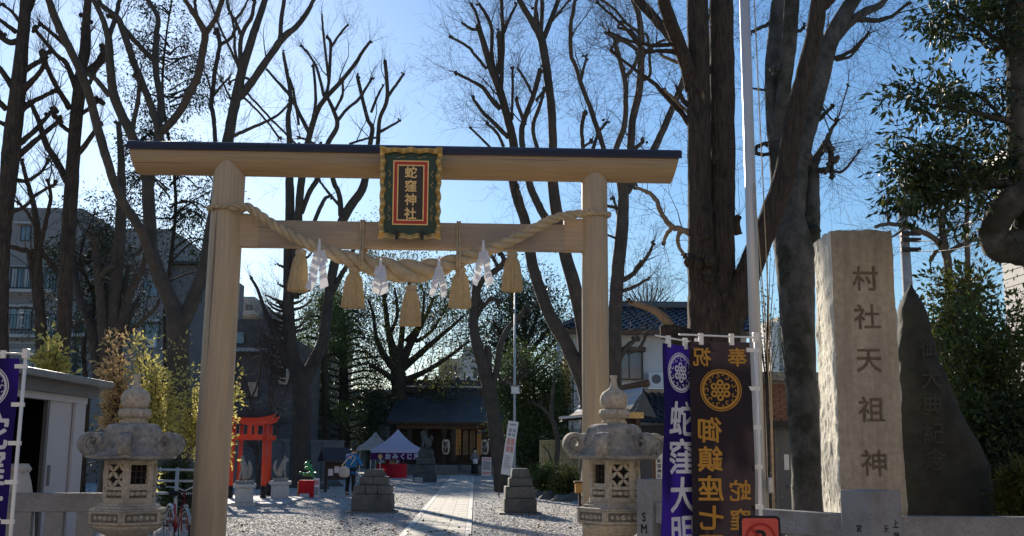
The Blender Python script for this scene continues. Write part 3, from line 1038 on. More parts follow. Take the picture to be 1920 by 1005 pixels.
    for k in range(6):
        a = a0 + (k + .5) * math.pi / 3
        RZ = Matrix.Rotation(a + math.pi / 2, 4, 'Z')
        T = Matrix.Translation((math.cos(a) * ap, math.sin(a) * ap, 0)) @ RZ      # local x along face, -y outward... z up
        hw = rf * .43
        def put(mb, name, m, par=L, **kw):
            mb.v = [tuple(T @ Vector(v)) for v in mb.v]
            return mb.build(name, m, par, **kw)
        fr = MB()
        for y0, y1, o in ((861, 868, .010), (911, 915, .004), (929, 938, .010)):
            fr.span((-hw, -o, Z(y1)), (hw, 0.05, Z(y0)))
        for sg in (-1, 1):
            fr.span((sg * hw - 4 * s, -.006, Z(930)), (sg * hw + 4 * s, 0.045, Z(867)))
        face = put(fr, 'wall_frame', 'granite_old')
        kind = kinds[k % len(kinds)]
        q = (911 - 868) / 2
        zc = Z(868 + q)
        if kind == 'flower':
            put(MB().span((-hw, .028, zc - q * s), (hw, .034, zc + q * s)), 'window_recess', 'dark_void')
            fl = MB()
            n = 3
            cell = 2 * hw * .92 / n
            hgt = 2 * q * s * .96 / n
            for i in range(n):
                for j in range(n):
                    cx, cz = -hw * .92 + cell * (i + .5), zc - q * s * .96 + hgt * (j + .5)
                    ang0 = math.pi / 4 if (i + j) % 2 else -math.pi / 4
                    dx, dz = cell * .5 * (1 if (i + j) % 2 else -1), hgt * .5
                    ln = math.hypot(dx, dz)
                    ux, uz = dx / ln, dz / ln
                    poly = []
                    for t in np.linspace(-1, 1, 7):
                        poly.append((cx + ux * ln * t - uz * ln * .36 * (1 - t * t), cz + uz * ln * t + ux * ln * .36 * (1 - t * t)))
                    for t in np.linspace(1, -1, 7)[1:-1]:
                        poly.append((cx + ux * ln * t + uz * ln * .36 * (1 - t * t), cz + uz * ln * t - ux * ln * .36 * (1 - t * t)))
                    fl.prism(poly, 'y', .004, .026)
            for sg in (-1, 1):
                fl.span((sg * hw * .94 - .006, .002, zc - q * s), (sg * hw * .94 + .006, .028, zc + q * s))
                fl.span((-hw * .93, .003, zc + sg * q * s * .96 - .006), (hw * .93, .028, zc + sg * q * s * .96 + .006))
            put(fl, 'flower_lattice', 'granite_old')
        elif kind == 'grid':
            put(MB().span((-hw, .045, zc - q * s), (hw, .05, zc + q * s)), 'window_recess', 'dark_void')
            gr = MB()
            zc2 = zc + 2 * s
            w2, h2 = hw * .74, 17 * s
            gr.span((-hw, .006, zc - q * s), (-w2, .045, zc + q * s)).span((w2, .006, zc - q * s), (hw, .045, zc + q * s))
            gr.span((-w2, .006, zc2 + h2), (w2, .045, zc + q * s)).span((-w2, .006, zc - q * s), (w2, .045, zc2 - h2))
            put(gr, 'window_surround', 'granite_old')
            b = MB()
            for i in range(1, 3):
                b.span((-w2 + 2 * w2 * i / 3 - .004, .014, zc2 - h2), (-w2 + 2 * w2 * i / 3 + .004, .022, zc2 + h2))
                b.span((-w2, .016, zc2 - h2 + 2 * h2 * i / 3 - .004), (w2, .024, zc2 - h2 + 2 * h2 * i / 3 + .004))
            put(b, 'window_bars', 'wood_dark')
        else:
            put(MB().span((-hw, .02, zc - q * s), (hw, .03, zc + q * s)), 'wall_panel', 'granite_old')
            d = MB()
            d.lathe([(.1 * s, 0.0), (12 * s, 0.0), (15 * s, -.012), (17 * s, -.02), (18 * s, -.0)], 24)
            d.v = [(v[0], -.004 + v[2], v[1] + zc) for v in d.v]
            put(d, 'medallion', 'granite_old', smooth=True, angle=40)
        # carved strip under the window
        c = MB()
        for i in (-1, 0, 1):
            c.lathe([(.2 * s, -4.2 * s), (5 * s, -3 * s), (6.2 * s, 0), (4.6 * s, 3 * s), (.2 * s, 4.2 * s)], 10, (i * hw * .52, .012, Z(921.5)))
        put(c, 'carved_leaf', 'granite_old', smooth=True)
        put(MB().span((-hw, .016, Z(929)), (hw, .020, Z(915))), 'carved_ground', 'granite_recess_shade')  # dark plate standing in for shade behind the leaves
    # platform
    MB().lathe([(r * s, Z(y)) for r, y in ((30, 938.5), (52, 938), (54, 942), (59, 943), (61, 947), (71, 948), (73, 951), (70, 952), (70, 974), (67, 976), (40, 976.5))][::-1], 6, rotz=a0).build('platform', 'granite_old', L, bevel=.003)
    ap2 = 70 * s * math.cos(math.pi / 6)
    for k in range(6):
        a = a0 + (k + .5) * math.pi / 3
        T = Matrix.Translation((math.cos(a) * ap2, math.sin(a) * ap2, 0)) @ Matrix.Rotation(a + math.pi / 2, 4, 'Z')
        hw = 31 * s
        fr = MB()
        for sg in (-1, 1):
            fr.span((sg * hw - 2 * s, -.008, Z(973)), (sg * hw + 2 * s, .004, Z(953)))
        fr.span((-hw, -.009, Z(974)), (hw, .004, Z(970.5))).span((-hw, -.009, Z(955)), (hw, .004, Z(952)))
        for i in range(-2, 3):
            rr = (6.3 - abs(i) * .7)
            fr.lathe([(.2 * s, -rr * s), (rr * .8 * s, -rr * .55 * s), (rr * s, 0), (rr * .75 * s, rr * .6 * s), (.2 * s, rr * .95 * s)], 10, (i * 10.6 * s, .014, Z(963)))
        fr.v = [tuple(T @ Vector(v)) for v in fr.v]
        fr.build('carved_panel', 'granite_old', L, smooth=True, angle=35)
        bgp = MB().span((-hw, -.002, Z(971)), (hw, .006, Z(954)))  # dark backing that paints shade between the panel carvings
        bgp.v = [tuple(T @ Vector(v)) for v in bgp.v]
        bgp.build('carved_ground', 'granite_recess_shade', L)
    MB().lathe([(r * s, Z(y)) for r, y in ((36, 996), (41, 993), (50, 988), (58, 982), (61, 978), (58, 976))], 72, lobes=18, amp=.03).build('lotus_base', 'granite_old', L, smooth=True)
    zl = Z(996)
    MB().lathe([(34 * s, zl), (36 * s, zl - .05), (30 * s, zl - .07), (27 * s, zl * .5), (30 * s, .3), (42 * s, .25), (60 * s, .2), (62 * s, 0)][::-1], 24).build('shaft', 'granite_old', L, smooth=True, angle=50)
    return L
lantern(247, 11.5, R(38.6), 'mossy carved stone lantern left of the wooden gate', ('flower', 'grid', 'medallion'))
lantern(1152, 11.5, R(8), 'carved stone lantern before the right gate pillar', ('grid', 'flower', 'medallion'))

# ------------------------------------------------------------------ stone fences
def hfence(a, b, label, z_top, z_bot, post_w, gap, depth=.16):
    a, b = Vector((*a, 0)), Vector((*b, 0))
    d = (b - a)
    n = d.length
    ang = math.atan2(d.y, d.x)
    g = thing('stone_fence', label, 'stone fence', a, ang)
    MB().span((0, -depth / 2, z_bot), (n, depth / 2, z_top)).build('top_rail', 'granite_grey', g, bevel=.008)
    MB().span((0, -depth * .6, 0), (n, depth * .6, .28)).build('base_course', 'granite_dark', g, bevel=.01)
    k = int(n / (post_w + gap))
    pm = MB().box((0, 0, 0), (post_w, depth * .8, z_bot - .28)).mesh('fence_post', 'granite_grey')
    for i in range(k):
        link('fence_post', pm, g, ((i + .5) * n / k, 0, (z_bot + .28) / 2))
    return g
SMK = Vector((gx(1225, 11.0), 11.0, 0))
CRN = Vector((gx(1645, 9.0), 9.0, 0))
hfence((gx(-60, 12.0), 12.0), (gx(182, 12.2), 12.2), 'low grey stone fence in front of the shed', 1.13, .93, .19, .13)
_d = (CRN - SMK).normalized()
hfence((SMK + _d * .12).xy, (CRN - _d * .16).xy, 'grey stone fence running behind the dark banner to the thick post', 1.13, .93, .2, .16)
hfence((CRN.x + .15, 9.02), (CRN.x + 2.6, 9.0), 'grey stone fence right of the thick post, below the dark stone', 1.125, .90, .2, .16)
def gpost(loc, w, h, rz, label, texts):
    g = thing('granite_post', label, 'stone post', loc, rz)
    mb = MB().box((0, 0, h / 2), (w, w, h))
    mb.build('shaft', 'granite_grey', g, bevel=.012)
    for face, items in texts:
        if face == 'l':
            fn = lambda x, z, d: Vector((x, -w / 2 - .002 - d, z))
        else:
            fn = lambda x, z, d: Vector((w / 2 + .002 + d, x, z))
        lettering(items, fn, 'print_black', g)
    return g
AF = math.atan2(_d.y, _d.x)
gpost(SMK, .225, 1.36, R(-55), 'slim grey granite post lettered SMK beside the right lantern', [('l', [(c, 0.0, .985 - i * .115, .125, .003) for i, c in enumerate('SMK')])])
gpost(CRN, .345, 1.335, R(-64), 'thick grey granite post at the fence corner before the monument', [
    ('l', [('宮', .03, 1.03, .065, .001), ('司', .03, .93, .065, .001)]),
    ('r', [('天', -.02, 1.03, .065, .001), ('祖', -.02, .93, .065, .001), ('上', .09, 1.07, .075, .0015), ('神', .09, .97, .075, .0015), ('明', .09, .87, .075, .0015)])])

# ------------------------------------------------------------------ inscribed stone monument
def monument():
    Y = 9.8
    x0, x1 = gx(1588, Y), gx(1711, Y)
    w = x1 - x0
    H = at(1620, 432, Y).z
    dep = .66
    g = thing('stone_monument', 'tall pale squared stone pillar with five carved characters behind the fence', 'monument', ((x0 + x1) / 2, Y, 0), R(-5))
    from mathutils import noise
    tp = .955
    def nz(p, s, a):
        return noise.fractal(Vector(p) * s, .8, 2.1, 5) * a
    W = lambda z: (w / 2) * (1 + (tp - 1) * z / H)
    # dressed front with the characters really cut into it, rough sides with chipped arrises
    ys = [522, 594, 676, 768, 868]
    items = [(ch, .02, at(1630, yy, Y).z, .25, .003) for ch, yy in zip('村社天祖神', ys)]
    nx, zs = 130, np.concatenate([np.linspace(0, .9, 12)[:-1], np.arange(.9, 3.62, .0052), np.linspace(3.62, H, 5)[1:]])
    us = np.linspace(0, 1, nx)
    mask = np.zeros((len(zs), nx))
    wz = np.array([W(z) for z in zs])
    for (ch, cx, cz, size, bold) in items:
        vs, fs = glyphs(ch, size, bold)
        vv = np.array([(x + cx, y + cz) for x, y, _ in vs])
        j0, j1 = np.searchsorted(zs, vv[:, 1].min() - .01), np.searchsorted(zs, vv[:, 1].max() + .01)
        gx_ = -wz[j0:j1, None] + 2 * wz[j0:j1, None] * us[None, :]
        gz_ = np.repeat(zs[j0:j1, None], nx, 1)
        for f in fs:
            for k in range(1, len(f) - 1):
                p, q, r = vv[f[0]], vv[f[k]], vv[f[k + 1]]
                d = (q[1] - r[1]) * (p[0] - r[0]) + (r[0] - q[0]) * (p[1] - r[1])
                if abs(d) < 1e-12:
                    continue
                l1 = ((q[1] - r[1]) * (gx_ - r[0]) + (r[0] - q[0]) * (gz_ - r[1])) / d
                l2 = ((r[1] - p[1]) * (gx_ - r[0]) + (p[0] - r[0]) * (gz_ - r[1])) / d
                ins = (l1 >= 0) & (l2 >= 0) & (l1 + l2 <= 1)
                mask[j0:j1][ins] = 1.0
    m2 = mask.copy()
    for ax in (0, 1):
        m2 = (np.roll(m2, 1, ax) + m2 * 2 + np.roll(m2, -1, ax)) / 4
    vs, fs = [], []
    for j, z in enumerate(zs):
        for i, u in enumerate(us):
            x = -W(z) + 2 * W(z) * u
            jag = nz((x, 7.1, z), 5, .006) if i in (0, nx - 1) else 0
            vs.append((x + jag, nz((x, 0, z), 2.5, .004) + .017 * m2[j, i], z + (nz((x, 3, 0), 6, .02) if j == len(zs) - 1 else 0)))
    nz_ = len(zs)
    fs = [(j * nx + i, j * nx + i + 1, (j + 1) * nx + i + 1, (j + 1) * nx + i) for j in range(nz_ - 1) for i in range(nx - 1)]
    MB().add(vs, fs).build('dressed_face', 'monument', g)
    for sg in (-1, 1):
        def side(u, v):
            z = H * v
            y = dep * u
            jag = nz((sg * W(z), 7.1, z), 5, .006)
            rough = nz((y * 1.0, sg * 3.3, z), 3.0, .022) + nz((y, sg * 9, z), 12, .005)
            k = min(1, u / .06)
            return (sg * W(z) + jag * (1 - k) - sg * .0 + (rough + sg * .012) * k, y + nz((sg * W(z), 0, z), 2.5, .004) * (1 - k), z + (nz((y, 3, sg), 6, .02) if v > .999 else 0))
        MB().grid(30, 150, side).build('rough_side', 'monument_rough_sunlit', g, smooth=False)
    def back(u, v):
        z = H * v
        return (-W(z) + 2 * W(z) * u, dep + nz((u, 5, z), 4, .02), z)
    MB().grid(14, 40, back).build('back_face', 'monument_rough_sunlit', g)
    def top(u, v):
        x = -W(H) + 2 * W(H) * u
        return (x, dep * v, H + nz((x, dep * v, 1), 6, .02) - .006)
    MB().grid(14, 14, top).build('top_face', 'monument_rough_sunlit', g)
    lettering([it[:4] + (.002,) for it in items], lambda x, z, d: Vector((x, .0105 - d + nz((x, 0, z), 2.5, .004), z)), 'engraving', g, name='carved_character')
    MB().span((-.55, -.12, 0), (.55, dep + .12, .35)).build('plinth', 'granite_dark', g, bevel=.02)
monument()
def darkstone():
    Y = 11.2
    from mathutils import noise
    rows = [(960, 1640, 1876), (930, 1640, 1866), (880, 1640, 1846), (830, 1645, 1822), (780, 1655, 1797), (720, 1668, 1769), (670, 1676, 1756), (630, 1682, 1745), (600, 1686, 1737), (575, 1690, 1728), (555, 1697, 1719), (540, 1704, 1712), (534, 1707, 1709)]
    g = thing('memorial_stone', 'dark pointed natural stone slab with faint carving right of the pale monument', 'memorial stone', (gx(1750, Y), Y, 0))
    ox = g.location.x
    P = catmull([(at(1750, y, Y).z, at(l, y, Y).x - ox, at(r, y, Y).x - ox) for y, l, r in rows], 4)
    P = [(0.0, P[0][1], P[0][2])] + [tuple(p) for p in P]
    N = 40
    vs, fs = [], []
    for z, l, r in P:
        c, hw = (l + r) / 2, max((r - l) / 2, .004)
        th = min(.24, hw * .9)
        for k in range(N):
            a = 2 * math.pi * k / N
            ca, sa = math.cos(a), math.sin(a)
            x = c + hw * math.copysign(abs(ca) ** .55, ca)
            y = th * math.copysign(abs(sa) ** .55, sa)
            d = noise.fractal(Vector((x, y, z)) * 2.6, .9, 2.1, 5) * .05
            vs.append((x + d * ca * min(1, hw * 4), y + d * sa, z))
    for i in range(len(P) - 1):
        for k in range(N):
            a, b = i * N + k, i * N + (k + 1) % N
            fs.append((a, b, b + N, a + N))
    fs += [tuple(range(N)), tuple(range((len(P) - 1) * N, len(P) * N))]
    MB().add(vs, fs).build('slab', 'dark_stone', g, smooth=True)
    items = [(ch, at(1722, yy, Y).x - ox - .0 + i * .014, at(1722, yy, Y).z, .235, .002) for i, (ch, yy) in enumerate(zip('御大典紀念', (655, 712, 762, 812, 860)))]
    lettering(items, lambda x, z, d: Vector((x, -.295 - d, z)), 'dark_engraving', g, name='carved_character')
darkstone()

# ------------------------------------------------------------------ cloth banners
def seven_rings(sz, mirror=False):
    """round wave crest with seven rings: list of polygons-with-holes as thin tubes is avoided; flat annuli"""
    mb_v, mb_f = [], []
    def ann(cx, cy, r0, r1, n=20, a0=0, a1=2 * math.pi, ex=1.0):
        o = len(mb_v)
        closed = abs(a1 - a0 - 2 * math.pi) < 1e-6
        m = n if closed else n + 1
        for k in range(m):
            a = a0 + (a1 - a0) * k / n
            mb_v.append((cx + r0 * math.cos(a) * ex, cy + r0 * math.sin(a)))
            mb_v.append((cx + r1 * math.cos(a) * ex, cy + r1 * math.sin(a)))
        for k in range(n):
            b = (k + 1) % m
            mb_f.append((o + 2 * k, o + 2 * k + 1, o + 2 * b + 1, o + 2 * b))
    q = sz
    ann(0, 0, .40 * q, .455 * q, 44)
    ann(0, 0, .475 * q, .50 * q, 44)
    ann(0, 0, .035 * q, .085 * q, 14)
    for k in range(6):
        a = math.pi / 6 + k * math.pi / 3
        ann(.175 * q * math.cos(a), .175 * q * math.sin(a), .035 * q, .085 * q, 14)
    for k in range(9):
        a = k * 2 * math.pi / 9
        ann(.34 * q * math.cos(a), .34 * q * math.sin(a), .028 * q, .05 * q, 10, a, a + 4.2)
        ann(.375 * q * math.cos(a + .35), .375 * q * math.sin(a + .35), .012 * q, .03 * q, 8, a + 1, a + 4.6)
    return mb_v, mb_f
def banner(name, label, base, ang, w, z0, z1, cloth, ink, crest, texts, mirror, folds, pole_side, seed, arm=True):
    """base: foot of the pole on the pavement; cloth hangs off the pole along +x or -x of the rotated frame"""
    g = thing(name, label, 'banner', base, ang)
    sgn = pole_side
    H = z1 - z0
    def surf(x, z, d=0.0):
        u = x / w
        v = (z1 - z) / H
        y = folds * (math.sin(u * 5.5 + v * 2.2 + seed) * (.4 + v) + .6 * math.sin(v * 6 + seed * 2) + .35 * math.sin(u * 9 - v * 7 + seed * 3) + .25 * math.sin(u * 4 + v * 17 + seed))
        return Vector((sgn * (.045 + w / 2) + x, y - .004 - d, z))
    def surf2(x, z, d=0.0):
        return surf(x, z, d)
    cl = MB()
    cl.grid(22, 50, lambda u, v: surf((u - .5) * w, z1 - H * v) + Vector((0, .003, 0)))
    cl.build('cloth', cloth, g, smooth=True)
    items = [(c, cx, z1 - cz, size, b, xs) for c, cx, cz, size, b, xs in texts]
    lettering(items, surf2, ink, g, sub=.05, mirror=mirror)
    if crest:
        cx, cz, sz = crest
        vs, fs = seven_rings(sz)
        k = -1 if mirror else 1
        mb = MB().add([surf(cx + k * x, z1 - cz + y, .0012) for x, y in vs], fs)
        mb.build('crest', ink, g)
    # pole, top arm, loops
    mp = MB().tube([(0, 0, 0), (0, 0, z1 + .06)], [.016, .013], 12)
    mp.build('pole', 'plastic_white', g, smooth=True)
    MB().tube([(-sgn * .06, 0, z1 + .035), (sgn * (w + .12), 0, z1 + .05)], .007, 8).build('arm', 'plastic_white', g, smooth=True)
    MB().span((-.022, -.022, z1 + .0), (.022, .022, z1 + .075)).build('joint', 'plastic_white', g, bevel=.005)
    for i in range(2):
        xx = sgn * (.045 + w * (.3 + .5 * i))
        MB().span((xx - .017, -.012, z1 - .025), (xx + .017, .012, z1 + .062)).build('loop', 'plastic_white', g)
    for i in range(5):
        zz = z1 - .06 - i * .29
        MB().span((min(-sgn * .02, sgn * .075), -.012, zz - .016), (max(-sgn * .02, sgn * .075), .012, zz + .016)).build('loop', 'plastic_white', g)
    MB().lathe([(.09, 0), (.09, .03), (.03, .06), (.022, .28), (.0, .28)], 16).build('foot', 'plastic_white', g, smooth=True, angle=40)
    return g
YB = 8.0
p0 = at(1424, 800, YB)
banner('cloth_banner', 'dark banner with gold lettering and gold wave crest, seen from behind', (at(1412, 640, YB).x + .02, YB, 0), R(2), .47, at(1350, 1120, YB).z, at(1350, 641, YB).z, 'cloth_dark', 'print_gold',
       (.0, .364, .315), [('奉', .135, .115, .15, .003, 1.0), ('祝', -.135, .115, .15, .003, 1.0)] +
       [(c, -.09, .66 + i * .213, .195, .004, 1.0) for i, c in enumerate('御鎮座七百')] + [(c, .125, 1.10 + i * .21, .165, .003, 1.0) for i, c in enumerate('蛇窪神')], True, .018, -1, 1.0)
YB2 = 8.15
banner('cloth_banner', 'purple banner with white lettering and wave crest beside the dark banner', (at(1309, 655, YB2).x - .0, YB2 - .0, 0), R(45), .44, at(1280, 1120, YB2).z, at(1280, 652, YB2).z, 'cloth_purple', 'print_white',
       (.0, .205, .30), [(c, .02, .545 + i * .278, .27, .006, 1.0) for i, c in enumerate('蛇窪大明')], False, .02, -1, 2.0)
YB3 = 8.3
banner('cloth_banner', 'purple banner with white lettering at the left edge by the shed', (at(37, 800, YB3).x, YB3, 0), R(-4), .44, at(20, 1120, YB3).z, at(20, 672, YB3).z, 'cloth_purple', 'print_white',
       (.0, .215, .32), [(c, .045, .55 + i * .27, .29, .006, 1.0) for i, c in enumerate('蛇窪大明')], False, .02, -1, 3.1)

# ------------------------------------------------------------------ white flagpole, no-parking sign
def flagpole():
    Y = 10.45
    b = Vector((gx(1433, Y), Y, 0))
    g = thing('flagpole', 'tall white metal flagpole rising behind the dark banner', 'flagpole', b)
    MB().tube([(0, 0, 0), (-.01, 0, 4.0), (-.02, 0, 9.5)], [.060, .056, .050], 24).build('mast', 'pole_white', g, smooth=True)
    rp = MB()
    rp.tube([(.10 - .04 * t + .02 * math.sin(t * 5), -.09 - .01 * math.sin(t * 9), .9 + 7.5 * t) for t in np.linspace(0, 1, 40)], .006, 6)
    rp.tube([(.085 - .06 * t + .03 * math.sin(t * 4), -.1, .9 + 3.4 * t) for t in np.linspace(0, 1, 30)], .006, 6)
    rp.build('halyard', 'straw', g, smooth=True)
    MB().span((.05, -.11, 1.25), (.10, -.05, 1.40)).build('cleat', 'steel', g, bevel=.01)
flagpole()
def noparking():
    Y = 7.4
    c = at(1425, 1010, Y)
    g = thing('no_parking_sign', 'red no parking sign with a black rim in front of the banner', 'sign', (c.x, Y, 0))
    def rrect(w, h, r, n=6):
        pts = []
        for cx, cy, a0 in ((w - r, h - r, 0), (-w + r, h - r, 90), (-w + r, -h + r, 180), (w - r, -h + r, 270)):
            for k in range(n + 1):
                a = R(a0 + 90 * k / n)
                pts.append((cx + r * math.cos(a), cy + r * math.sin(a)))
        return pts
    w, h = 38 * pxm(Y), .19
    zc = at(1425, 967, Y).z - h
    MB().prism([(x, z + zc) for x, z in rrect(w, h, .03)], 'y', -.012, .012).build('rim', 'print_black', g)
    MB().prism([(x, z + zc) for x, z in rrect(w - .016, h - .016, .02)], 'y', -.015, -.0122).build('face', 'sign_red', g)
    cz = zc + h - .15
    def ringpoly(r0, r1, y):
        vs, fs = [], []
        n = 48
        for k in range(n):
            a = 2 * math.pi * k / n
            vs += [(r0 * math.cos(a), y, cz + r0 * math.sin(a)), (r1 * math.cos(a), y, cz + r1 * math.sin(a))]
        for k in range(n):
            b = (k + 1) % n
            fs.append((2 * k, 2 * k + 1, 2 * b + 1, 2 * b))
        return MB().add(vs, fs)
    lettering([('P', 0, cz, .15, .006)], lambda x, z, d: Vector((x, -.017 - d, z)), 'print_black', g)
    ringpoly(.088, .104, -.0205).build('ring', 'sign_red_ring', g)
    MB().prism([(-.074, cz + .062), (-.062, cz + .074), (.074, cz - .062), (.062, cz - .074)], 'y', -.0208, -.0206).build('slash', 'sign_red_ring', g)
    MB().tube([(0, .03, 0), (0, .03, zc + h * .9)], .02, 10).build('post', 'steel', g, smooth=True)
    MB().lathe([(.18, 0), (.18, .05), (.04, .08)], 20, (0, .03, 0)).build('foot', 'rubber', g)
noparking()
# ------------------------------------------------------------------ trees
class Tree:
    def __init__(self, name, label, Y, base_px, seed, bark='bark', twig='twig', group=None, cat='tree'):
        self.Y, self.rg = Y, random.Random(seed)
        self.o = thing(name, label, cat, (gx(base_px, Y), Y, 0), 0, group)
        self.org = Vector(self.o.location)
        self.trunk, self.fine = MB(), MB()
        self.bark, self.twigm = bark, twig
        self.limbs = []        # (points world, radii)
        self.nodes = []        # (px,py,dy)
        self.s = pxm(Y)
        self.pale = []
    def _dy(self, px, py):
        if not self.nodes:
            return 0.0
        n = min(self.nodes, key=lambda q: (q[0] - px) ** 2 + (q[1] - py) ** 2)
        return n[2]
    def limb(self, key, drift=None, ground=False, sub=5, rough=.14, store=True, mat=None):
        rg = self.rg
        d0 = self._dy(key[0][0], key[0][1])
        L = sum(math.hypot(key[i + 1][0] - key[i][0], key[i + 1][1] - key[i][1]) for i in range(len(key) - 1)) * self.s
        if drift is None:
            drift = rg.uniform(-.5, .5) * L * (0.0 if ground else 1.0)
        K = []
        n = len(key)
        for i, (a, b, r) in enumerate(key):
            dy = d0 + drift * i / (n - 1)
            K.append((a, b, r, dy))
        P = catmull(K, sub)
        pts, rad = [], []
        for q in P:
            p = at(q[0], q[1], self.Y + q[3])
            pts.append(p)
            rad.append(max(.003, q[2] * self.s))
            self.nodes.append((q[0], q[1], q[3]))
        if ground:
            p0 = pts[0].copy()
            base = Vector((p0.x - (pts[1].x - p0.x) * .5, p0.y, -.05))
            r0 = rad[0]
            pre = []
            for t in np.linspace(0, 1, 7)[:-1]:
                pre.append((base.lerp(p0, t), r0 * (1.0 + .45 * (1 - t) ** 3)))
            pts = [p for p, _ in pre] + pts
            rad = [r for _, r in pre] + rad
        # crookedness
        for i in range(1, len(pts) - 1):
            k = rad[i] * .25 if rad[i] < .05 else .006
            pts[i] = pts[i] + Vector((rg.uniform(-k, k), rg.uniform(-k, k), rg.uniform(-k, k)))
        if store:
            self.limbs.append((pts, rad))
        loc = [p - self.org for p in pts]
        rm = max(rad)
        sides = 14 if rm > .12 else 9 if rm > .05 else 6 if rm > .02 else 4
        tgt = self.trunk if rm > .035 else self.fine
        if mat:
            tgt = MB()
        tgt.tube(loc, [r * (rg.uniform(.985, 1.015) if rm > .1 else rg.uniform(.95, 1.05)) for r in rad], sides, True, rough * (.45 if rm > .1 else 1), rg)
        if mat:
            tgt.build('branch', mat, self.o, smooth=True)
        return pts, rad
    def knob(self, p, r, n=5):
        rg = self.rg
        for _ in range(n):
            c = Vector(p) - self.org + Vector((rg.gauss(0, r * .5), rg.gauss(0, r * .5), rg.gauss(0, r * .5)))
            q = r * rg.uniform(.45, .8)
            pr = [(q * .05, -q), (q * .7, -q * .6), (q, 0), (q * .7, q * .6), (q * .05, q)]
            self.trunk.lathe(pr, 7, c)
    def shoot(self, p, d, L, r, level, spread=.5, up=.25, kids=4):
        rg = self.rg
        n = 5 if level > 1 else 4
        pts, rads = [Vector(p)], [r]
        d = Vector(d).normalized()
        q = Vector(p)
        for i in range(n):
            d = (d + Vector((rg.gauss(0, .16), rg.gauss(0, .16), rg.gauss(0, .14) + up * .2))).normalized()
            q = q + d * (L / n)
            pts.append(q.copy())
            rads.append(max(.0022, r * (1 - .8 * (i + 1) / n)))
        self.fine.tube([x - self.org for x in pts], rads, 4 if r > .012 else 3, False)
        self.tips.append((pts[-1], d))
        if level > 0:
            for k in range(kids):
                i = rg.randint(1, n)
                t = (pts[i] - pts[i - 1]).normalized()
                side = Vector((rg.gauss(0, 1), rg.gauss(0, 1), rg.gauss(0, 1)))
                side = (side - t * side.dot(t)).normalized()
                dd = t * (1 - spread) + side * spread + Vector((0, 0, up * .5))
                self.shoot(pts[i - 1].lerp(pts[i], rg.random()), dd, L * rg.uniform(.35, .65), max(.0025, rads[i] * .6), level - 1, spread, up, kids)
    tips = []
    def twigs(self, count, length, level=2, rmax=.12, rmin=0.0, spread=.55, up=.3, kids=4, r0=.012, zmin=0, tipbias=.5):
        self.tips = []
        rg = self.rg
        cand, wts = [], []
        for pts, rad in self.limbs:
            for i in range(1, len(pts)):
                if rmin <= rad[i] <= rmax and pts[i].z > zmin:
                    cand.append((pts[i - 1], pts[i], rad[i], i / len(pts)))
                    wts.append((pts[i] - pts[i - 1]).length * (tipbias + i / len(pts)))
        if not cand:
            return
        for a, b, r, t in rg.choices(cand, wts, k=count):
            tt = (b - a).normalized()
            side = Vector((rg.gauss(0, 1), rg.gauss(0, 1), rg.gauss(0, .7)))
            side = (side - tt * side.dot(tt)).normalized()
            d = tt * (1 - spread) + side * spread + Vector((0, 0, up))
            self.shoot(a.lerp(b, rg.random()), d, length * rg.uniform(.4, 1.15), min(r * .5, r0 * rg.uniform(.6, 1.2)), level, spread, up, kids)
    def ends(self, n=5, length=.8, level=1, kids=3, r0=.01, knob=1.5, up=.6):
        """sprays of shoots from the cut limb ends"""
        self.tips = []
        rg = self.rg
        for pts, rad in self.limbs:
            if rad[-1] > .14 or pts[-1].z < 2:
                continue
            d = (pts[-1] - pts[-2]).normalized()
            if knob:
                self.knob(pts[-1], rad[-1] * knob + .02, 4)
            for _ in range(n):
                dd = d + Vector((rg.gauss(0, .5), rg.gauss(0, .5), rg.gauss(0, .4) + up * .5))
                self.shoot(pts[-1], dd, length * rg.uniform(.4, 1.1), r0, level, .5, up, kids)
    def done(self):
        if self.trunk.v:
            m = self.trunk.mesh('trunk', self.bark, smooth=True, fix=False)
            link('trunk', m, self.o)
        if self.fine.v:
            m = self.fine.mesh('twigs', self.twigm, smooth=True, fix=False)
            stuff(link('twigs', m, self.o))
        return self.o

def leaf_mesh(P, D, size, seed, m, parent, name='foliage', org=(0, 0, 0), wid=.42, droop=.2, jit=.35, flat=0.0):
    """P: (n,3) leaf bases, D: (n,3) rough directions; every leaf a folded lozenge"""
    rs = np.random.RandomState(seed)
    P = np.asarray(P, float) - np.asarray(org, float)
    D = np.asarray(D, float)
    n = len(P)
    D = D + rs.normal(0, jit, (n, 3))
    D[:, 2] -= droop
    D /= np.linalg.norm(D, axis=1)[:, None] + 1e-9
    up = rs.normal(0, 1, (n, 3)) * (1 - flat) + np.array([0, 0, 1.0]) * flat * 2
    S = np.cross(D, up)
    S /= np.linalg.norm(S, axis=1)[:, None] + 1e-9
    N = np.cross(S, D)
    L = size * rs.uniform(.6, 1.25, n)[:, None]
    Wd = L * wid
    a = P
    b = P + D * L * .5 + S * Wd * .5 + N * L * .07
    c = P + D * L - N * L * .08
    d = P + D * L * .5 - S * Wd * .5 + N * L * .07
    V = np.stack([a, b, c, d], 1).reshape(-1, 3)
    idx = np.arange(n)[:, None] * 4
    Fc = np.concatenate([idx + np.array([[0, 1, 2]]), idx + np.array([[0, 2, 3]])], 0)
    o = link(name, np_mesh(name, V, Fc, m), parent)
    return stuff(o)
def around(tips, per, r, seed):
    rs = np.random.RandomState(seed)
    T = np.array([tuple(t[0]) for t in tips])
    D = np.array([tuple(t[1]) for t in tips])
    T = np.repeat(T, per, 0)
    D = np.repeat(D, per, 0)
    off = rs.normal(0, r, T.shape)
    return T + off, off / (np.linalg.norm(off, axis=1)[:, None] + 1e-6) * .8 + D * .4
MIDN = 20
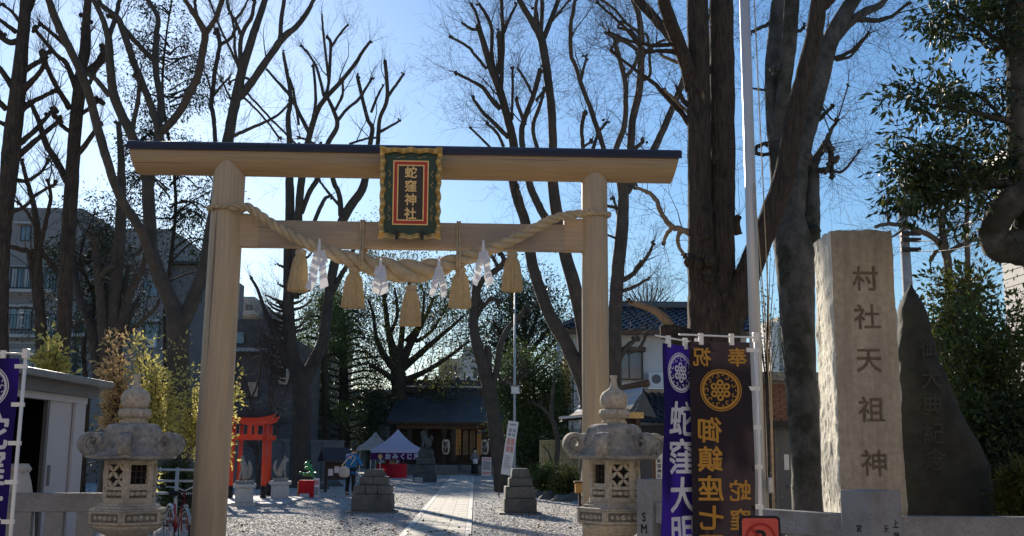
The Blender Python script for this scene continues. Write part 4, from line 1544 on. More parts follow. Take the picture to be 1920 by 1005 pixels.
BARE = 'bare trees of the shrine grounds'
# --- leftmost pollarded tree
t = Tree('pollarded_tree', 'bare pollarded tree cut off by the left edge of the photo', 27, 4, 21, 'bark', group=BARE)
t.limb([(2, 690, 14), (3, 560, 13), (5, 470, 13), (12, 380, 15), (22, 270, 17), (32, 180, 15), (42, 80, 12), (47, 20, 11), (50, -60, 9)], 0, True)
for k in ([(40, 171, 7), (62, 150, 5.5), (78, 131, 4.5), (84, 115, 4)], [(43, 134, 6), (65, 120, 5), (80, 111, 4.5), (82, 94, 4)], [(34, 211, 6), (56, 195, 5), (66, 188, 4.5), (99, 172, 4)], [(30, 275, 6), (66, 244, 5), (100, 205, 3.5)], [(28, 299, 6), (73, 258, 5), (111, 226, 4)],
          [(24, 165, 6), (0, 129, 5), (-30, 110, 4)], [(12, 205, 6), (-15, 178, 5)], [(12, 235, 5), (-15, 222, 4)], [(30, 60, 5), (10, 45, 4), (-10, 30, 3)], [(35, 75, 6), (20, 80, 6), (0, 68, 5)], [(48, 30, 6), (60, 8, 5), (70, -20, 4)], [(40, 45, 4), (20, 20, 3), (5, 10, 2)], [(18, 330, 5), (45, 340, 4), (75, 325, 3), (90, 300, 2.5)], [(8, 400, 4), (40, 390, 3.5), (75, 360, 3), (105, 345, 2.5)]):
    t.limb(k)
t.ends(6, .7, 1, 3, .009, 1.5)
t.twigs(MIDN, 9.0 * t.s * 11, 2, .16, kids=3, r0=1.5 * t.s, spread=.5, up=.3, zmin=4)
t.twigs(93, .9, 1, .09, kids=3, r0=.007)
t.done()
# --- second pollarded tree
t = Tree('pollarded_tree', 'bare pollarded tree with knobbly cut limbs, second from the left edge', 28, 114, 22, 'bark', group=BARE)
t.limb([(114, 700, 13), (120, 620, 13), (124, 520, 13), (128, 440, 13), (134, 360, 13), (140, 250, 12), (150, 160, 12), (156, 110, 9), (160, 60, 8), (166, -10, 7)], 0, True)
for k in ([(126, 340, 7), (105, 300, 6.5), (87, 271, 6), (72, 225, 5), (57, 191, 4)], [(132, 205, 6), (110, 170, 5), (94, 139, 4.5), (80, 104, 4)], [(145, 170, 7), (125, 120, 5), (104, 101, 4), (66, 56, 3.5)], [(150, 130, 6), (132, 94, 5), (77, 45, 3)], [(158, 140, 7), (185, 115, 6), (195, 94, 5)], [(154, 145, 5), (166, 90, 5), (163, 40, 5)], [(136, 300, 6), (165, 265, 5), (185, 235, 4)],
          [(138, 250, 5), (115, 235, 4), (100, 210, 4)], [(140, 220, 5), (165, 205, 4), (187, 186, 4)], [(148, 170, 5), (165, 160, 4), (180, 130, 4), (198, 112, 3)]):
    t.limb(k)
t.ends(7, .8, 1, 3, .01, 1.9)
t.twigs(MIDN, 9.0 * t.s * 11, 2, .16, kids=3, r0=1.5 * t.s, spread=.5, up=.3, zmin=4)
t.twigs(117, 1.0, 1, .1, kids=3, r0=.007)
t.done()
# --- slim forked tree between them
t = Tree('slim_tree', 'slim forked bare tree beside the second pollarded trunk at left', 30, 78, 23, 'bark', group=BARE)
t.limb([(79, 700, 11), (76, 600, 10), (72, 520, 8), (70, 440, 7), (62, 380, 5), (48, 330, 4), (40, 300, 3)], 0, True)
for k in ([(71, 580, 7), (62, 520, 6), (55, 475, 5.5), (40, 468, 5), (10, 460, 4)], [(72, 480, 5), (85, 420, 4), (95, 370, 3.5), (90, 340, 3)], [(55, 475, 5), (75, 470, 5), (100, 500, 5), (112, 510, 4)], [(70, 430, 4), (52, 400, 3), (35, 380, 2.5)]):
    t.limb(k)
t.ends(4, .8, 1, 3, .009, 1.2)
t.twigs(MIDN, 9.0 * t.s * 11, 2, .16, kids=3, r0=1.5 * t.s, spread=.5, up=.3, zmin=4)
t.twigs(43, 1.0, 1, .08, kids=3, zmin=3)
t.done()
# --- dark V-forked pair behind the shed
t = Tree('forked_tree', 'dark forked tree trunks rising behind the shed before the apartment block', 31, 208, 24, 'bark_smooth', group=BARE)
t.limb([(215, 740, 15), (215, 660, 15), (213, 600, 13), (220, 500, 11), (226, 420, 10), (228, 340, 8), (226, 280, 6), (222, 230, 5)], 0, True)
for k in ([(200, 700, 11), (195, 640, 10), (190, 570, 9), (184, 520, 8), (180, 470, 7), (172, 440, 5)], [(186, 720, 11), (170, 610, 9), (150, 560, 8), (142, 520, 6), (140, 490, 5)], [(226, 620, 11), (240, 560, 8), (258, 520, 7), (268, 505, 5), (272, 480, 4)], [(225, 640, 8), (245, 590, 5), (258, 568, 4)], [(232, 630, 6), (262, 605, 4), (290, 580, 3), (297, 566, 2.5)], [(184, 520, 6), (200, 505, 5), (215, 495, 4)], [(236, 575, 5), (236, 530, 4), (240, 500, 3)]):
    t.limb(k)
t.ends(4, 1.0, 1, 3, .009, 1.0)
t.twigs(MIDN, 9.0 * t.s * 11, 2, .16, kids=3, r0=1.5 * t.s, spread=.5, up=.3, zmin=4)
t.twigs(37, 1.2, 1, .1, kids=3, zmin=5)
t.done()
# --- the big zelkova left of the gate
t = Tree('zelkova_tree', 'tall bare zelkova with many spreading limbs just left of the left gate pillar', 24, 338, 25, 'bark_smooth', group=BARE)
t.limb([(336, 830, 22), (335, 740, 21), (334, 660, 20), (333, 615, 20), (322, 570, 15), (300, 520, 14), (285, 470, 12), (280, 410, 12), (277, 335, 11)], 0, True)
t.limb([(338, 610, 16), (350, 590, 14), (368, 545, 13), (383, 505, 12), (398, 420, 12), (412, 340, 12), (428, 262, 11), (436, 215, 10), (445, 174, 10), (455, 129, 9), (473, 70, 8), (487, 30, 7), (500, -10, 6)], 1.2)
L = [
    [(300, 520, 10), (280, 477, 9), (265, 433, 9), (236, 389, 8.5), (217, 350, 8), (198, 292, 8), (181, 230, 8), (170, 188, 7.5), (160, 157, 7.5), (150, 132, 7), (132, 94, 7), (108, 45, 7), (94, 7, 6), (85, -20, 5)],
    [(277, 335, 10), (250, 262, 9.5), (228, 215, 9), (213, 178, 9), (207, 130, 8), (204, 80, 7.5), (199, 56, 6), (188, 24, 5), (171, -5, 4)],
    [(204, 70, 5), (216, 35, 4.5), (226, -5, 4)],
    [(205, 180, 5), (190, 160, 5), (174, 143, 4.5)],
    [(246, 250, 5), (256, 202, 4.5), (261, 167, 4), (255, 140, 3)],
    [(277, 335, 10), (292, 290, 10), (298, 255, 9), (292, 223, 7), (271, 167, 6.5), (250, 115, 6.5), (243, 94, 6.5), (223, 38, 6), (209, 24, 5), (181, 3, 4)],
    [(297, 240, 7), (302, 195, 6.5), (292, 132, 6.5), (293, 70, 6), (295, 31, 5), (274, -5, 4.5)],
    [(292, 118, 5), (270, 95, 5), (250, 73, 5), (226, 45, 4), (205, 30, 3)],
    [(300, 250, 8), (320, 230, 8), (340, 205, 7.5), (360, 165, 7.5), (372, 139, 7), (380, 95, 7), (384, 62, 6.5), (365, 28, 5), (344, -5, 4)],
    [(384, 66, 5.5), (398, 45, 5), (407, 28, 5), (418, -5, 4.5)], [(369, 30, 3), (366, 10, 3), (366, -5, 2.5)],
    [(445, 185, 8), (459, 171, 8), (494, 122, 7.5), (529, 73, 7), (553, 52, 6), (575, 25, 5), (590, -5, 4)],
    [(525, 76, 5), (527, 42, 4.5), (534, -5, 4)], [(452, 130, 5), (452, 70, 4.5), (473, 28, 4), (478, -5, 3.5)], [(452, 66, 4), (440, 38, 3.5), (431, 21, 3), (424, -5, 2.5)], [(440, 38, 3.5), (455, 20, 2.5), (463, 3, 2)],
    [(449, 130, 3), (434, 97, 2.5), (407, 38, 2.2), (393, 0, 2)], [(448, 125, 3), (440, 90, 3), (440, 60, 2.5), (432, 25, 2)],
    [(396, 420, 5), (404, 330, 4.5), (403, 264, 4.5), (400, 216, 4.5), (396, 195, 5), (404, 130, 4.5), (412, 84, 4.5), (407, 57, 5)], [(412, 84, 4), (432, 72, 3.5), (440, 55, 3)], [(400, 180, 3), (412, 165, 2.5), (430, 145, 2)], [(398, 190, 2.5), (390, 150, 2), (372, 118, 1.8)],
    [(437, 255, 4), (470, 240, 3.5), (505, 225, 3), (530, 208, 2.8), (545, 190, 2.5)], [(440, 200, 2.5), (425, 170, 2), (415, 150, 1.6)],
    [(470, 150, 3), (450, 145, 2.5), (430, 155, 2)], [(460, 170, 2.5), (500, 215, 2.4), (540, 255, 2.4), (560, 275, 2.4)], [(455, 180, 2.4), (490, 215, 2.2), (525, 260, 2.2)], [(280, 440, 5), (262, 470, 4), (250, 480, 3)],
]
for k in L:
    t.limb(k)
t.ends(5, 1.1, 1, 3, .008, 1.1, .5)
t.twigs(MIDN, 9.0 * t.s * 11, 2, .16, kids=3, r0=1.5 * t.s, spread=.5, up=.3, zmin=4)
t.twigs(122, 1.5, 2, .07, kids=3, r0=.006, zmin=4.5)
t.done()
# --- tree with burrs seen through the gate, left half
t = Tree('burred_tree', 'bare forked tree with burrs and short sprouts seen through the gate at left', 45, 566, 26, 'bark_smooth', group=BARE)
t.limb([(563, 900, 21), (564, 830, 19), (566, 760, 18), (563, 715, 18), (552, 680, 13), (545, 640, 12), (541, 590, 11), (541, 540, 10), (542, 470, 10), (544, 396, 9), (543, 343, 8), (545, 290, 6), (540, 223, 5), (545, 181, 4), (533, 110, 3), (531, 98, 2.5)], 0, True)
t.limb([(568, 720, 14), (588, 680, 12), (604, 645, 10.5), (610, 610, 10), (615, 566, 9.5), (622, 520, 9), (630, 480, 9), (636, 430, 9), (655, 390, 9), (679, 355, 8), (690, 310, 6), (694, 271, 5), (698, 240, 4.5), (688, 219, 4), (670, 143, 3.5)], 1.0)
for k in ([(553, 560, 8), (556, 480, 8), (560, 400, 7.5), (565, 340, 7), (573, 290, 6), (580, 255, 5.5), (592, 215, 5), (607, 188, 4.5), (639, 153, 4), (667, 118, 3.5), (677, 101, 3), (694, 78, 2.5)],
          [(565, 400, 5), (581, 358, 5), (595, 335, 5), (612, 275, 5), (632, 237, 4.5), (626, 209, 4), (610, 175, 3)], [(580, 250, 4), (560, 210, 3.5), (545, 181, 3.5), (514, 146, 2.5), (500, 130, 2)], [(583, 240, 3), (592, 188, 3), (587, 122, 2.5)], [(606, 190, 3.5), (616, 157, 3), (620, 84, 3), (613, 70, 3)], [(607, 180, 3), (595, 130, 2.5), (582, 107, 2.2), (565, 85, 2)],
          [(632, 228, 3.5), (650, 205, 3), (674, 184, 3), (698, 146, 2.3)], [(626, 209, 3), (642, 180, 2.5), (642, 155, 2)], [(700, 300, 4.5), (708, 271, 4.5), (712, 223, 4), (726, 184, 4), (722, 115, 3.5)], [(727, 182, 3), (742, 160, 2.8), (757, 139, 2.5)], [(713, 247, 3), (735, 235, 2.5), (750, 226, 2.2)], [(696, 210, 3), (708, 180, 2.5), (719, 160, 2)], [(640, 405, 6), (636, 365, 5), (626, 342, 5), (615, 300, 4), (600, 270, 3)], [(640, 390, 3), (615, 360, 2.5), (600, 340, 2)],
          [(625, 545, 6), (640, 515, 5), (655, 490, 4.5), (665, 460, 4)], [(588, 420, 4), (600, 390, 4), (610, 372, 3.5), (618, 368, 3)], [(560, 235, 2.6), (550, 170, 2.3), (540, 140, 2)], [(620, 90, 2.5), (640, 60, 2.2), (652, 47, 2)], [(616, 150, 2.5), (606, 60, 2.2), (604, 30, 1.8)],
          [(540, 690, 8), (522, 640, 6), (500, 590, 4), (484, 545, 3), (470, 520, 2.4)], [(655, 270, 2.4), (680, 262, 2.2), (705, 258, 2)], [(590, 270, 2.6), (575, 262, 2.3), (560, 258, 2)]):
    t.limb(k)
rg = t.rg
for i in range(46):      # burr sprouts on the old stem
    yy = rg.uniform(490, 720)
    sg = rg.choice((-1, -1, 1))
    x0 = 543 + sg * 8
    l = rg.uniform(12, 40)
    t.limb([(x0, yy, 3.2), (x0 + sg * l * .6, yy - l * .2, 2.2), (x0 + sg * l, yy - l * rg.uniform(.3, .7), 1.4)], store=True)
t.ends(4, 1.1, 1, 3, .008, 1.0)
t.twigs(MIDN, 9.0 * t.s * 11, 2, .16, kids=3, r0=1.5 * t.s, spread=.5, up=.3, zmin=4)
t.twigs(161, 1.6, 2, .06, kids=3, r0=.007, zmin=4)
t.done()
# --- trees right of centre
t = Tree('tall_bare_tree', 'tall bare tree leaning left behind the right gate pillar', 31, 1120, 27, 'bark_smooth', group=BARE)
t.limb([(1110, 880, 17), (1106, 800, 16), (1100, 740, 15), (1085, 695, 14), (1059, 639, 13), (1035, 600, 12), (1018, 558, 11.5), (1005, 520, 11), (996, 485, 10.5), (985, 418, 10), (972, 380, 9), (962, 340, 8.5), (964, 279, 8.5), (954, 230, 8), (936, 167, 7.5), (919, 122, 7), (905, 75, 6), (898, 52, 5)], 0, True)
t.limb([(1102, 760, 15), (1100, 680, 14), (1092, 610, 13), (1078, 540, 13), (1062, 485, 12), (1048, 420, 11.5), (1037, 350, 10.5), (1037, 279, 8.5), (1034, 209, 8), (1027, 146, 8), (1016, 77, 8), (1000, 45, 6.5), (975, 3, 5.5), (965, -20, 5)], -1)
for k in ([(1048, 430, 9), (1030, 420, 8), (1010, 385, 7.5), (994, 350, 7), (984, 300, 6), (978, 250, 5.5), (985, 220, 5), (999, 181, 5), (1008, 150, 5), (1013, 129, 4.5)],
          [(938, 172, 5), (941, 130, 4.5), (943, 70, 4), (940, -5, 3.5)], [(942, 68, 3.5), (955, 35, 3), (968, 8, 2.5)], [(938, 205, 5), (920, 185, 4.5), (905, 164, 4), (880, 150, 3), (853, 136, 2.5)], [(954, 258, 5), (940, 245, 4.5), (926, 230, 4), (905, 210, 3.5), (887, 184, 3)], [(930, 140, 4.5), (922, 104, 4), (922, 56, 4), (910, 25, 3.5), (898, 8, 3)], [(932, 145, 4), (937, 100, 4), (935, 60, 4.5)],
          [(985, 235, 4), (972, 200, 3.5), (968, 185, 3.5)], [(1009, 282, 3.5), (999, 240, 4), (1013, 195, 3.5), (1023, 164, 3)], [(912, 129, 3.5), (892, 105, 3), (877, 87, 3), (846, 70, 2.5)], [(960, 225, 3), (961, 180, 3), (961, 128, 2.5)], [(1020, 70, 5.5), (1034, 35, 5), (1048, -5, 4.5)], [(1014, 70, 4.5), (1016, 30, 4), (1016, -5, 4)], [(1003, 40, 4), (1005, 10, 3.5), (1008, -10, 3)], [(1012, 60, 3.5), (1005, 20, 3), (998, 15, 3)], [(1034, 40, 3), (1052, 20, 2.4), (1068, 0, 2)],
          [(985, 418, 5), (978, 380, 4.5), (968, 350, 4)], [(1000, 180, 3), (985, 150, 2.6), (972, 130, 2.3)], [(945, 275, 3), (932, 250, 3), (912, 230, 2.5)], [(926, 285, 3), (905, 262, 2.6), (882, 240, 2.2)], [(1005, 190, 4), (1012, 180, 3), (1022, 170, 3)], [(900, 55, 3), (885, 55, 3), (870, 45, 2.6)], [(900, 52, 3.5), (893, 25, 3), (885, 10, 2.5)]):
    t.limb(k)
t.ends(5, 1.3, 1, 3, .008, 1.1, .4)
t.twigs(MIDN, 9.0 * t.s * 11, 2, .16, kids=3, r0=1.5 * t.s, spread=.5, up=.3, zmin=4)
t.twigs(156, 1.9, 2, .075, kids=4, r0=.006, zmin=6, spread=.62, up=.12)
t.done()
t = Tree('bare_tree', 'bare tree directly right of the right gate pillar', 28, 1150, 28, 'bark_smooth', group=BARE)
t.limb([(1150, 900, 14), (1151, 800, 14), (1152, 680, 13.5), (1153, 600, 13), (1156, 540, 12.5), (1161, 480, 12.5), (1167, 420, 12), (1170, 352, 10), (1178, 310, 8), (1183, 270, 7.5), (1186, 226, 7.5), (1199, 167, 7.5), (1202, 104, 7), (1199, 35, 6), (1185, -5, 5)], 0, True)
for k in ([(1168, 370, 8), (1158, 320, 6), (1153, 286, 6), (1171, 237, 5.5), (1173, 190, 5), (1172, 150, 5), (1160, 105, 4.5), (1152, 80, 4)], [(1174, 360, 8), (1195, 330, 7.5), (1223, 286, 7.5), (1240, 250, 7), (1251, 226, 7), (1268, 185, 6.5), (1281, 150, 6), (1290, 110, 5)], [(1162, 529, 5), (1185, 515, 5), (1202, 496, 4), (1215, 478, 3.5), (1225, 455, 2.5)], [(1186, 515, 3.5), (1195, 500, 4), (1203, 492, 3)], [(1161, 546, 4), (1185, 540, 3.5), (1217, 521, 2.2)],
          [(1153, 690, 8), (1166, 664, 6), (1178, 648, 5), (1191, 637, 4)], [(1176, 662, 4), (1195, 655, 3.5), (1206, 640, 3.2), (1212, 625, 3)], [(1172, 145, 4), (1185, 130, 3.5), (1199, 100, 3.5)], [(1172, 140, 3), (1160, 110, 3), (1145, 95, 3)], [(1202, 110, 4), (1215, 95, 3.5), (1235, 80, 3), (1255, 72, 2.5)], [(1200, 150, 3.5), (1218, 140, 3), (1215, 70, 2.5), (1205, 65, 2.5)], [(1198, 60, 3.5), (1175, 45, 3), (1150, 15, 2.6), (1120, -5, 2.4)], [(1196, 95, 4), (1175, 80, 3.5), (1155, 72, 3.5), (1138, 62, 2.8)],
          [(1165, 440, 4), (1158, 400, 3), (1150, 370, 2.5)], [(1160, 392, 3), (1140, 386, 3), (1128, 392, 2.5)], [(1162, 450, 3), (1150, 445, 2.4), (1138, 440, 2)], [(1183, 285, 4), (1195, 275, 4), (1206, 266, 3.5)], [(1200, 90, 4), (1185, 60, 3.5), (1160, 52, 3), (1165, 40, 2.5)],
          [(1132, 340, 6), (1133, 286, 5), (1115, 226, 5), (1091, 160, 4.5), (1078, 120, 4), (1071, 104, 4), (1070, 52, 4), (1074, 25, 3.5), (1080, -5, 3)], [(1097, 345, 5), (1094, 286, 4), (1091, 244, 4), (1096, 209, 4)], [(1110, 286, 3.5), (1122, 250, 3.5), (1138, 228, 3)], [(1088, 155, 3), (1094, 130, 2.8), (1099, 108, 2.4)], [(1094, 275, 2.6), (1102, 270, 2.4), (1108, 266, 2.4)]):
    t.limb(k)
t.ends(5, 1.1, 1, 3, .008, 1.3, .3)
t.twigs(MIDN, 9.0 * t.s * 11, 2, .16, kids=3, r0=1.5 * t.s, spread=.5, up=.3, zmin=4)
t.twigs(122, 1.7, 2, .08, kids=4, r0=.007, zmin=5, spread=.65, up=.1)
t.done()
t = Tree('rough_barked_tree', 'massive rough dark double trunk behind the banners', 17, 1335, 29, 'bark', group=BARE)
t.limb([(1336, 760, 52), (1337, 690, 48), (1333, 640, 45), (1325, 580, 36), (1318, 520, 29), (1314, 440, 25), (1312, 350, 23), (1311, 250, 23), (1310, 130, 22), (1308, 0, 21), (1306, -80, 20)], 0, True, rough=.1)
t.limb([(1346, 660, 40), (1352, 600, 32), (1353, 540, 27), (1353, 460, 25), (1354, 350, 25), (1354, 250, 25), (1354, 130, 25), (1353, 20, 24), (1352, -80, 23)], .25, rough=.1)
t.limb([(1350, 660, 34), (1368, 600, 28), (1388, 555, 25), (1415, 480, 23), (1446, 404, 22), (1470, 335, 21), (1490, 226, 20), (1508, 150, 19), (1524, 80, 17), (1533, 20, 16), (1545, -60, 14)], -.6, rough=.1)
for k in ([(1298, 170, 14), (1285, 115, 14), (1266, 63, 14), (1250, 21, 13), (1240, -20, 12)], [(1285, 120, 10), (1262, 75, 10), (1237, 45, 10), (1210, 15, 10), (1185, -15, 9)], [(1280, 100, 6), (1240, 95, 4), (1205, 92, 3.2), (1170, 50, 2.8), (1120, 5, 2.2)], [(1270, 80, 5), (1235, 85, 4), (1190, 80, 3), (1142, 60, 2.2)], [(1300, 240, 7), (1275, 210, 5.5), (1230, 160, 4.5), (1190, 130, 3.5), (1150, 100, 2.6)], [(1298, 200, 6), (1282, 190, 5), (1270, 165, 4)], [(1538, 20, 8), (1560, 0, 7), (1575, -20, 6)], [(1340, 600, 9), (1325, 560, 6), (1318, 540, 5)], [(1385, 440, 8), (1380, 418, 8), (1385, 405, 6)]):
    t.limb(k)
for k in ([(1351, 132, 5), (1350, 100, 5), (1346, 78, 5), (1334, 52, 4)], [(1336, 143, 5), (1325, 130, 5), (1303, 122, 4.5), (1270, 116, 3.6), (1240, 104, 3)], [(1325, 226, 4), (1308, 222, 4), (1292, 212, 4), (1268, 190, 3.5), (1245, 168, 3)], [(1328, 260, 3.5), (1322, 225, 3.5), (1318, 200, 3), (1319, 170, 2.6)], [(1295, 436, 7), (1275, 430, 6), (1258, 424, 5.5), (1240, 400, 5), (1228, 372, 4.5), (1210, 358, 4), (1192, 352, 3)], [(1262, 424, 5), (1250, 440, 4), (1244, 456, 3.5)], [(1276, 432, 5), (1270, 455, 4), (1284, 480, 3.5)], [(1286, 640, 12), (1262, 618, 11), (1245, 596, 9), (1222, 580, 7), (1180, 566, 4.5)], [(1320, 620, 2.2), (1335, 560, 2), (1345, 520, 1.8), (1350, 470, 1.4)], [(1318, 470, 2), (1325, 400, 1.8), (1330, 340, 1.5), (1328, 260, 1.4)]):
    t.limb(k, mat='bark_pale', rough=.2)
t.limb([(1238, 622, 13), (1262, 625, 18), (1290, 640, 24)], 0, rough=.1)
for px, py, r in ((1322, 440, .1), (1312, 495, .16), (1318, 530, .15), (1300, 170, .08), (1340, 300, .07)):
    t.knob(at(px, py, 17 - .2), r, 5)
t.ends(3, .9, 1, 3, .006, .6, .3)
t.twigs(MIDN, 9.0 * t.s * 11, 2, .16, kids=3, r0=1.5 * t.s, spread=.5, up=.3, zmin=4)
t.twigs(93, 1.3, 2, .12, kids=3, r0=.006, zmin=3, spread=.65, up=.1)
t.done()
t = Tree('lichened_tree', 'grey lichened tree trunk with upright limbs left of the pale monument', 18.6, 1510, 30, 'bark_grey', group=BARE)
t.limb([(1513, 950, 27), (1510, 850, 27), (1505, 760, 29), (1500, 690, 30), (1496, 620, 32), (1494, 560, 34), (1490, 490, 37), (1484, 440, 36), (1484, 400, 27), (1492, 340, 22), (1503, 278, 20), (1520, 215, 19), (1536, 157, 18), (1553, 87, 17), (1575, 40, 16), (1600, 0, 14), (1620, -30, 13)], 0, True, rough=.08)
t.limb([(1512, 500, 22), (1517, 450, 21), (1521, 400, 17), (1522, 350, 15), (1521, 320, 15), (1523, 300, 12)], .2, rough=.08)
t.limb([(1472, 430, 22), (1462, 370, 16), (1456, 300, 14), (1450, 230, 14), (1448, 160, 15), (1450, 100, 15), (1462, 0, 16), (1468, -50, 15)], .6, rough=.08)
for k in ([(1456, 250, 12), (1466, 195, 13), (1476, 120, 14), (1482, 50, 15), (1487, -30, 15)], [(1560, 80, 11), (1590, 45, 10), (1622, 22, 9), (1650, 10, 7), (1668, -15, 6)], [(1605, 35, 7), (1640, 38, 5), (1672, 30, 4), (1695, 12, 3), (1705, 5, 3)], [(1525, 310, 10), (1535, 290, 8), (1548, 268, 6.5), (1558, 245, 4), (1569, 226, 3.5)], [(1535, 225, 5), (1548, 212, 4), (1560, 200, 3)], [(1562, 110, 4.5), (1590, 100, 4), (1615, 78, 3.5), (1628, 62, 3)], [(1567, 112, 3.5), (1595, 105, 3), (1625, 68, 2.6)], [(1522, 330, 6), (1540, 318, 5), (1552, 320, 4)], [(1552, 265, 6), (1558, 285, 6), (1558, 310, 6), (1560, 335, 4)], [(1560, 320, 3), (1578, 322, 3), (1595, 305, 2.5), (1612, 282, 2)],
          [(1450, 285, 4), (1435, 290, 4), (1418, 287, 4), (1420, 275, 4), (1438, 268, 4)], [(1448, 170, 3), (1425, 168, 2.5), (1408, 165, 2)], [(1482, 60, 4), (1500, 57, 3.5), (1508, 50, 3)], [(1450, 40, 5), (1430, 50, 4), (1405, 62, 3.5)], [(1545, 205, 2.2), (1568, 225, 1.5), (1590, 160, 1.5)]):
    t.limb(k)
for px, py, r in ((1552, 275, .07), (1560, 300, .08), (1545, 320, .06), (1536, 200, .06), (1512, 300, .09), (1455, 130, .06), (1522, 425, .12), (1478, 470, .1)):
    t.knob(at(px, py, 18.5), r * 1.3, 5)
t.ends(4, .9, 1, 3, .006, .7, .0)
t.twigs(MIDN, 9.0 * t.s * 11, 2, .16, kids=3, r0=1.5 * t.s, spread=.5, up=.3, zmin=4)
t.twigs(70, 1.5, 2, .1, kids=4, r0=.006, zmin=4, spread=.7, up=.05)
t.done()
# --- trunks deeper in the grounds
t = Tree('leaning_tree', 'bare leaning trunk right of the paved path beside the tall notice', 42, 941, 31, 'bark_smooth', group=BARE)
t.limb([(941, 918, 15), (937, 870, 14), (931, 826, 14), (926, 780, 13), (918, 733, 12.5), (908, 695, 12), (898, 660, 11), (890, 625, 9.5), (888, 595, 9), (892, 560, 9), (894, 536, 9)], 0, True)
for k in ([(918, 733, 9), (915, 690, 8), (914, 652, 8)], [(920, 735, 6), (932, 690, 6), (936, 655, 5.5), (950, 620, 5), (972, 595, 4.5), (985, 580, 4)], [(894, 545, 6), (905, 525, 6), (918, 515, 6), (935, 502, 6), (945, 490, 5), (940, 475, 4)], [(893, 545, 5), (897, 500, 4.5), (893, 480, 4)], [(898, 560, 4), (905, 575, 4), (920, 560, 4), (935, 565, 4)], [(890, 605, 4), (900, 585, 3.5), (905, 575, 3.5)], [(922, 790, 6), (912, 760, 5), (906, 740, 4)], [(931, 690, 4), (940, 715, 3), (955, 720, 3), (975, 705, 3)], [(935, 503, 4), (922, 480, 3), (912, 470, 3)], [(944, 492, 4), (955, 480, 3), (950, 465, 3)]):
    t.limb(k)
t.ends(4, 1.0, 1, 3, .01, 1.3)
t.twigs(MIDN, 9.0 * t.s * 11, 2, .16, kids=3, r0=1.5 * t.s, spread=.5, up=.3, zmin=4)
t.twigs(43, 1.6, 2, .08, kids=3, zmin=4)
t.done()
t = Tree('thin_tree', 'thin bare sapling before the bamboo fence', 40, 1047, 32, 'bark_smooth', group=BARE)
t.limb([(1046, 905, 5), (1044, 860, 5), (1046, 830, 5), (1040, 800, 4.5), (1034, 780, 4), (1036, 740, 3.5), (1039, 715, 2.6)], 0, True)
t.limb([(1034, 782, 3), (1020, 768, 2.5), (1000, 755, 1.8)])
t.limb([(1036, 870, 2), (1028, 848, 1.6), (1018, 836, 1.2)])
t.twigs(14, .9, 1, .06, kids=3, zmin=2)
t.done()
t = Tree('far_bare_tree', 'small round-crowned bare tree behind the tiled house roof', 60, 1215, 33, 'bark_smooth', group=BARE)
t.limb([(1213, 700, 5), (1214, 640, 5), (1214, 600, 4), (1214, 585, 3)], 0, True)
for i in range(17):
    a = R(-80 + i * 10)
    l = 45 + 18 * t.rg.random()
    t.limb([(1214, 596, 2), (1214 + math.sin(a) * l * .5, 590 - math.cos(a) * l * .4, 1.4), (1214 + math.sin(a) * l, 590 - math.cos(a) * l * .95, .8)])
t.twigs(99, 2.2, 1, .1, kids=4, r0=.02, up=.4)
t.done()
t = Tree('bare_tree', 'bare spreading tree behind the pale monument and utility pole', 24, 1775, 34, 'bark_smooth', group=BARE)
t.limb([(1782, 760, 9), (1780, 600, 8), (1778, 500, 8), (1772, 470, 8), (1768, 440, 7), (1766, 410, 6.5), (1772, 395, 6), (1795, 380, 4), (1808, 370, 3)], 0, True)
for k in ([(1770, 470, 6), (1755, 450, 5.5), (1730, 435, 5), (1700, 425, 4.5), (1672, 420, 4), (1640, 425, 3)], [(1775, 475, 5), (1800, 460, 4), (1830, 450, 3.5), (1870, 440, 3)], [(1745, 490, 4), (1752, 475, 4), (1762, 468, 3)], [(1818, 600, 6), (1815, 500, 5), (1812, 430, 4.5), (1814, 370, 4), (1810, 300, 2)], [(1766, 415, 4), (1760, 395, 3), (1740, 380, 2.4)], [(1700, 425, 3), (1680, 440, 2.4), (1660, 450, 2)], [(1668, 420, 3), (1662, 390, 2.4), (1668, 360, 2)], [(1798, 458, 3), (1790, 440, 2.4), (1800, 410, 2)], [(1860, 480, 4), (1890, 490, 3), (1920, 485, 3)]):
    t.limb(k)
t.twigs(96, 1.7, 2, .1, kids=4, r0=.007, spread=.7, up=.1)
t.done()

t = Tree('bare_shrub', 'tangled bare shrub before the grey wall right of the left gate pillar', 43, 480, 35, 'bark_smooth', group=BARE, cat='shrub')
t.limb([(484, 905, 4), (482, 860, 4), (476, 800, 3.5), (470, 750, 3), (455, 700, 2.4), (447, 670, 2)], 0, True)
for k in ([(480, 860, 3), (500, 800, 2.6), (512, 740, 2.2), (520, 690, 1.8), (515, 650, 1.4)], [(474, 790, 2.6), (455, 750, 2.2), (448, 720, 1.8)], [(500, 800, 2.4), (520, 770, 2), (540, 720, 1.6), (548, 680, 1.3)], [(478, 820, 2.6), (500, 790, 2), (525, 800, 1.6)], [(470, 750, 2.2), (485, 710, 2), (490, 660, 1.6), (485, 630, 1.2)], [(482, 850, 2.4), (460, 820, 2), (446, 790, 1.6)], [(512, 740, 2), (500, 700, 1.6), (505, 665, 1.2)]):
    t.limb(k)
t.twigs(120, 1.5, 2, .1, kids=4, r0=.012, spread=.6, up=.15)
t.done()
EVG = 'evergreens of the shrine grounds'
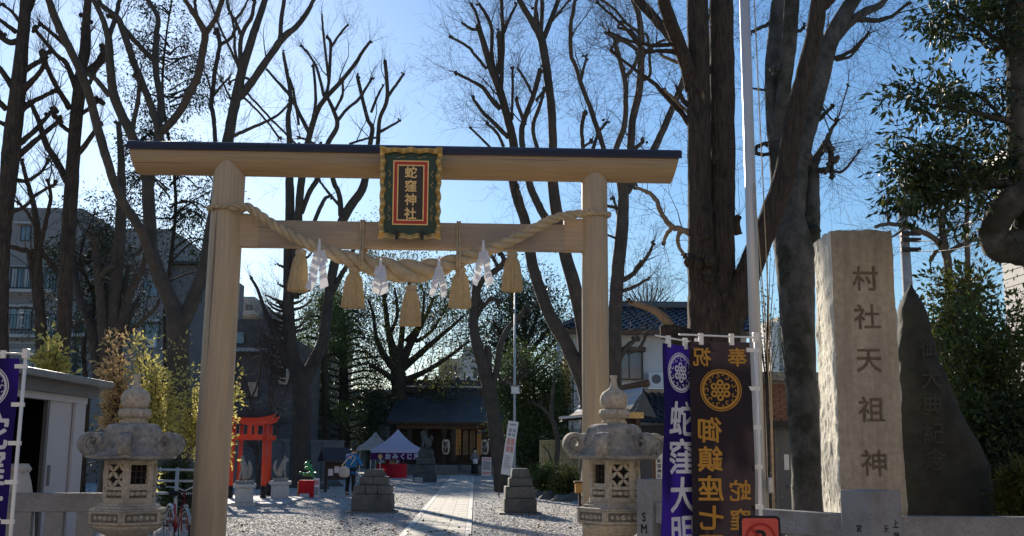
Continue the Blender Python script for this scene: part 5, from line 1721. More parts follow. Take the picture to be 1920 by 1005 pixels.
def limbfan(t, root, tips, r0, r1, bend=.25):
    for (x, y) in tips:
        mx = root[0] + (x - root[0]) * .5 + t.rg.uniform(-8, 8)
        my = root[1] + (y - root[1]) * .5 - abs(x - root[0]) * bend * .4
        t.limb([(root[0], root[1], r0), (mx, my, (r0 + r1) / 2), (x, y, r1)])
# --- broad evergreen by the tents
t = Tree('broadleaf_tree', 'wide open-crowned evergreen tree with small leaves behind the white tent', 73, 747, 41, 'bark', group=EVG)
t.limb([(747, 815, 17), (747, 760, 15), (748, 715, 14), (745, 690, 13), (738, 660, 9), (728, 620, 6), (722, 570, 4), (715, 520, 3), (712, 490, 2)], 0, True)
for k in ([(748, 700, 10), (762, 660, 8), (780, 625, 6), (800, 590, 4), (812, 560, 3)], [(746, 690, 8), (752, 640, 6), (758, 590, 4.5), (765, 550, 3), (770, 510, 2)], [(755, 690, 8), (785, 665, 6), (820, 635, 4.5), (850, 610, 3), (872, 590, 2)], [(755, 715, 7), (790, 700, 5), (825, 680, 4), (860, 655, 3), (880, 640, 2)], [(742, 695, 8), (720, 665, 6), (705, 630, 4), (700, 590, 3), (690, 560, 2)], [(742, 715, 7), (722, 700, 5), (705, 690, 4), (690, 680, 2)], [(752, 730, 6), (780, 735, 5), (805, 728, 4), (832, 722, 3)], [(752, 745, 5), (775, 760, 4), (800, 758, 3), (825, 750, 2)], [(738, 740, 5), (720, 745, 4), (705, 735, 3)], [(780, 640, 4), (810, 620, 3), (840, 570, 2)], [(730, 630, 4), (745, 590, 3), (740, 540, 2)], [(760, 640, 4), (790, 600, 3), (795, 545, 2)]):
    t.limb(k, drift=t.rg.uniform(-2.5, 2.5))
t.twigs(230, 3.8, 2, .25, kids=4, r0=.03, up=.25, zmin=4)
P, D = around(t.tips[::2], 5, .28, 1)
leaf_mesh(P, D, .21, 2, 'leaf_olive', t.o, org=t.org, droop=0)
t.done()
# --- dense dark evergreen
t = Tree('evergreen_tree', 'dense dark evergreen tree left of the white tents', 74, 645, 42, 'bark', group=EVG)
t.limb([(645, 850, 11), (645, 760, 10), (644, 690, 8), (643, 620, 6), (640, 560, 3)], 0, True)
for i in range(44):
    y = 560 + 270 * (i / 43)
    w = 22 + 62 * min(1, (y - 540) / 150) * (1 if y < 770 else .85)
    sg = 1 if i % 2 else -1
    l = w * t.rg.uniform(.6, 1.05)
    t.limb([(644, y, 2.6), (644 + sg * l * .5, y - 9, 2), (644 + sg * l, y + t.rg.uniform(-10, 14), 1)], drift=t.rg.uniform(-2.0, 2.0))
t.twigs(420, 1.6, 1, .2, kids=4, r0=.02, up=.1, tipbias=.8)
P, D = around(t.tips, 11, .27, 3)
leaf_mesh(P, D, .19, 4, 'leaf_dark', t.o, org=t.org, droop=.3)
t.done()
# --- layered pine behind the burred tree
t = Tree('pine_tree', 'layered dark pine behind the burred tree at the left of the gate opening', 68, 600, 43, 'bark', group=EVG)
t.limb([(612, 850, 8), (610, 720, 7), (606, 640, 5), (604, 560, 3)], 0, True)
for y, l in ((585, 26), (600, -30), (625, 30), (640, -50), (668, -62), (672, 36), (705, -60), (735, -55), (770, -50), (790, 30)):
    t.limb([(606, y, 3), (606 + l * .5, y - 8, 2), (606 + l, y - 4, 1)], drift=t.rg.uniform(-1.5, 1.5))
t.twigs(200, 1.1, 1, .15, kids=4, r0=.02, up=.2)
P, D = around(t.tips, 14, .21, 5)
leaf_mesh(P, D, .18, 6, 'leaf_mid', t.o, org=t.org, droop=-.2, wid=.3)
t.done()
# --- round evergreen above the shrub
t = Tree('broadleaf_tree', 'round-crowned evergreen behind the leaning trunk and lamp pole', 58, 985, 44, 'bark', group=EVG)
t.limb([(990, 800, 8), (988, 740, 8), (986, 690, 7), (984, 640, 5), (985, 590, 3)], 0, True)
for k in ([(986, 690, 5), (960, 650, 4), (935, 620, 3), (925, 600, 2)], [(986, 670, 5), (1010, 640, 4), (1035, 610, 3), (1045, 590, 2)], [(985, 650, 4), (965, 610, 3), (955, 575, 2)], [(985, 650, 4), (1005, 600, 3), (1015, 565, 2)], [(987, 710, 4), (1015, 690, 3), (1045, 665, 2)], [(987, 715, 4), (955, 700, 3), (930, 680, 2)], [(985, 620, 3), (975, 580, 2.5), (985, 555, 2)], [(986, 700, 4), (1020, 660, 3), (1050, 630, 2)], [(986, 690, 4), (945, 660, 3), (915, 640, 2)]):
    t.limb(k, drift=t.rg.uniform(-2, 2))
t.twigs(190, 2.2, 2, .2, kids=4, r0=.025, up=.2, zmin=5)
P, D = around(t.tips[::3], 9, .26, 7)
leaf_mesh(P, D, .19, 8, 'leaf_dark', t.o, org=t.org, droop=0)
t.done()
# --- big glossy shrub tree right of the path
t = Tree('glossy_shrub', 'tall dense glossy green shrub right of the tall notice', 46, 1005, 45, 'bark_smooth', group=EVG, cat='shrub')
t.limb([(1005, 890, 8), (1004, 830, 7), (1002, 770, 5), (1000, 720, 3)], 0, True)
for i in range(46):
    y = 690 + 190 * (i / 45)
    w = 30 + 32 * math.sin(min(1, (y - 670) / 100) * math.pi / 2)
    sg = 1 if i % 2 else -1
    l = w * t.rg.uniform(.5, 1.0)
    t.limb([(1004, y + 15, 2), (1004 + sg * l * .5, y + 2, 1.6), (1004 + sg * l, y - 8, .9)], drift=t.rg.uniform(-1.8, 1.3))
t.twigs(420, .9, 1, .2, kids=4, r0=.012, up=.2, tipbias=.8)
P, D = around(t.tips, 12, .16, 9)
leaf_mesh(P, D, .14, 10, 'leaf_mid', t.o, org=t.org, droop=.15)
t.done()
def shrub(name, label, Y, px, py, wpx, hpx, leafm, seed, size=.07, n=60, per=10, group='low shrubs', spread=.10, cat='shrub', stem=3):
    t = Tree(name, label, Y, px, seed, 'bark_smooth', group=group, cat=cat)
    s = pxm(Y)
    t.limb([(px, py, stem), (px, py - hpx * .3, stem * .7), (px + 2, py - hpx * .6, stem * .4)], 0, True)
    for i in range(n):
        a = t.rg.uniform(-1, 1)
        h = t.rg.uniform(.25, 1.0)
        w = wpx / 2 * math.sqrt(max(.05, 1 - ((h - .45) / .6) ** 2))
        t.limb([(px + a * 3, py - hpx * h * .25, stem * .35), (px + a * w * .6, py - hpx * h * .7, stem * .25), (px + a * w, py - hpx * h, stem * .14)], drift=t.rg.uniform(-1, 1) * w * s, sub=3)
    t.twigs(n * 3, wpx * s * .22, 1, .2, kids=3, r0=.006, up=.2, tipbias=.7)
    P, D = around(t.tips, per, spread, seed)
    leaf_mesh(P, D, size, seed + 1, leafm, t.o, org=t.org, droop=.1)
    t.done()
    return t
# --- sunlit leafy plants behind the shed and by the zelkova
shrub('leafy_plant', 'sunlit yellow leafy plant climbing in front of the zelkova trunk', 21, 285, 860, 105, 215, 'leaf_yellow', 51, .11, 30, 7, 'sunlit plants behind the shed', .09)
shrub('leafy_plant', 'straw-coloured dry leafy plant behind the shed roof corner', 21.5, 218, 850, 70, 225, 'leaf_straw', 52, .12, 22, 6, 'sunlit plants behind the shed', .10)
shrub('bamboo_plant', 'small yellow-green bamboo standing above the shed roof', 22, 95, 760, 46, 130, 'leaf_yellow', 53, .17, 14, 5, 'sunlit plants behind the shed', .10)
shrub('leafy_plant', 'sunlit yellow leafy plant edging the left gate pillar by the red torii', 22, 385, 880, 110, 190, 'leaf_yellow', 54, .10, 46, 8, 'sunlit plants behind the shed', .09)
shrub('low_shrub', 'low rounded green shrub at the foot of the bamboo fence, left end', 38, 1022, 925, 55, 52, 'leaf_mid', 55, .10, 40, 8)
shrub('low_shrub', 'low leafy shrub at the foot of the bamboo fence beside the lantern', 36, 1065, 932, 60, 48, 'leaf_olive', 56, .10, 40, 8)
shrub('low_shrub', 'dark low shrub behind the person in the blue coat', 79, 690, 856, 60, 90, 'leaf_dark', 57, .13, 50, 9, spread=.2)
shrub('low_shrub', 'dark shrubbery beyond the bicycle left of the gate pillar', 23, 330, 960, 90, 80, 'leaf_dark', 58, .09, 46, 9)
# --- conifers behind the left trees
def conifer(label, Y, px, py, top, wpx, seed, dens=70, m='needle', twn=2):
    t = Tree('conifer_tree', label, Y, px, seed, 'bark', group='conifers behind the left trees')
    H = py - top
    t.limb([(px, py, 5), (px - 8, py - H * .25, 4), (px + 12, py - H * .5, 3.2), (px - 14, py - H * .75, 2.4), (px + 14, top, 1.2)], 0, True)
    for i in range(dens):
        h = t.rg.random() ** 1.0
        y = py - H * (.22 + .78 * h)
        w = wpx / 2 * (1.05 - h * .75) * t.rg.uniform(.55, 1.1)
        sg = t.rg.choice((-1, 1))
        t.limb([(px, y, 2.0), (px + sg * w * .5, y - w * t.rg.uniform(0, .5), 1.5), (px + sg * w, y - w * t.rg.uniform(-.2, .7), .8)], drift=t.rg.uniform(-1.2, 1.2) * w * t.s, sub=4)
    t.twigs(dens * 7, 1.0, 1, .2, kids=4, r0=.012, up=-.15, tipbias=.7)
    P, D = around(t.tips[::2], 16, .16, seed)
    leaf_mesh(P, D, .15, seed + 2, m, t.o, org=t.org, droop=.5, wid=.3)
    t.done()
conifer('sparse dark conifer behind the limbs of the zelkova', 36, 318, 800, -60, 240, 61, 46)
conifer('low dark conifer in front of the apartment block', 33, 165, 740, 395, 170, 62, 26)
# --- leafy branches leaning in at the right
t = Tree('evergreen_oak', 'evergreen tree with long glossy leaves reaching in from the right edge', 9.3, 1960, 46, 'bark_grey', group=EVG)
t.limb([(1990, 900, 34), (1985, 700, 34), (1970, 560, 34), (1950, 470, 38), (1930, 380, 36), (1918, 250, 30), (1912, 100, 26), (1908, 0, 24), (1905, -80, 22)], 0, True, rough=.1)
t.limb([(1935, 470, 36), (1905, 462, 34), (1875, 462, 30), (1862, 440, 26), (1872, 410, 26), (1895, 380, 28), (1925, 360, 26)], -.25, rough=.1)
for k in ([(1930, 350, 11), (1890, 345, 9), (1850, 343, 8), (1810, 340, 6), (1770, 338, 5), (1720, 330, 3)], [(1850, 343, 6), (1820, 320, 5), (1790, 300, 4), (1750, 290, 3), (1700, 300, 2)], [(1930, 300, 8), (1895, 305, 6), (1868, 315, 5), (1840, 330, 4)], [(1920, 235, 9), (1880, 225, 7), (1840, 215, 5), (1790, 205, 3), (1720, 190, 2)], [(1880, 225, 5), (1850, 190, 4), (1820, 175, 3), (1780, 180, 2)], [(1915, 110, 8), (1880, 85, 6), (1850, 60, 5), (1810, 35, 3), (1760, 20, 2)], [(1880, 85, 5), (1860, 95, 4), (1830, 70, 3), (1800, 60, 2)], [(1812, 340, 4), (1790, 360, 3), (1740, 370, 2), (1700, 360, 1.5)], [(1845, 345, 4), (1850, 365, 3), (1868, 385, 2.5)], [(1790, 300, 3), (1740, 275, 2), (1690, 255, 1.5)], [(1800, 335, 3), (1720, 320, 2), (1660, 330, 1.2)], [(1860, 60, 4), (1850, 20, 3), (1840, -20, 2)], [(1900, 200, 4), (1890, 170, 3), (1880, 150, 2)], [(1905, 60, 4), (1890, 20, 3), (1870, -10, 2)]):
    t.limb(k, drift=t.rg.uniform(-.35, .35))
t.twigs(170, .36, 1, .05, kids=3, r0=.006, up=.1, tipbias=.6, rmin=.005)
P, D = around(t.tips, 11, .04, 11)
leaf_mesh(P, D, .085, 12, 'leaf_glossy', t.o, org=t.org, droop=.45, wid=.34)
P, D = around(t.tips[::4], 5, .035, 13)
leaf_mesh(P, D, .09, 14, 'leaf_olive', t.o, name='young_foliage', org=t.org, droop=.35, wid=.34)
t.done()
t = shrub('broad_shrub', 'bright green leafy shrub above the dark stone slab', 13.5, 1795, 900, 150, 400, 'leaf_olive', 71, .10, 60, 10, 'shrubs right of the dark stone', .11)
t = shrub('camellia_shrub', 'glossy dark shrub with glinting leaves right of the dark stone', 12.6, 1860, 940, 240, 370, 'leaf_mid', 72, .085, 110, 9, 'shrubs right of the dark stone', .10)
t = shrub('camellia_shrub', 'low dark glossy shrub at the foot of the dark stone, right edge', 12.0, 1905, 980, 160, 230, 'leaf_dark', 73, .08, 80, 11, 'shrubs right of the dark stone', .10)
t = shrub('golden_conifer', 'small golden-tipped conifer at the lower right edge', 10.6, 1908, 985, 70, 105, 'leaf_olive', 74, .05, 50, 14, 'shrubs right of the dark stone', .04)
t = shrub('sparse_tree', 'sparse-leaved sapling between the flagpole and the lichened trunk', 19, 1438, 760, 70, 330, 'leaf_mid', 75, .06, 14, 3, 'shrubs right of the dark stone', .12)
# ------------------------------------------------------------------ buildings
def house_box(g, Y, px0, px1, ytop, depth, m, org, zbot=0.0, name='wall', py=700):
    x0, x1 = at(px0, py, Y).x, at(px1, py, Y).x
    z1 = at((px0 + px1) / 2, ytop, Y).z
    MB().span((x0 - org.x, Y - org.y, zbot), (x1 - org.x, Y + depth - org.y, z1)).build(name, m, g)
    return x0 - org.x, x1 - org.x, z1
def window(g, Y, x0, y0, x1, y1, org, frame='frame_dark', glass='glass', bars=1, depth=.08, curtain=False):
    a, b = at(x0, y1, Y), at(x1, y0, Y)
    a.x -= org.x; b.x -= org.x
    t = max(.04, (b.x - a.x) * .03)
    yy = Y - org.y
    f = MB()
    f.span((a.x, yy - depth, a.z), (b.x, yy - .003, a.z + t)).span((a.x, yy - depth, b.z - t), (b.x, yy - .003, b.z))
    f.span((a.x, yy - depth, a.z + t), (a.x + t, yy - .003, b.z - t)).span((b.x - t, yy - depth, a.z + t), (b.x, yy - .003, b.z - t))
    w = f.build('window', frame, g)
    n = bars + 1
    for i in range(n):
        u0 = a.x + t + (b.x - a.x - 2 * t) * i / n
        u1 = a.x + t + (b.x - a.x - 2 * t) * (i + 1) / n - (t * .6 if i < n - 1 else 0)
        MB().span((u0, yy - depth * .45 - (.015 if i % 2 else 0), a.z + t), (u1, yy - .006, b.z - t)).build('pane', 'curtain' if (curtain and i % 2 == 0) else glass, w)
        if i < n - 1:
            MB().span((u1, yy - depth * .8, a.z + t), (u1 + t * .6, yy - .006, b.z - t)).build('mullion', frame, w)
def balcony(g, Y, x0, x1, yrail, ybot, org, out=.9):
    a, b = at(x0, ybot, Y), at(x1, yrail, Y)
    a.x -= org.x; b.x -= org.x
    yy = Y - org.y
    bal = MB().span((a.x, yy - out, a.z - .22), (b.x, yy - .004, a.z)).build('balcony', 'wall_apartment_trim', g)
    r = MB()
    n = max(3, int((b.x - a.x) / .22))
    for i in range(n + 1):
        x = a.x + (b.x - a.x) * i / n
        r.span((x - .014, yy - out, a.z), (x + .014, yy - out + .03, b.z))
    r.span((a.x, yy - out - .01, b.z), (b.x, yy - out + .05, b.z + .06))
    r.build('railing', 'frame_dark', bal)
def apartment():
    Y = 76.0
    org = Vector((at(100, 800, Y).x, Y, 0))
    g = thing('apartment_building', 'grey apartment block with balconies behind the left trees', 'building', org)
    house_box(g, Y, -180, 132, 388, 12, 'wall_apartment', org)
    house_box(g, Y + .6, 132.2, 305, 428, 12, 'wall_apartment', org)
    x0, x1, z1 = house_box(g, Y + 1.2, 305.2, 392, 497, 10, 'wall_grey', org, name='annex_wall')
    MB().span((x0 - .02, 1.2 - .6, z1 + .002), (x1 + .3, 8, z1 + .2)).build('eave', 'frame_dark', g)
    for yy in (497, 548, 640, 655):
        a = at(-170, yy, Y); b = at(130, yy, Y)
        MB().span((a.x - org.x, -.06, a.z - .07), (b.x - org.x, -.004, a.z + .07)).build('string_course', 'wall_apartment_trim', g)
    for w in ((38, 424, 60, 452), (82, 503, 108, 548), (-60, 424, -20, 452), (112, 440, 128, 460)):
        window(g, Y, *w, org)
    for w in ((18, 503, 70, 540), (-70, 503, -5, 540), (2, 578, 62, 618), (70, 588, 106, 625), (-80, 578, -10, 618), (44, 672, 104, 705), (-60, 672, 20, 705)):
        window(g, Y, *w, org, curtain=True, bars=3)
    for w in ((196, 452, 216, 474), (150, 592, 158, 622), (136, 672, 160, 702), (268, 528, 298, 556), (270, 606, 300, 634)):
        window(g, Y + .6, *w, org, bars=1)
    for b in ((-90, 110, 506, 543), (-90, 108, 595, 627), (-90, 108, 680, 712)):
        balcony(g, Y, *b, org)
    for b in ((133, 172, 600, 627), (133, 172, 680, 706)):
        balcony(g, Y + .6, *b, org)
    for (a, b, c) in ((30, 64, 419), (0, 66, 574), (40, 108, 667), (140, 162, 477), (266, 302, 602)):
        p, q = at(a, c, Y), at(b, c, Y)
        MB().span((p.x - org.x, -.35, p.z - .06), (q.x - org.x, .59, p.z + .1)).build('canopy', 'wall_apartment_trim', g)
    p, q = at(275, 651, Y), at(291, 634, Y)
    MB().span((p.x - org.x, .1, p.z), (q.x - org.x, .595, q.z)).build('air_conditioner', 'board_white', g, bevel=.02)
    p, q = at(264, 545, Y), at(264, 640, Y)
    MB().tube([(p.x - org.x, .5, p.z), (p.x - org.x, .5, q.z)], .06, 8).build('drain_pipe', 'wall_apartment_trim', g)
apartment()
def far_house(name, label, Y, blocks, wins=(), roofs=(), m='wall_far'):
    org = Vector((at(blocks[0][0], 800, Y).x, Y, 0))
    g = thing(name, label, 'building', org)
    for i, (a, b, top, dy) in enumerate(blocks):
        house_box(g, Y + dy, a, b, top, 8, m if isinstance(m, str) else m[i], org)
    for w in wins:
        window(g, Y + (w[4] if len(w) > 4 else 0), *w[:4], org, bars=0)
    for (a, b, y, th, dy) in roofs:
        p, q = at(a, y, Y + dy), at(b, y, Y + dy)
        MB().span((p.x - org.x, dy - .7, p.z), (q.x - org.x, dy + 8, p.z + th)).build('roof_slab', 'wall_apartment_trim', g)
    return g
far_house('house', 'grey house wall with one small window right of the left gate pillar', 58, [(430, 505, 598, 0), (505.2, 560, 640, .4)], [(441, 621, 460, 645), (462, 715, 486, 745), (520, 690, 545, 722, .4), (441, 715, 455, 745)], [(428, 508, 660, .18, -.0)], m='wall_house')
far_house('apartment_building', 'pale far building with stepped roof above the grey house', 92, [(436, 482, 566, 0), (482.2, 520, 585, 2), (436, 470, 556, 3), (596, 640, 582, 3)], [(462, 572, 472, 582), (500, 605, 512, 620, 2), (444, 575, 452, 582)], [(434, 486, 592, .4, -.6)], m='wall_far')
far_house('apartment_building', 'beige and white building beyond the shrine roof', 104, [(822, 862, 672, 0), (862.2, 906, 668, 1), (868, 900, 650, 5)], [(834, 684, 838, 714), (843, 684, 847, 714), (852, 684, 856, 714), (888, 690, 896, 708, 1), (870, 698, 873, 712, 1)], m=('wall_beige', 'wall_white', 'wall_far'))
far_house('high_rise', 'white high-rise far away between the flagpole and the lichened trunk', 110, [(1447, 1462, 604, 0), (1462.2, 1482, 594, .5)], [(1464, 602 + i * 14, 1478, 610 + i * 14, .5) for i in range(9)], m=('wall_white', 'wall_far'))
far_house('house', 'low grey house behind the glossy shrub right of the shrine', 84, [(940, 1075, 752, 0), (1010, 1060, 735, 2)], [(1050, 768, 1062, 785)], m='wall_far')
far_house('house', 'blue-grey annex house left of the shrine behind the tents', 86, [(640, 772, 742, 0), (560, 640, 760, 1)], [(713, 768, 722, 800), (726, 768, 735, 800), (655, 770, 670, 795)], [(636, 776, 742, .5, -.5)], m='wall_grey')
def wallthing(label, a, b, h, m='wall_grey', th=.2):
    a, b = Vector((*a, 0)), Vector((*b, 0))
    d = b - a
    g = thing('boundary_wall', label, 'wall', a, math.atan2(d.y, d.x))
    MB().span((0, -th / 2, 0), (d.length, th / 2, h)).build('wall', m, g)
    MB().span((0, -th / 2 - .04, h + .002), (d.length, th / 2 + .04, h + .09)).build('coping', 'granite_dark', g)
    n = int(d.length / 2)
    for i in range(1, n):
        MB().span((i * 2 - .1, -th / 2 - .05, 0), (i * 2 + .1, -th / 2 - .002, h)).build('pier', m, g)
wallthing('long grey boundary wall below the apartment block', (-30, 49), (gx(440, 49), 49), 2.2)
wallthing('low boundary wall behind the red torii gates', (gx(441, 46), 46), (gx(640, 56), 56), 1.9)
wallthing('grey boundary wall behind the shrubs at the right edge', (gx(1560, 17), 17), (gx(2200, 15), 15), 2.0)
wallthing('grey boundary wall beside the brick building', (gx(1180, 30), 30.5), (gx(1440, 26), 26), 1.9)

# --- shrine hall
def shrine():
    Y = Y_SHRINE
    cx = at(862, 842, Y).x
    g = thing('shrine_hall', 'shrine hall with a broad dark blue roof at the end of the path', 'shrine hall', (cx, Y, 0))
    X = lambda px, y=800, d=0: at(px, y, Y + d).x - cx
    Z = lambda y, px=862, d=0: at(px, y, Y + d).z
    ze, zr = Z(792), Z(728, d=4.5)
    xl, xr = X(728), X(985)
    rl, rr = X(748, 725, 4.5), X(968, 725, 4.5)
    # roof: curved front slope of copper courses, each course a part
    n = 14
    def prof(v):
        return -1.6 + 6.1 * v, ze + (zr - ze) * (.62 * v + .38 * v * v)
    for i in range(n):
        v0, v1 = i / n, (i + 1.06) / n
        (ya, za), (yb, zb) = prof(v0), prof(min(1, v1))
        la, lb = xl + (rl - xl) * v0, xl + (rl - xl) * min(1, v1)
        ra, rb = xr + (rr - xr) * v0, xr + (rr - xr) * min(1, v1)
        mb = MB()
        h = .045
        mb.add([(la, ya, za), (ra, ya, za), (rb, yb, zb), (lb, yb, zb), (la, ya, za + h), (ra, ya, za + h), (rb, yb, zb + .004), (lb, yb, zb + .004)], [(0, 1, 2, 3), (4, 5, 6, 7), (0, 1, 5, 4), (1, 2, 6, 5), (2, 3, 7, 6), (3, 0, 4, 7)])
        mb.build('roof_course', 'roof_copper', g)
    y1, z1 = prof(1)
    MB().add([(rl, y1, z1), (rr, y1, z1), (xr, y1 + 6, ze), (xl, y1 + 6, ze)], [(0, 1, 2, 3)]).build('rear_slope', 'roof_copper', g)
    rd = MB().span((rl - .2, y1 - .25, z1 - .1), (rr + .2, y1 + .25, z1 + .55)).build('ridge', 'roof_copper', g)
    MB().span((rl - .2, y1 - .34, z1 + .04), (rr + .2, y1 - .252, z1 + .13)).build('ridge_band', 'steel', rd)
    k = 11
    for i in range(k):
        x = rl + (rr - rl) * (i + .5) / k
        MB().lathe([(.01, -.2), (.13, -.16), (.15, 0), (.12, .16), (.01, .2)], 12, (x, y1, z1 + .66)).build('ridge_ornament', 'roof_copper', rd, smooth=True)
    MB().span((xl + .1, -1.62, ze - .16), (xr - .1, -1.4, ze - .003)).build('eave_board', 'wood_dark', g)
    MB().span((xl + .6, -1.0, ze - .45), (xr - .6, -.7, ze - .17)).build('beam', 'wood_brown', g)
    MB().span((xl + .6, -1.35, ze - .17), (xr - .6, 3.5, ze - .165)).build('soffit', 'wood_dark', g)
    zf = Z(868)
    for px in (770, 800, 834, 850, 907, 925, 955):
        MB().span((X(px) - .14, -1.0, zf), (X(px) + .14, -.72, ze - .452)).build('column', 'wood_dark', g, bevel=.02)
    # back wall with lattice doors
    MB().span((xl + .8, 1.6, zf), (X(852), 1.8, ze - .2)).build('wall', 'wood_dark', g)
    MB().span((X(908), 1.6, zf), (xr - .8, 1.8, ze - .2)).build('wall', 'wood_dark', g)
    MB().span((X(852), 3.4, zf), (X(908), 3.5, ze - .2)).build('inner_wall', 'wood_dark', g)
    for i in range(4):
        a = X(853 + i * 13.5)
        b = X(853 + (i + 1) * 13.5) - .03
        dr = MB().span((a, 1.62, zf), (a + .06, 1.70, ze - .3)).span((b - .06, 1.62, zf), (b, 1.70, ze - .3)).span((a + .06, 1.62, zf), (b - .06, 1.70, zf + .5)).span((a + .06, 1.62, ze - .42), (b - .06, 1.70, ze - .3)).build('lattice_door', 'wood_brown', g)
        lt = MB()
        for j in range(1, 4):
            x = a + .06 + (b - a - .12) * j / 4
            lt.span((x - .012, 1.64, zf + .5), (x + .012, 1.68, ze - .42))
        for j in range(1, 6):
            z = zf + .5 + (ze - zf - .92) * j / 6
            lt.span((a + .06, 1.645, z - .012), (b - .06, 1.675, z + .012))
        lt.build('lattice', 'wood_brown', dr)
        MB().span((a + .06, 1.69, zf + .5), (b - .06, 1.698, ze - .42)).build('pane', 'glass_warm' if i % 3 else 'inner_glow', dr)
    # floor and steps
    MB().span((xl + .5, -1.2, .9 * zf), (xr - .5, 3.6, zf)).build('floor', 'wood_dark', g)
    MB().span((xl + .7, -.9, 0), (xr - .7, 3.4, .9 * zf - .002)).build('foundation', 'granite_dark', g)
    for i in range(4):
        MB().span((X(762), -1.2 - .32 * (4 - i), 0), (X(908), -1.2 - .32 * (3 - i) - .003, zf * .85 * (i + 1) / 4)).build('step', 'granite_dark', g)
    for px in (790, 863):
        MB().tube([(X(px), -2.3, 0), (X(px), -2.3, .95), (X(px), -1.3, zf + .95)], .03, 8).build('handrail', 'iron', g)
    # bargeboard porch roof to the right
    MB().add([(X(895), -2.2, Z(815)), (X(925), -2.2, Z(803)), (X(925), .5, Z(800)), (X(895), .5, Z(812)), (X(895), -2.2, Z(812)), (X(925), -2.2, Z(800)), (X(925), .5, Z(797)), (X(895), .5, Z(809))], [(0, 1, 2, 3), (4, 5, 6, 7), (0, 1, 5, 4), (1, 2, 6, 5), (2, 3, 7, 6), (3, 0, 4, 7)]).build('side_roof', 'roof_tile', g)
shrine()
for px, lab in ((836, 'white paper lantern with black lettering left of the shrine door'), (909, 'white paper lantern with black lettering right of the shrine door')):
    Y = Y_SHRINE - 1.3
    c = at(px, 838, Y)
    s = pxm(Y)
    g = thing('paper_lantern', lab, 'paper lantern', (c.x, Y, c.z - 15 * s), 0, 'paper lanterns on the shrine')
    H = 30 * s
    MB().lathe([(.13, H * .04), (.17, H * .08), (.235, H * .2), (.25, H * .5), (.235, H * .8), (.17, H * .92), (.13, H * .96)], 24).build('shade', 'lantern_paper', g, smooth=True)
    MB().lathe([(.14, H * .95), (.14, H)], 20).build('cap', 'print_black', g)
    MB().lathe([(.14, 0), (.14, H * .05)], 20).build('base_ring', 'print_black', g)
    MB().tube([(0, 0, H), (0, 0, H + .5)], .012, 6).build('cord', 'iron', g)
    lettering([('蛇', 0, H * .68, .36, .012), ('窪', 0, H * .33, .36, .012)], lambda x, z, d: Vector((math.sin(x / .25) * .256, -math.cos(x / .25) * .256 - d, z)), 'print_black', g, sub=.06)

# --- white house with tiled roof
def tiled_roof(g, A, B, C, D, cols, rows, m='roof_tile'):
    """A,B eave left/right, C,D ridge left/right; pan tiles as parts"""
    A, B, C, D = map(Vector, (A, B, C, D))
    nrm = (B - A).cross(C - A).normalized()
    MB().add([A, B, D, C], [(0, 1, 2, 3)]).build('roof_deck', 'frame_dark', g)
    ew, eh = (B - A).length / cols, (C - A).length / rows
    ex = (B - A).normalized()
    ey = ((C - A) - ex * (C - A).dot(ex)).normalized()
    tm = MB()
    k = 7
    vs, fs = [], []
    for j in (0, 1):
        for i in range(k):
            u = i / (k - 1)
            h = .055 * math.sin(u * math.pi * 2) * (1 if u < .5 else .6) + .03 + (0 if j else .045)
            p = ex * (u * ew * 1.04) + ey * (j * eh * 1.12) + nrm * h
            vs.append(p)
    for i in range(k):
        u = i / (k - 1)
        vs.append(vs[i] - nrm * .05)
    fs = [(i, i + 1, i + 1 + k, i + k) for i in range(k - 1)] + [(i, i + 1, i + 1 + 2 * k, i + 2 * k) for i in range(k - 1)]
    me = MB().add(vs, fs).mesh('tile', m, smooth=True, fix=False)
    tot = (C - A).dot(ey)
    rr = random.Random(2)
    for r in range(rows):
        v = r / rows
        Lx, Rx = A.lerp(C, v), B.lerp(D, v)
        n = int(round((Rx - Lx).length / ew))
        for c in range(n):
            link('tile', me, g, Lx + ex * (c * ew) + Vector((rr.uniform(-.008, .008), 0, rr.uniform(-.006, .006))))
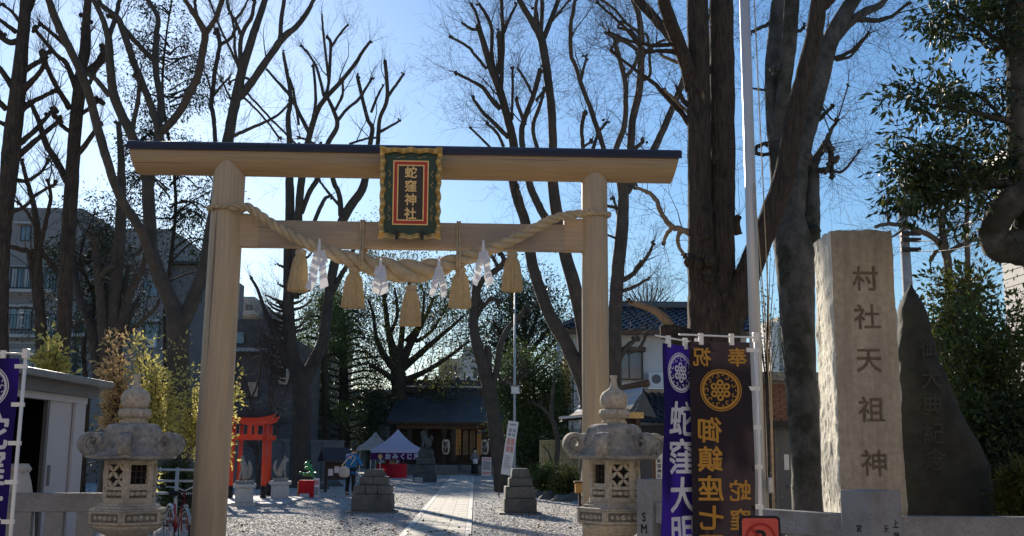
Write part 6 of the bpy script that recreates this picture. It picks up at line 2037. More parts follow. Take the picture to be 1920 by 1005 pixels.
def white_house():
    Y = 46.0
    org = Vector((at(1160, 800, Y).x, Y, 0))
    g = thing('house', 'white two-storey house with blue-grey tiled roof behind the right gate pillar', 'house', org)
    x0, x1, z1 = house_box(g, Y, 1066, 1400, 617, 7, 'wall_white', org, py=650)
    P = lambda px, py, d: Vector((at(px, py, Y + d).x - org.x, d, at(px, py, Y + d).z))
    A, B = P(1046, 616, -.75), P(1420, 626, -.75)
    C, D = P(1165, 576, 3.2), P(1420, 584, 3.2)
    MB().span((A.x, -.8, A.z - .22), (B.x, -.5, A.z - .02)).build('eave_board', 'wood_brown', g)
    MB().span((x0 - .02, -.12, z1 - .38), (x1, -.004, z1 - .18)).build('cornice', 'wall_white', g)
    tiled_roof(g, A, B, C, D, 24, 11)
    MB().span((C.x - .2, 3.0, C.z - .05), (D.x, 3.5, C.z + .28)).build('ridge_cap', 'roof_tile', g, bevel=.06)
    MB().tube([A + Vector((0, 0, .1)), C + Vector((0, 0, .1))], .12, 8).build('hip_cap', 'roof_tile', g, smooth=True)
    MB().add([A, P(1046, 616, 7), C], [(0, 1, 2)]).build('side_slope', 'roof_tile', g)
    window(g, Y, 1155, 656, 1204, 712, org, frame='wood_brown', bars=1, depth=.25)
    a, b = at(1150, 660, Y), at(1208, 652, Y)
    MB().span((a.x - org.x, -.42, a.z), (b.x - org.x, -.004, b.z)).build('window_hood', 'wood_brown', g)
    a, b = at(1213, 728, Y), at(1251, 700, Y)
    u = MB().span((a.x - org.x, -.5, a.z), (b.x - org.x, -.1, b.z)).build('air_conditioner', 'board_white', g, bevel=.02)
    ctr = at(1227, 712, Y)
    fan = MB().lathe([(.02, 0), (.19, 0), (.2, -.01)], 24)
    fan.v = [(v[0] + ctr.x - org.x, -.504 + v[2], v[1] + ctr.z) for v in fan.v]
    fan.build('fan', 'door_steel', u)
    MB().span((a.x - org.x - .05, -.52, a.z - .06), (b.x - org.x + .05, -.004, a.z - .003)).build('bracket', 'steel', g)
    for px in (1057,):
        a, b = at(px, 760, Y), at(1069, 668, Y)
        MB().span((a.x - org.x, -.1, a.z), (b.x - org.x, .9, b.z)).build('shutter_box', 'wood_yellow', g)
    p = at(1076, 700, Y)
    MB().tube([(p.x - org.x, -.07, 0), (p.x - org.x, -.07, z1 - .4)], .045, 8).build('drain_pipe', 'steel', g)
    # lean-to roof
    tiled_roof(g, P(1196, 792, -2.6), P(1420, 796, -2.6), P(1200, 738, -.1), P(1420, 740, -.1), 18, 6)
    MB().span((P(1200, 790, -2).x, -2.3, 0), (P(1400, 790, -2).x, -.01, at(1300, 798, Y - 2.4).z)).build('lean_to_wall', 'wood_dark', g)
white_house()
# --- small roofed side shrine
def side_shrine():
    Y = 30.0
    org = Vector((at(1130, 800, Y).x, Y, 0))
    g = thing('side_shrine', 'small dark wooden side shrine with pale curved roof behind the right lantern', 'shrine', org)
    A, B = at(1048, 786, 29.6) - org, at(1178, 774, 28.0) - org
    C, D = at(1096, 742, 31.6) - org, at(1206, 726, 30.0) - org
    n = 7
    for i in range(n):
        def pt(u, v):
            v2 = v
            p = A.lerp(B, u).lerp(C.lerp(D, u), v2)
            p.z -= .28 * math.sin(v * math.pi)
            return p
        v0, v1 = i / n, (i + .93) / n
        q = [pt(0, v0), pt(1, v0), pt(1, v1), pt(0, v1)]
        up = Vector((0, 0, .07))
        MB().add(q + [x + up * (1.0 if k < 2 else .35) for k, x in enumerate(q)], [(0, 1, 2, 3), (4, 5, 6, 7), (0, 1, 5, 4), (1, 2, 6, 5), (2, 3, 7, 6), (3, 0, 4, 7)]).build('roof_course', 'roof_edge_grey', g)
    q = [A - Vector((0, 0, .05)), B - Vector((0, 0, .05)), D, C]
    MB().add([x - Vector((0, 0, .32 if k > 1 else .02)) for k, x in enumerate(q)], [(0, 1, 2, 3)]).build('roof_deck', 'wood_brown', g)
    MB().tube([C + Vector((-.15, 0, .08)), C.lerp(D, .5) + Vector((0, 0, .05)), D + Vector((.15, 0, .12))], .10, 8).build('ridge', 'wood_brown', g, smooth=True)
    E, Fp = A + (C - A) * 2 - Vector((0, 0, (C - A).z * 1.0)), B + (D - B) * 2
    E.z, Fp.z = A.z, B.z
    MB().add([C, D, Fp, E], [(0, 1, 2, 3)]).build('rear_slope', 'wood_dark', g)
    MB().add([B, Fp, D - Vector((0, 0, .1))], [(0, 1, 2)]).build('gable', 'wood_dark', g)
    a, b = at(1102, 850, Y), at(1198, 790, Y)
    MB().span((a.x - org.x, 0, .3), (b.x - org.x, 2.2, b.z + .1)).build('body', 'wood_dark', g)
    MB().span((a.x - org.x + .05, .02, 0), (b.x - org.x - .05, 2.15, .298)).build('foundation', 'granite_dark', g)
    for px in (1102, 1130, 1165, 1196):
        x = at(px, 820, Y).x - org.x
        MB().span((x - .06, -.12, .3), (x + .06, -.004, b.z + .08)).build('column', 'wood_brown', g)
    p, q = at(1170, 784, 28.2), at(1207, 773, 28.2)
    MB().span((p.x - org.x, 28.2 - 30, p.z), (q.x - org.x, 28.25 - 30, q.z)).build('gilded_board', 'gold', g)
side_shrine()
# --- brick building with steel door
def brick_house():
    Y = 20.5
    org = Vector((at(1450, 900, Y).x, Y, 0))
    g = thing('brick_building', 'small brick building with a grey steel door left of the lichened trunk', 'building', org)
    x0, x1 = at(1402, 850, Y).x - org.x, at(1560, 850, Y).x - org.x
    z1 = at(1450, 716, Y).z
    xd0, xd1 = at(1457, 850, Y).x - org.x, at(1484, 850, Y).x - org.x
    zd = at(1470, 806, Y).z
    MB().span((x0, .02, 0), (x1, 5, z1)).build('wall_core', 'mortar', g)
    bl, bh = .215, .065
    bm = MB().box((0, 0, 0), (bl - .012, .03, bh - .012)).mesh('brick', 'brick')
    bh2 = MB().box((0, 0, 0), (bl / 2 - .012, .03, bh - .012)).mesh('brick', 'brick')
    rows = int(z1 / bh)
    cnt = 0
    rr = random.Random(9)
    for r in range(rows):
        z = (r + .5) * bh
        x = x0 - (bl / 2 if r % 2 else 0) + bl / 2
        while x < x1 and cnt < 298:
            if not (xd0 - .13 < x < xd1 + .13 and z < zd + .06) and z > .9 and x < at(1492, 850, Y).x - org.x:
                link('brick', bm, g, (x, .008 + rr.uniform(-.003, .003), z))
                cnt += 1
            x += bl
    MB().span((x0 - .15, -.45, z1 + .002), (x1, 5.2, z1 + .16)).build('roof_slab', 'shed_roof', g)
    dr = MB().span((xd0, -.03, .05), (xd1, .018, zd)).build('door', 'door_steel', g)
    MB().span((xd0 - .05, -.05, 0), (xd0 - .002, .018, zd + .05)).build('door_frame', 'shed_trim', g)
    MB().span((xd1 + .002, -.05, 0), (xd1 + .05, .018, zd + .05)).build('door_frame', 'shed_trim', g)
    MB().lathe([(.03, 0), (.035, .02), (.02, .05)], 12, (0, 0, 0)).build('knob', 'steel', dr, loc=(xd1 - .06, -.05, 1.0), rot=(math.pi / 2, 0, 0))
    a, b = at(1470, 881, Y), at(1478, 852, Y)
    MB().span((a.x - org.x, -.036, a.z), (b.x - org.x, -.031, b.z)).build('notice_paper', 'board_white', dr)
    a, b = at(1436, 801, Y), at(1486, 791, Y)
    MB().span((a.x - org.x, -.7, a.z), (b.x - org.x, -.012, b.z)).build('canopy', 'frame_dark', g)
brick_house()
def right_house():
    YF, YN = 17.0, 11.8
    X0 = at(1888, 600, YF).x
    g = thing('house', 'pale sided house with a grey roof edge behind the evergreen at the right edge', 'house', (X0, YF, 0))
    z1 = at(1890, 335, YF).z
    MB().span((0, YN - YF, 0), (5, 0, z1)).build('wall', 'wall_white', g)
    for i in range(46):
        z = .15 + i * .13
        if z < z1 - .15:
            MB().span((-.02, YN - YF, z), (-.003, 0, z + .115)).build('siding_board', 'wall_white', g)
    MB().span((-.45, YN - YF - .4, z1 + .002), (5.4, .5, z1 + .16)).build('eave', 'shed_trim', g)
    MB().add([(-.45, YN - YF - .4, z1 + .162), (-.45, .5, z1 + .162), (2.5, .5, z1 + 1.5), (2.5, YN - YF - .4, z1 + 1.5)], [(0, 1, 2, 3)]).build('roof', 'shed_roof', g)
right_house()
# --- shed at left
def shed():
    X = at(150, 842, 16.2).x
    X = -6.28
    g = thing('storage_shed', 'pale metal storage shed with open dark doorway behind the left fence', 'shed', (X, 17.2, 0))
    ytop = 2.40
    # local: x depth (wall faces +x), y along the path
    yn, yf = -5.5, .35
    xw = -.0
    MB().span((-2.2, yf - .04, 0), (0, yf, ytop)).build('end_wall', 'shed_metal', g)
    MB().span((-2.2, yn, 0), (-2.16, yf - .042, ytop)).build('back_wall', 'shed_inside_shade', g)
    MB().span((-2.15, yf - .06, .06), (-.12, yf - .045, ytop - .02)).build('inner_shade_sheet', 'shed_inside_shade', g)  # near-black sheet over the pale end wall, painted shade
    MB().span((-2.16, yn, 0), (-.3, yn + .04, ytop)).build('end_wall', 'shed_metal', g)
    MB().span((-2.15, yn + .05, ytop - .03), (-.13, yf - .065, ytop - .001)).build('ceiling_shade_sheet', 'shed_inside_shade', g)  # near-black sheet under the roof, painted shade as well
    MB().span((-2.15, yn, .0), (-.05, yf - .05, .06)).build('floor', 'shed_inside_shade', g)
    MB().span((-.04, yf - .45, 0), (0, yf - .042, ytop)).build('front_panel', 'shed_metal', g)
    d = MB().span((-.10, yf - 1.34, .05), (-.05, yf - .40, ytop - .1)).build('sliding_door', 'shed_metal', g)
    MB().span((-.05, yf - 1.26, 1.05), (-.035, yf - 1.17, 1.35)).build('handle', 'shed_trim', d)
    MB().span((-.105, yf - 1.44, .05), (-.045, yf - 1.343, ytop - .1)).build('door_stile', 'shed_trim', d)
    MB().span((-.12, yn, ytop - .1), (.02, yf - .001, ytop)).build('door_track', 'shed_metal', g)
    MB().span((-2.4, yn - .3, ytop + .002), (.12, yf + .2, ytop + .17)).build('fascia', 'shed_trim', g)
    MB().span((-2.45, yn - .35, ytop + .172), (.30, yf + .38, ytop + .28)).build('roof', 'shed_roof', g, bevel=.02)
    MB().tube([(-.5, yf - 1.95, .1), (-.45, yf - 1.9, 1.9)], .015, 8).build('broom_handle', 'happi_blue', g)
    MB().span((-1.9, yf - 3.5, .06), (-1.2, yf - 2.2, 1.3)).build('shelf', 'wood_dark', g)
shed()
def bag():
    Y = 13.4
    c = at(35, 905, Y)
    b = thing('white_sack', 'crumpled white sack standing in the shed doorway behind the purple banner', 'sack', (c.x, Y, 0))
    MB().lathe([(.20, 0), (.24, .1), (.23, .5), (.2, .9), (.14, 1.2), (.10, 1.33), (.01, 1.35)], 20, lobes=5, amp=.09).build('body', 'cloth_cream', b, smooth=True)
    MB().lathe([(.10, 1.30), (.13, 1.36), (.09, 1.42)], 14, lobes=7, amp=.15).build('tied_mouth', 'cloth_cream', b, smooth=True)
bag()
def utility_pole():
    Y = 26
    g = thing('utility_pole', 'grey utility pole rising behind the pale monument', 'utility pole', (at(1712, 640, Y).x, Y, 0))
    top = at(1692, 385, Y)
    MB().tube([(0, 0, 0), (top.x - g.location.x, 0, top.z)], [.17, .11], 14).build('pole', 'concrete_pole', g, smooth=True)
    for y in (440, 452, 470):
        p = at(1703, y, Y)
        MB().span((p.x - g.location.x - .25, -.2, p.z - .05), (p.x - g.location.x + .25, -.1, p.z + .05)).build('bracket', 'iron', g)
    a, b = at(1708, 470, Y), at(1960, 400, Y - 8)
    for k in range(3):
        pts = [a.lerp(b, t) + Vector((0, 0, -.25 * math.sin(t * math.pi) + .25 * k)) - g.location for t in np.linspace(0, 1, 14)]
        MB().tube(pts, .012, 5).build('wire', 'iron', g)
utility_pole()
def lamp_pole():
    Y = 41
    x = at(966, 730, Y).x
    g = thing('lamp_pole', 'thin pale pole with a white lamp box beside the leaning trunk', 'lamp pole', (x, Y, 0))
    MB().tube([(0, 0, 0), (-.04, 0, at(964, 545, Y).z)], [.06, .035], 12).build('pole', 'rail_blue', g, smooth=True)
    z = at(966, 731, Y).z
    MB().span((-.15, -.16, z - .15), (.15, .16, z + .12)).build('lamp_box', 'board_white', g, bevel=.02)
    MB().span((-.18, -.19, z + .122), (.18, .19, z + .17)).build('lamp_lid', 'shed_roof', g)
lamp_pole()
# ------------------------------------------------------------------ red torii gates of the fox shrine
def red_torii(label, Y, pxl, pxr, ytop):
    xl, xr = at(pxl, 870, Y).x, at(pxr, 870, Y).x
    cx, hw = (xl + xr) / 2, (xr - xl) / 2
    H = at((pxl + pxr) / 2, ytop, Y).z
    g = thing('red_torii', label, 'torii gate', (cx, Y, 0), 0, 'small red torii gates')
    r = .085
    for sg in (-1, 1):
        MB().tube([(sg * hw, 0, .3), (sg * hw * .96, 0, H - .3)], [r, r * .92], 16).build('pillar', 'vermilion', g, smooth=True)
        MB().tube([(sg * hw * 1.0, 0, 0), (sg * hw, 0, .42)], [r * 1.15, r * 1.1], 16).build('pillar_base', 'black_paint', g, smooth=True)
    MB().span((-hw - .18, -.04, H - .80), (hw + .18, .04, H - .64)).build('tie_beam', 'vermilion', g, bevel=.008)
    MB().span((-.06, -.05, H - .638), (.06, .05, H - .30)).build('strut', 'vermilion', g)
    n = 16
    def curved(z0, h, over, d, name, m):
        vs, fs = [], []
        for i in range(n + 1):
            u = -1 + 2 * i / n
            x = u * (hw + over)
            z = z0 + .14 * abs(u) ** 2.6
            vs += [(x, -d, z), (x, d, z), (x, d * .9, z + h), (x, -d * .9, z + h)]
        for i in range(n):
            for k in range(4):
                fs.append((i * 4 + k, i * 4 + (k + 1) % 4, (i + 1) * 4 + (k + 1) % 4, (i + 1) * 4 + k))
        fs += [(0, 1, 2, 3), (n * 4, n * 4 + 1, n * 4 + 2, n * 4 + 3)]
        MB().add(vs, fs).build(name, m, g, smooth=True, angle=30)
    curved(H - .31, .10, .20, .07, 'lower_lintel', 'vermilion')
    curved(H - .208, .09, .26, .10, 'upper_lintel', 'vermilion')
    curved(H - .115, .075, .30, .17, 'roof_board', 'black_paint')
    for sg in (-1, 1):
        MB().span((sg * hw * .96 - .03 + sg * .12, -.07, H - .80), (sg * hw * .96 + .03 + sg * .12, -.052, H - .64)).build('wedge', 'vermilion', g)
    return g
red_torii('small red torii gate nearest the path, right of the left gate pillar', 34.5, 434, 496, 776)
red_torii('small red torii gate standing just behind the nearest red one', 37.2, 449, 505, 781)
red_torii('small red torii gate half hidden by the yellow plant, left of the gate pillar', 33.0, 349, 415, 776)
# ------------------------------------------------------------------ fox statues
def skinned(name, verts, edges, m, parent, sub=2, root=0):
    me = bpy.data.meshes.new(name)
    me.from_pydata([v[:3] for v in verts], edges, [])
    o = bpy.data.objects.new(name, me)
    COL.objects.link(o)
    sk = o.modifiers.new('skin', 'SKIN')
    for i, v in enumerate(verts):
        r = v[3] if isinstance(v[3], (tuple, list)) else (v[3], v[3])
        me.skin_vertices[0].data[i].radius = r
        me.skin_vertices[0].data[i].use_root = (i == root)
    if sub:
        ss = o.modifiers.new('sub', 'SUBSURF')
        ss.levels = ss.render_levels = sub
    dg = bpy.context.evaluated_depsgraph_get()
    res = bpy.data.meshes.new_from_object(o.evaluated_get(dg))
    bpy.data.objects.remove(o)
    bpy.data.meshes.remove(me)
    res.name = name
    res.materials.clear()
    res.materials.append(MATS[m])
    res.polygons.foreach_set('use_smooth', [True] * len(res.polygons))
    return link(name, res, parent)
def fox(px, ypt, yb, Y, label, plab, seed, turn):
    s = pxm(Y)
    x = at(px, yb - 20, Y).x
    gp = thing('stone_pedestal', plab, 'pedestal', (x, Y, 0), R(8), 'pale pedestals of the fox statues')
    H = at(px, ypt, Y).z
    w = 17 * s
    MB().box((0, 0, .05), (w * 2.5, w * 2.5, .10)).build('plinth', 'white_stone', gp, bevel=.01)
    MB().box((0, 0, (.1 + H - .1) / 2 + .001), (w * 1.8, w * 1.8, H - .2 - .004)).build('die', 'white_stone', gp, bevel=.01)
    MB().box((0, 0, H - .05), (w * 2.3, w * 2.3, .10)).build('cap', 'white_stone', gp, bevel=.012)
    g = thing('fox_statue', label, 'statue', (x, Y, H), turn, 'stone fox statues')
    MB().box((0, 0, .05), (.44, .34, .096)).build('base', 'fox_stone', g, bevel=.02)
    k = 1.0
    V = [(.0, .06, .22, .12), (-.02, .03, .36, .11), (-.05, .0, .50, .085), (-.09, -.01, .60, .06), (-.13, -.02, .67, .065), (-.20, -.02, .655, .036), (-.25, -.02, .64, .018),
         (-.11, .02, .745, .022), (-.10, .025, .80, .008), (-.11, -.06, .745, .022), (-.10, -.065, .80, .008),
         (-.11, .05, .30, .042), (-.13, .05, .14, .03), (-.16, .05, .11, .03), (-.11, -.06, .30, .042), (-.13, -.06, .14, .03), (-.16, -.06, .11, .03),
         (.06, .09, .18, .075), (-.02, .12, .13, .04), (.06, -.09, .18, .075), (-.02, -.12, .13, .04),
         (.14, .03, .24, .05), (.20, .0, .40, .06), (.17, -.02, .56, .05), (.13, -.02, .66, .012)]
    E = [(0, 1), (1, 2), (2, 3), (3, 4), (4, 5), (5, 6), (4, 7), (7, 8), (4, 9), (9, 10), (2, 11), (11, 12), (12, 13), (2, 14), (14, 15), (15, 16), (0, 17), (17, 18), (0, 19), (19, 20), (0, 21), (21, 22), (22, 23), (23, 24)]
    skinned('body', V, E, 'fox_stone', g, 2)
fox(458, 907, 948, 31.0, 'sitting stone fox on the pale pedestal left of the red torii opening', 'pale stone pedestal nearest the left gate pillar', 1, R(-30))
fox(525, 902, 938, 34.0, 'sitting stone fox on the pale pedestal right of the red torii', 'pale stone pedestal right of the red torii', 2, R(200))
sl = thing('stone_slab', 'low pale stone slab under the fox pedestals', 'paving', (at(480, 940, 34).x, 33.5, 0))
MB().box((0, 0, .03), (2.6, 5.0, .06)).build('slab', 'white_stone', sl, bevel=.01)
# ------------------------------------------------------------------ dragon ornament on red box
def dragon():
    Y = 36.5
    s = pxm(Y)
    x = at(575, 910, Y).x
    b = thing('red_box', 'red cloth-covered box beside the burred tree', 'box', (x, Y, 0), R(6))
    MB().box((0, 0, .28), (28 * s, .45, .56)).build('covered_body', 'cloth_red', b, bevel=.02)
    MB().box((-.27, -.02, .26), (.03, .5, .48)).build('side_panel', 'wood_yellow', b)
    g = thing('dragon_figure', 'green coiled dragon figure on the red box', 'figure', (x + .05, Y, .56))
    pts = []
    for i in range(60):
        t = i / 59
        a = t * 4 * math.pi
        r = .20 * (1 - t * .7)
        pts.append((r * math.cos(a), r * math.sin(a) * .8, .07 + .42 * t + .03 * math.sin(a)))
    MB().tube(pts, [.055 * (.5 + .5 * math.sin(min(1, i / 25) * math.pi / 2)) for i in range(60)], 10).build('coiled_body', 'dragon_green', g, smooth=True)
    V = [(0, 0, .46, .05), (-.04, -.06, .54, .06), (-.10, -.14, .53, .045), (-.14, -.2, .5, .02), (.02, 0, .62, .02), (.08, .04, .68, .008), (-.05, -.02, .63, .02), (-.04, .05, .70, .008)]
    skinned('head', V, [(0, 1), (1, 2), (2, 3), (1, 4), (4, 5), (1, 6), (6, 7)], 'dragon_green', g, 1)
    for a in (0, 1.6, 3.1, 4.4):
        V = [(.16 * math.cos(a), .13 * math.sin(a), .22, .03), (.28 * math.cos(a), .22 * math.sin(a), .26, .022), (.33 * math.cos(a), .27 * math.sin(a), .18, .012)]
        skinned('claw', V, [(0, 1), (1, 2)], 'dragon_green', g, 1)
    st = thing('white_placard', 'narrow white placard beside the red box', 'placard', (x + .34, Y - .12, 0), R(12))
    MB().span((-.10, -.01, .0), (.10, .01, .62)).build('panel', 'board_white', st)
    MB().span((-.08, -.014, .42), (.08, -.0102, .56)).build('red_print', 'board_pink', st)
    MB().span((-.08, -.014, .08), (.08, -.0102, .34)).build('grey_print', 'board_print', st)
    rk = thing('white_stone_block', 'small white stone block in front of the red box', 'stone', (x - .0, Y - .45, 0))
    MB().box((0, 0, .07), (.34, .2, .14), taper=(.9, .85)).build('block', 'white_stone', rk, bevel=.03)
dragon()
# ------------------------------------------------------------------ notice shelter
def shelter():
    Y = 41.0
    x = at(632, 880, Y).x
    g = thing('notice_shelter', 'small dark roofed notice shelter behind the person in blue', 'shelter', (x, Y, 0), R(20))
    for sx in (-.42, .42):
        MB().span((sx - .05, -.05, 0), (sx + .05, .05, 1.25)).build('post', 'wood_dark', g)
    MB().span((-.37, -.03, .45), (.37, .03, 1.1)).build('board', 'wood_dark', g)
    for sg in (-1, 1):
        MB().add([(-.62, sg * .62, 1.12), (.62, sg * .62, 1.12), (.62, 0, 1.58), (-.62, 0, 1.58), (-.62, sg * .62, 1.18), (.62, sg * .62, 1.18), (.62, 0, 1.64), (-.62, 0, 1.64)], [(0, 1, 2, 3), (4, 5, 6, 7), (0, 1, 5, 4), (1, 2, 6, 5), (2, 3, 7, 6), (3, 0, 4, 7)]).build('roof_panel', 'copper_cap', g)
    for i in range(3):
        MB().span((-.34 + i * .23, -.045, .6 + .1 * (i % 2)), (-.16 + i * .23, -.031, .85 + .1 * (i % 2))).build('poster', 'board_white', g)
shelter()
# ------------------------------------------------------------------ festival tents
def tent(label, Y, pxl, pxr, ype, yap, cloth, apx, purple=None):
    xl, xr = at(pxl, ype, Y).x, at(pxr, ype, Y).x
    cx, hw = (xl + xr) / 2, (xr - xl) / 2
    ze, za = at(apx, ype, Y).z, at(apx, yap, Y + hw).z
    g = thing('festival_tent', label, 'tent', (cx, Y + hw, 0))
    ax = 0
    n = 9
    corners = [(-hw, -hw), (hw, -hw), (hw, hw), (-hw, hw)]
    for k in range(4):
        a, b = Vector((*corners[k], ze)), Vector((*corners[(k + 1) % 4], ze))
        ap = Vector((ax, 0, za))
        vs, fs = [], []
        for j in range(n + 1):
            v = j / n
            for i in range(n + 1):
                u = i / n
                p = a.lerp(b, u).lerp(ap, v)
                p.z -= .16 * math.sin(v * math.pi) + .05 * math.sin(u * math.pi) * (1 - v)
                vs.append(p)
        for j in range(n):
            for i in range(n):
                q = j * (n + 1) + i
                fs.append((q, q + 1, q + n + 2, q + n + 1))
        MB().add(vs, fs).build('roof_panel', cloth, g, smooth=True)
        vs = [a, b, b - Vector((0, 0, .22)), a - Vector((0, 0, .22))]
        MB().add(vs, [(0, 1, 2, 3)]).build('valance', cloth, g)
    for (x, y) in corners:
        MB().span((x * .985 - .02, y * .985 - .02, 0), (x * .985 + .02, y * .985 + .02, ze)).build('leg', 'plastic_white', g)
    MB().tube([(-hw, -hw + .02, ze - .25), (0, -hw + .02, ze - .02), (hw, -hw + .02, ze - .25)], .012, 6).build('brace', 'plastic_white', g)
    if purple:
        z1 = ze - .225
        z0 = z1 - .40
        MB().grid(16, 4, lambda u, v: (-hw + 2 * hw * u, -hw - .02 + .012 * math.sin(u * 30), z1 + (z0 - z1) * v)).build('name_cloth', 'tent_purple', g, smooth=True)
        lettering([(ch, -.55 + i * .42, (z0 + z1) / 2, .36, .015) for i, ch in enumerate(purple)], lambda x, z, d: Vector((x + .12, -hw - .045 - d, z)), 'print_white', g)
    return g, cx, hw, ze
tent('pale grey festival tent half behind the white one', 70.0, 668, 733, 838, 809, 'tent_grey', 702)
TG, tcx, thw, tze = tent('white festival tent with a purple cloth along its front edge', 63.5, 695, 789, 842, 805, 'tent_white_sky', 748, 'おみくじ所')
def booth():
    Y = 63.5 + 1.2
    g = thing('booth_table', 'low table with boxes in the shade of the white tent', 'table', (tcx - .35, Y, 0))
    MB().box((0, 0, .72), (1.6, .7, .05)).build('top', 'wood_dark', g)
    for sx in (-.7, .7):
        for sy in (-.28, .28):
            MB().box((sx, sy, .345), (.06, .06, .69)).build('leg', 'wood_dark', g)
    MB().grid(10, 3, lambda u, v: (-.8 + 1.6 * u, -.36 + .01 * math.sin(u * 40), .70 - .5 * v)).build('front_cloth', 'cloth_red', g)
    for i in range(5):
        b = tag(MB().box((0, 0, .1), (.2, .2, .2), taper=(.92, .92)).build('offering_box', ['board_white', 'cloth_red', 'wood_yellow', 'board_white', 'wood_brown'][i], bevel=.01, loc=(tcx - .85 + i * .3, Y - .1, .746)), ['white', 'red', 'yellow', 'cream', 'brown'][i] + ' small box on the table under the white tent, ' + ['first', 'second', 'third', 'fourth', 'fifth'][i] + ' from the left', 'box', 'boxes on the booth table')
booth()
rt = thing('round_table', 'round table under a red cloth in front of the white tent', 'table', (at(744, 880, 61).x, 61.0, 0))
MB().lathe([(.58, .0), (.57, .1), (.55, .68), (.54, .72), (.52, .725), (.01, .725)], 40, lobes=13, amp=.02).build('cloth', 'cloth_red', rt, smooth=True, angle=50)
MB().lathe([(.55, .728), (.55, .76), (.53, .77), (.01, .77)], 40).build('top', 'cloth_red', rt, smooth=True, angle=50)
sp = thing('signpost', 'thin white signpost with a round gilt disc before the white tent', 'signpost', (at(712, 870, 62).x, 62.3, 0))
MB().tube([(0, 0, 0), (0, 0, at(712, 858, 62.3).z)], .022, 8).build('post', 'plastic_white', sp, smooth=True)
_d2 = MB().lathe([(.01, -.01), (.13, -.01), (.13, .01), (.01, .01)], 20)
_d2.v = [(v[0], v[2], v[1] + at(712, 856, 62.3).z) for v in _d2.v]
_d2.build('disc', 'gold', sp)
# ------------------------------------------------------------------ stepped stone pedestals beside the path
def pedestal(label, Y, tiers, seed, slab):
    """tiers: (px0, px1, ytop, ybottom, blocks)"""
    rg = random.Random(seed)
    px = (tiers[0][0] + tiers[0][1]) / 2
    org = Vector((at(px, 940, Y).x, Y, 0))
    g = thing('stepped_pedestal', label, 'pedestal', org, R(rg.uniform(-2, 2)), 'stepped stone pedestals')
    s = pxm(Y)
    zb = 0.0
    yb0 = tiers[0][3]
    for (a, b, y0, y1, n) in tiers:
        z0, z1 = (yb0 - y1) * s + .05, (yb0 - y0) * s + .05
        w = (b - a) * s
        cx = ((a + b) / 2 - px) * s
        for i in range(n):
            u0, u1 = -w / 2 + w * i / n + .004, -w / 2 + w * (i + 1) / n - .004
            tp = .985 if y0 > 890 else .86
            MB().box((cx + (u0 + u1) / 2, 0, (z0 + z1) / 2), (u1 - u0, w, z1 - z0 - .006), taper=(tp if n == 1 else 1, tp)).build('block', 'stone_pedestal', g, bevel=.022)
    MB().box((0, 0, .025), (slab * s, slab * s, .05)).build('ground_slab', 'granite_dark', g, bevel=.01)
pedestal('stepped grey stone pedestal left of the paved path', 28.4, [(664, 736, 928, 958, 1), (667, 733, 912, 928, 3), (676, 726, 897, 912, 2), (682, 719, 884, 897, 1)], 1, 84)
pedestal('stepped grey stone pedestal right of the paved path', 28.2, [(944, 1004, 935, 960, 1), (946, 1001, 914, 935, 1), (953, 996, 899, 914, 1), (957, 992, 882, 899, 1)], 2, 78)
# ------------------------------------------------------------------ guardian dog on its dark pedestal
def guardian():
    Y = 54.0
    s = pxm(Y)
    x = at(798, 870, Y).x
    p = thing('stepped_pedestal', 'tall dark stepped pedestal beside the white tent', 'pedestal', (x, Y, 0), 0, 'stepped stone pedestals')
    z = 0
    for w, h in ((42, 16), (37, 15), (33, 13), (27, 13)):
        MB().box((0, 0, z + h * s / 2), (w * s, w * s, h * s - .01)).build('block', 'stone_pedestal', p, bevel=.03)
        z += h * s
    g = thing('guardian_dog', 'dark sitting stone guardian dog on the tall pedestal beside the white tent', 'statue', (x, Y, z), R(10))
    MB().box((0, 0, .05), (.6, .4, .1)).build('base', 'stone_pedestal', g, bevel=.02)
    V = [(.1, 0, .28, .19), (.0, 0, .48, .17), (-.1, 0, .66, .15), (-.16, 0, .82, .17), (-.28, 0, .80, .10), (-.12, .08, .45, .07), (-.16, .09, .22, .055), (-.2, .09, .12, .06), (-.12, -.08, .45, .07), (-.16, -.09, .22, .055), (-.2, -.09, .12, .06), (.12, .14, .2, .12), (0, .16, .13, .06), (.12, -.14, .2, .12), (0, -.16, .13, .06), (.24, 0, .4, .09), (.28, 0, .62, .10), (.24, 0, .76, .03), (-.14, .1, .94, .05), (-.14, -.1, .94, .05)]
    E = [(0, 1), (1, 2), (2, 3), (3, 4), (2, 5), (5, 6), (6, 7), (2, 8), (8, 9), (9, 10), (0, 11), (11, 12), (0, 13), (13, 14), (0, 15), (15, 16), (16, 17), (3, 18), (3, 19)]
    skinned('body', V, E, 'stone_pedestal', g, 2)
    w = thing('white_stone_block', 'small white stone block at the foot of the dark tall pedestal', 'stone', (at(785, 897, Y - 1).x, Y - 1.1, 0))
    MB().box((0, 0, .12), (.42, .25, .24), taper=(.9, .85)).build('block', 'white_stone', w, bevel=.03)
guardian()
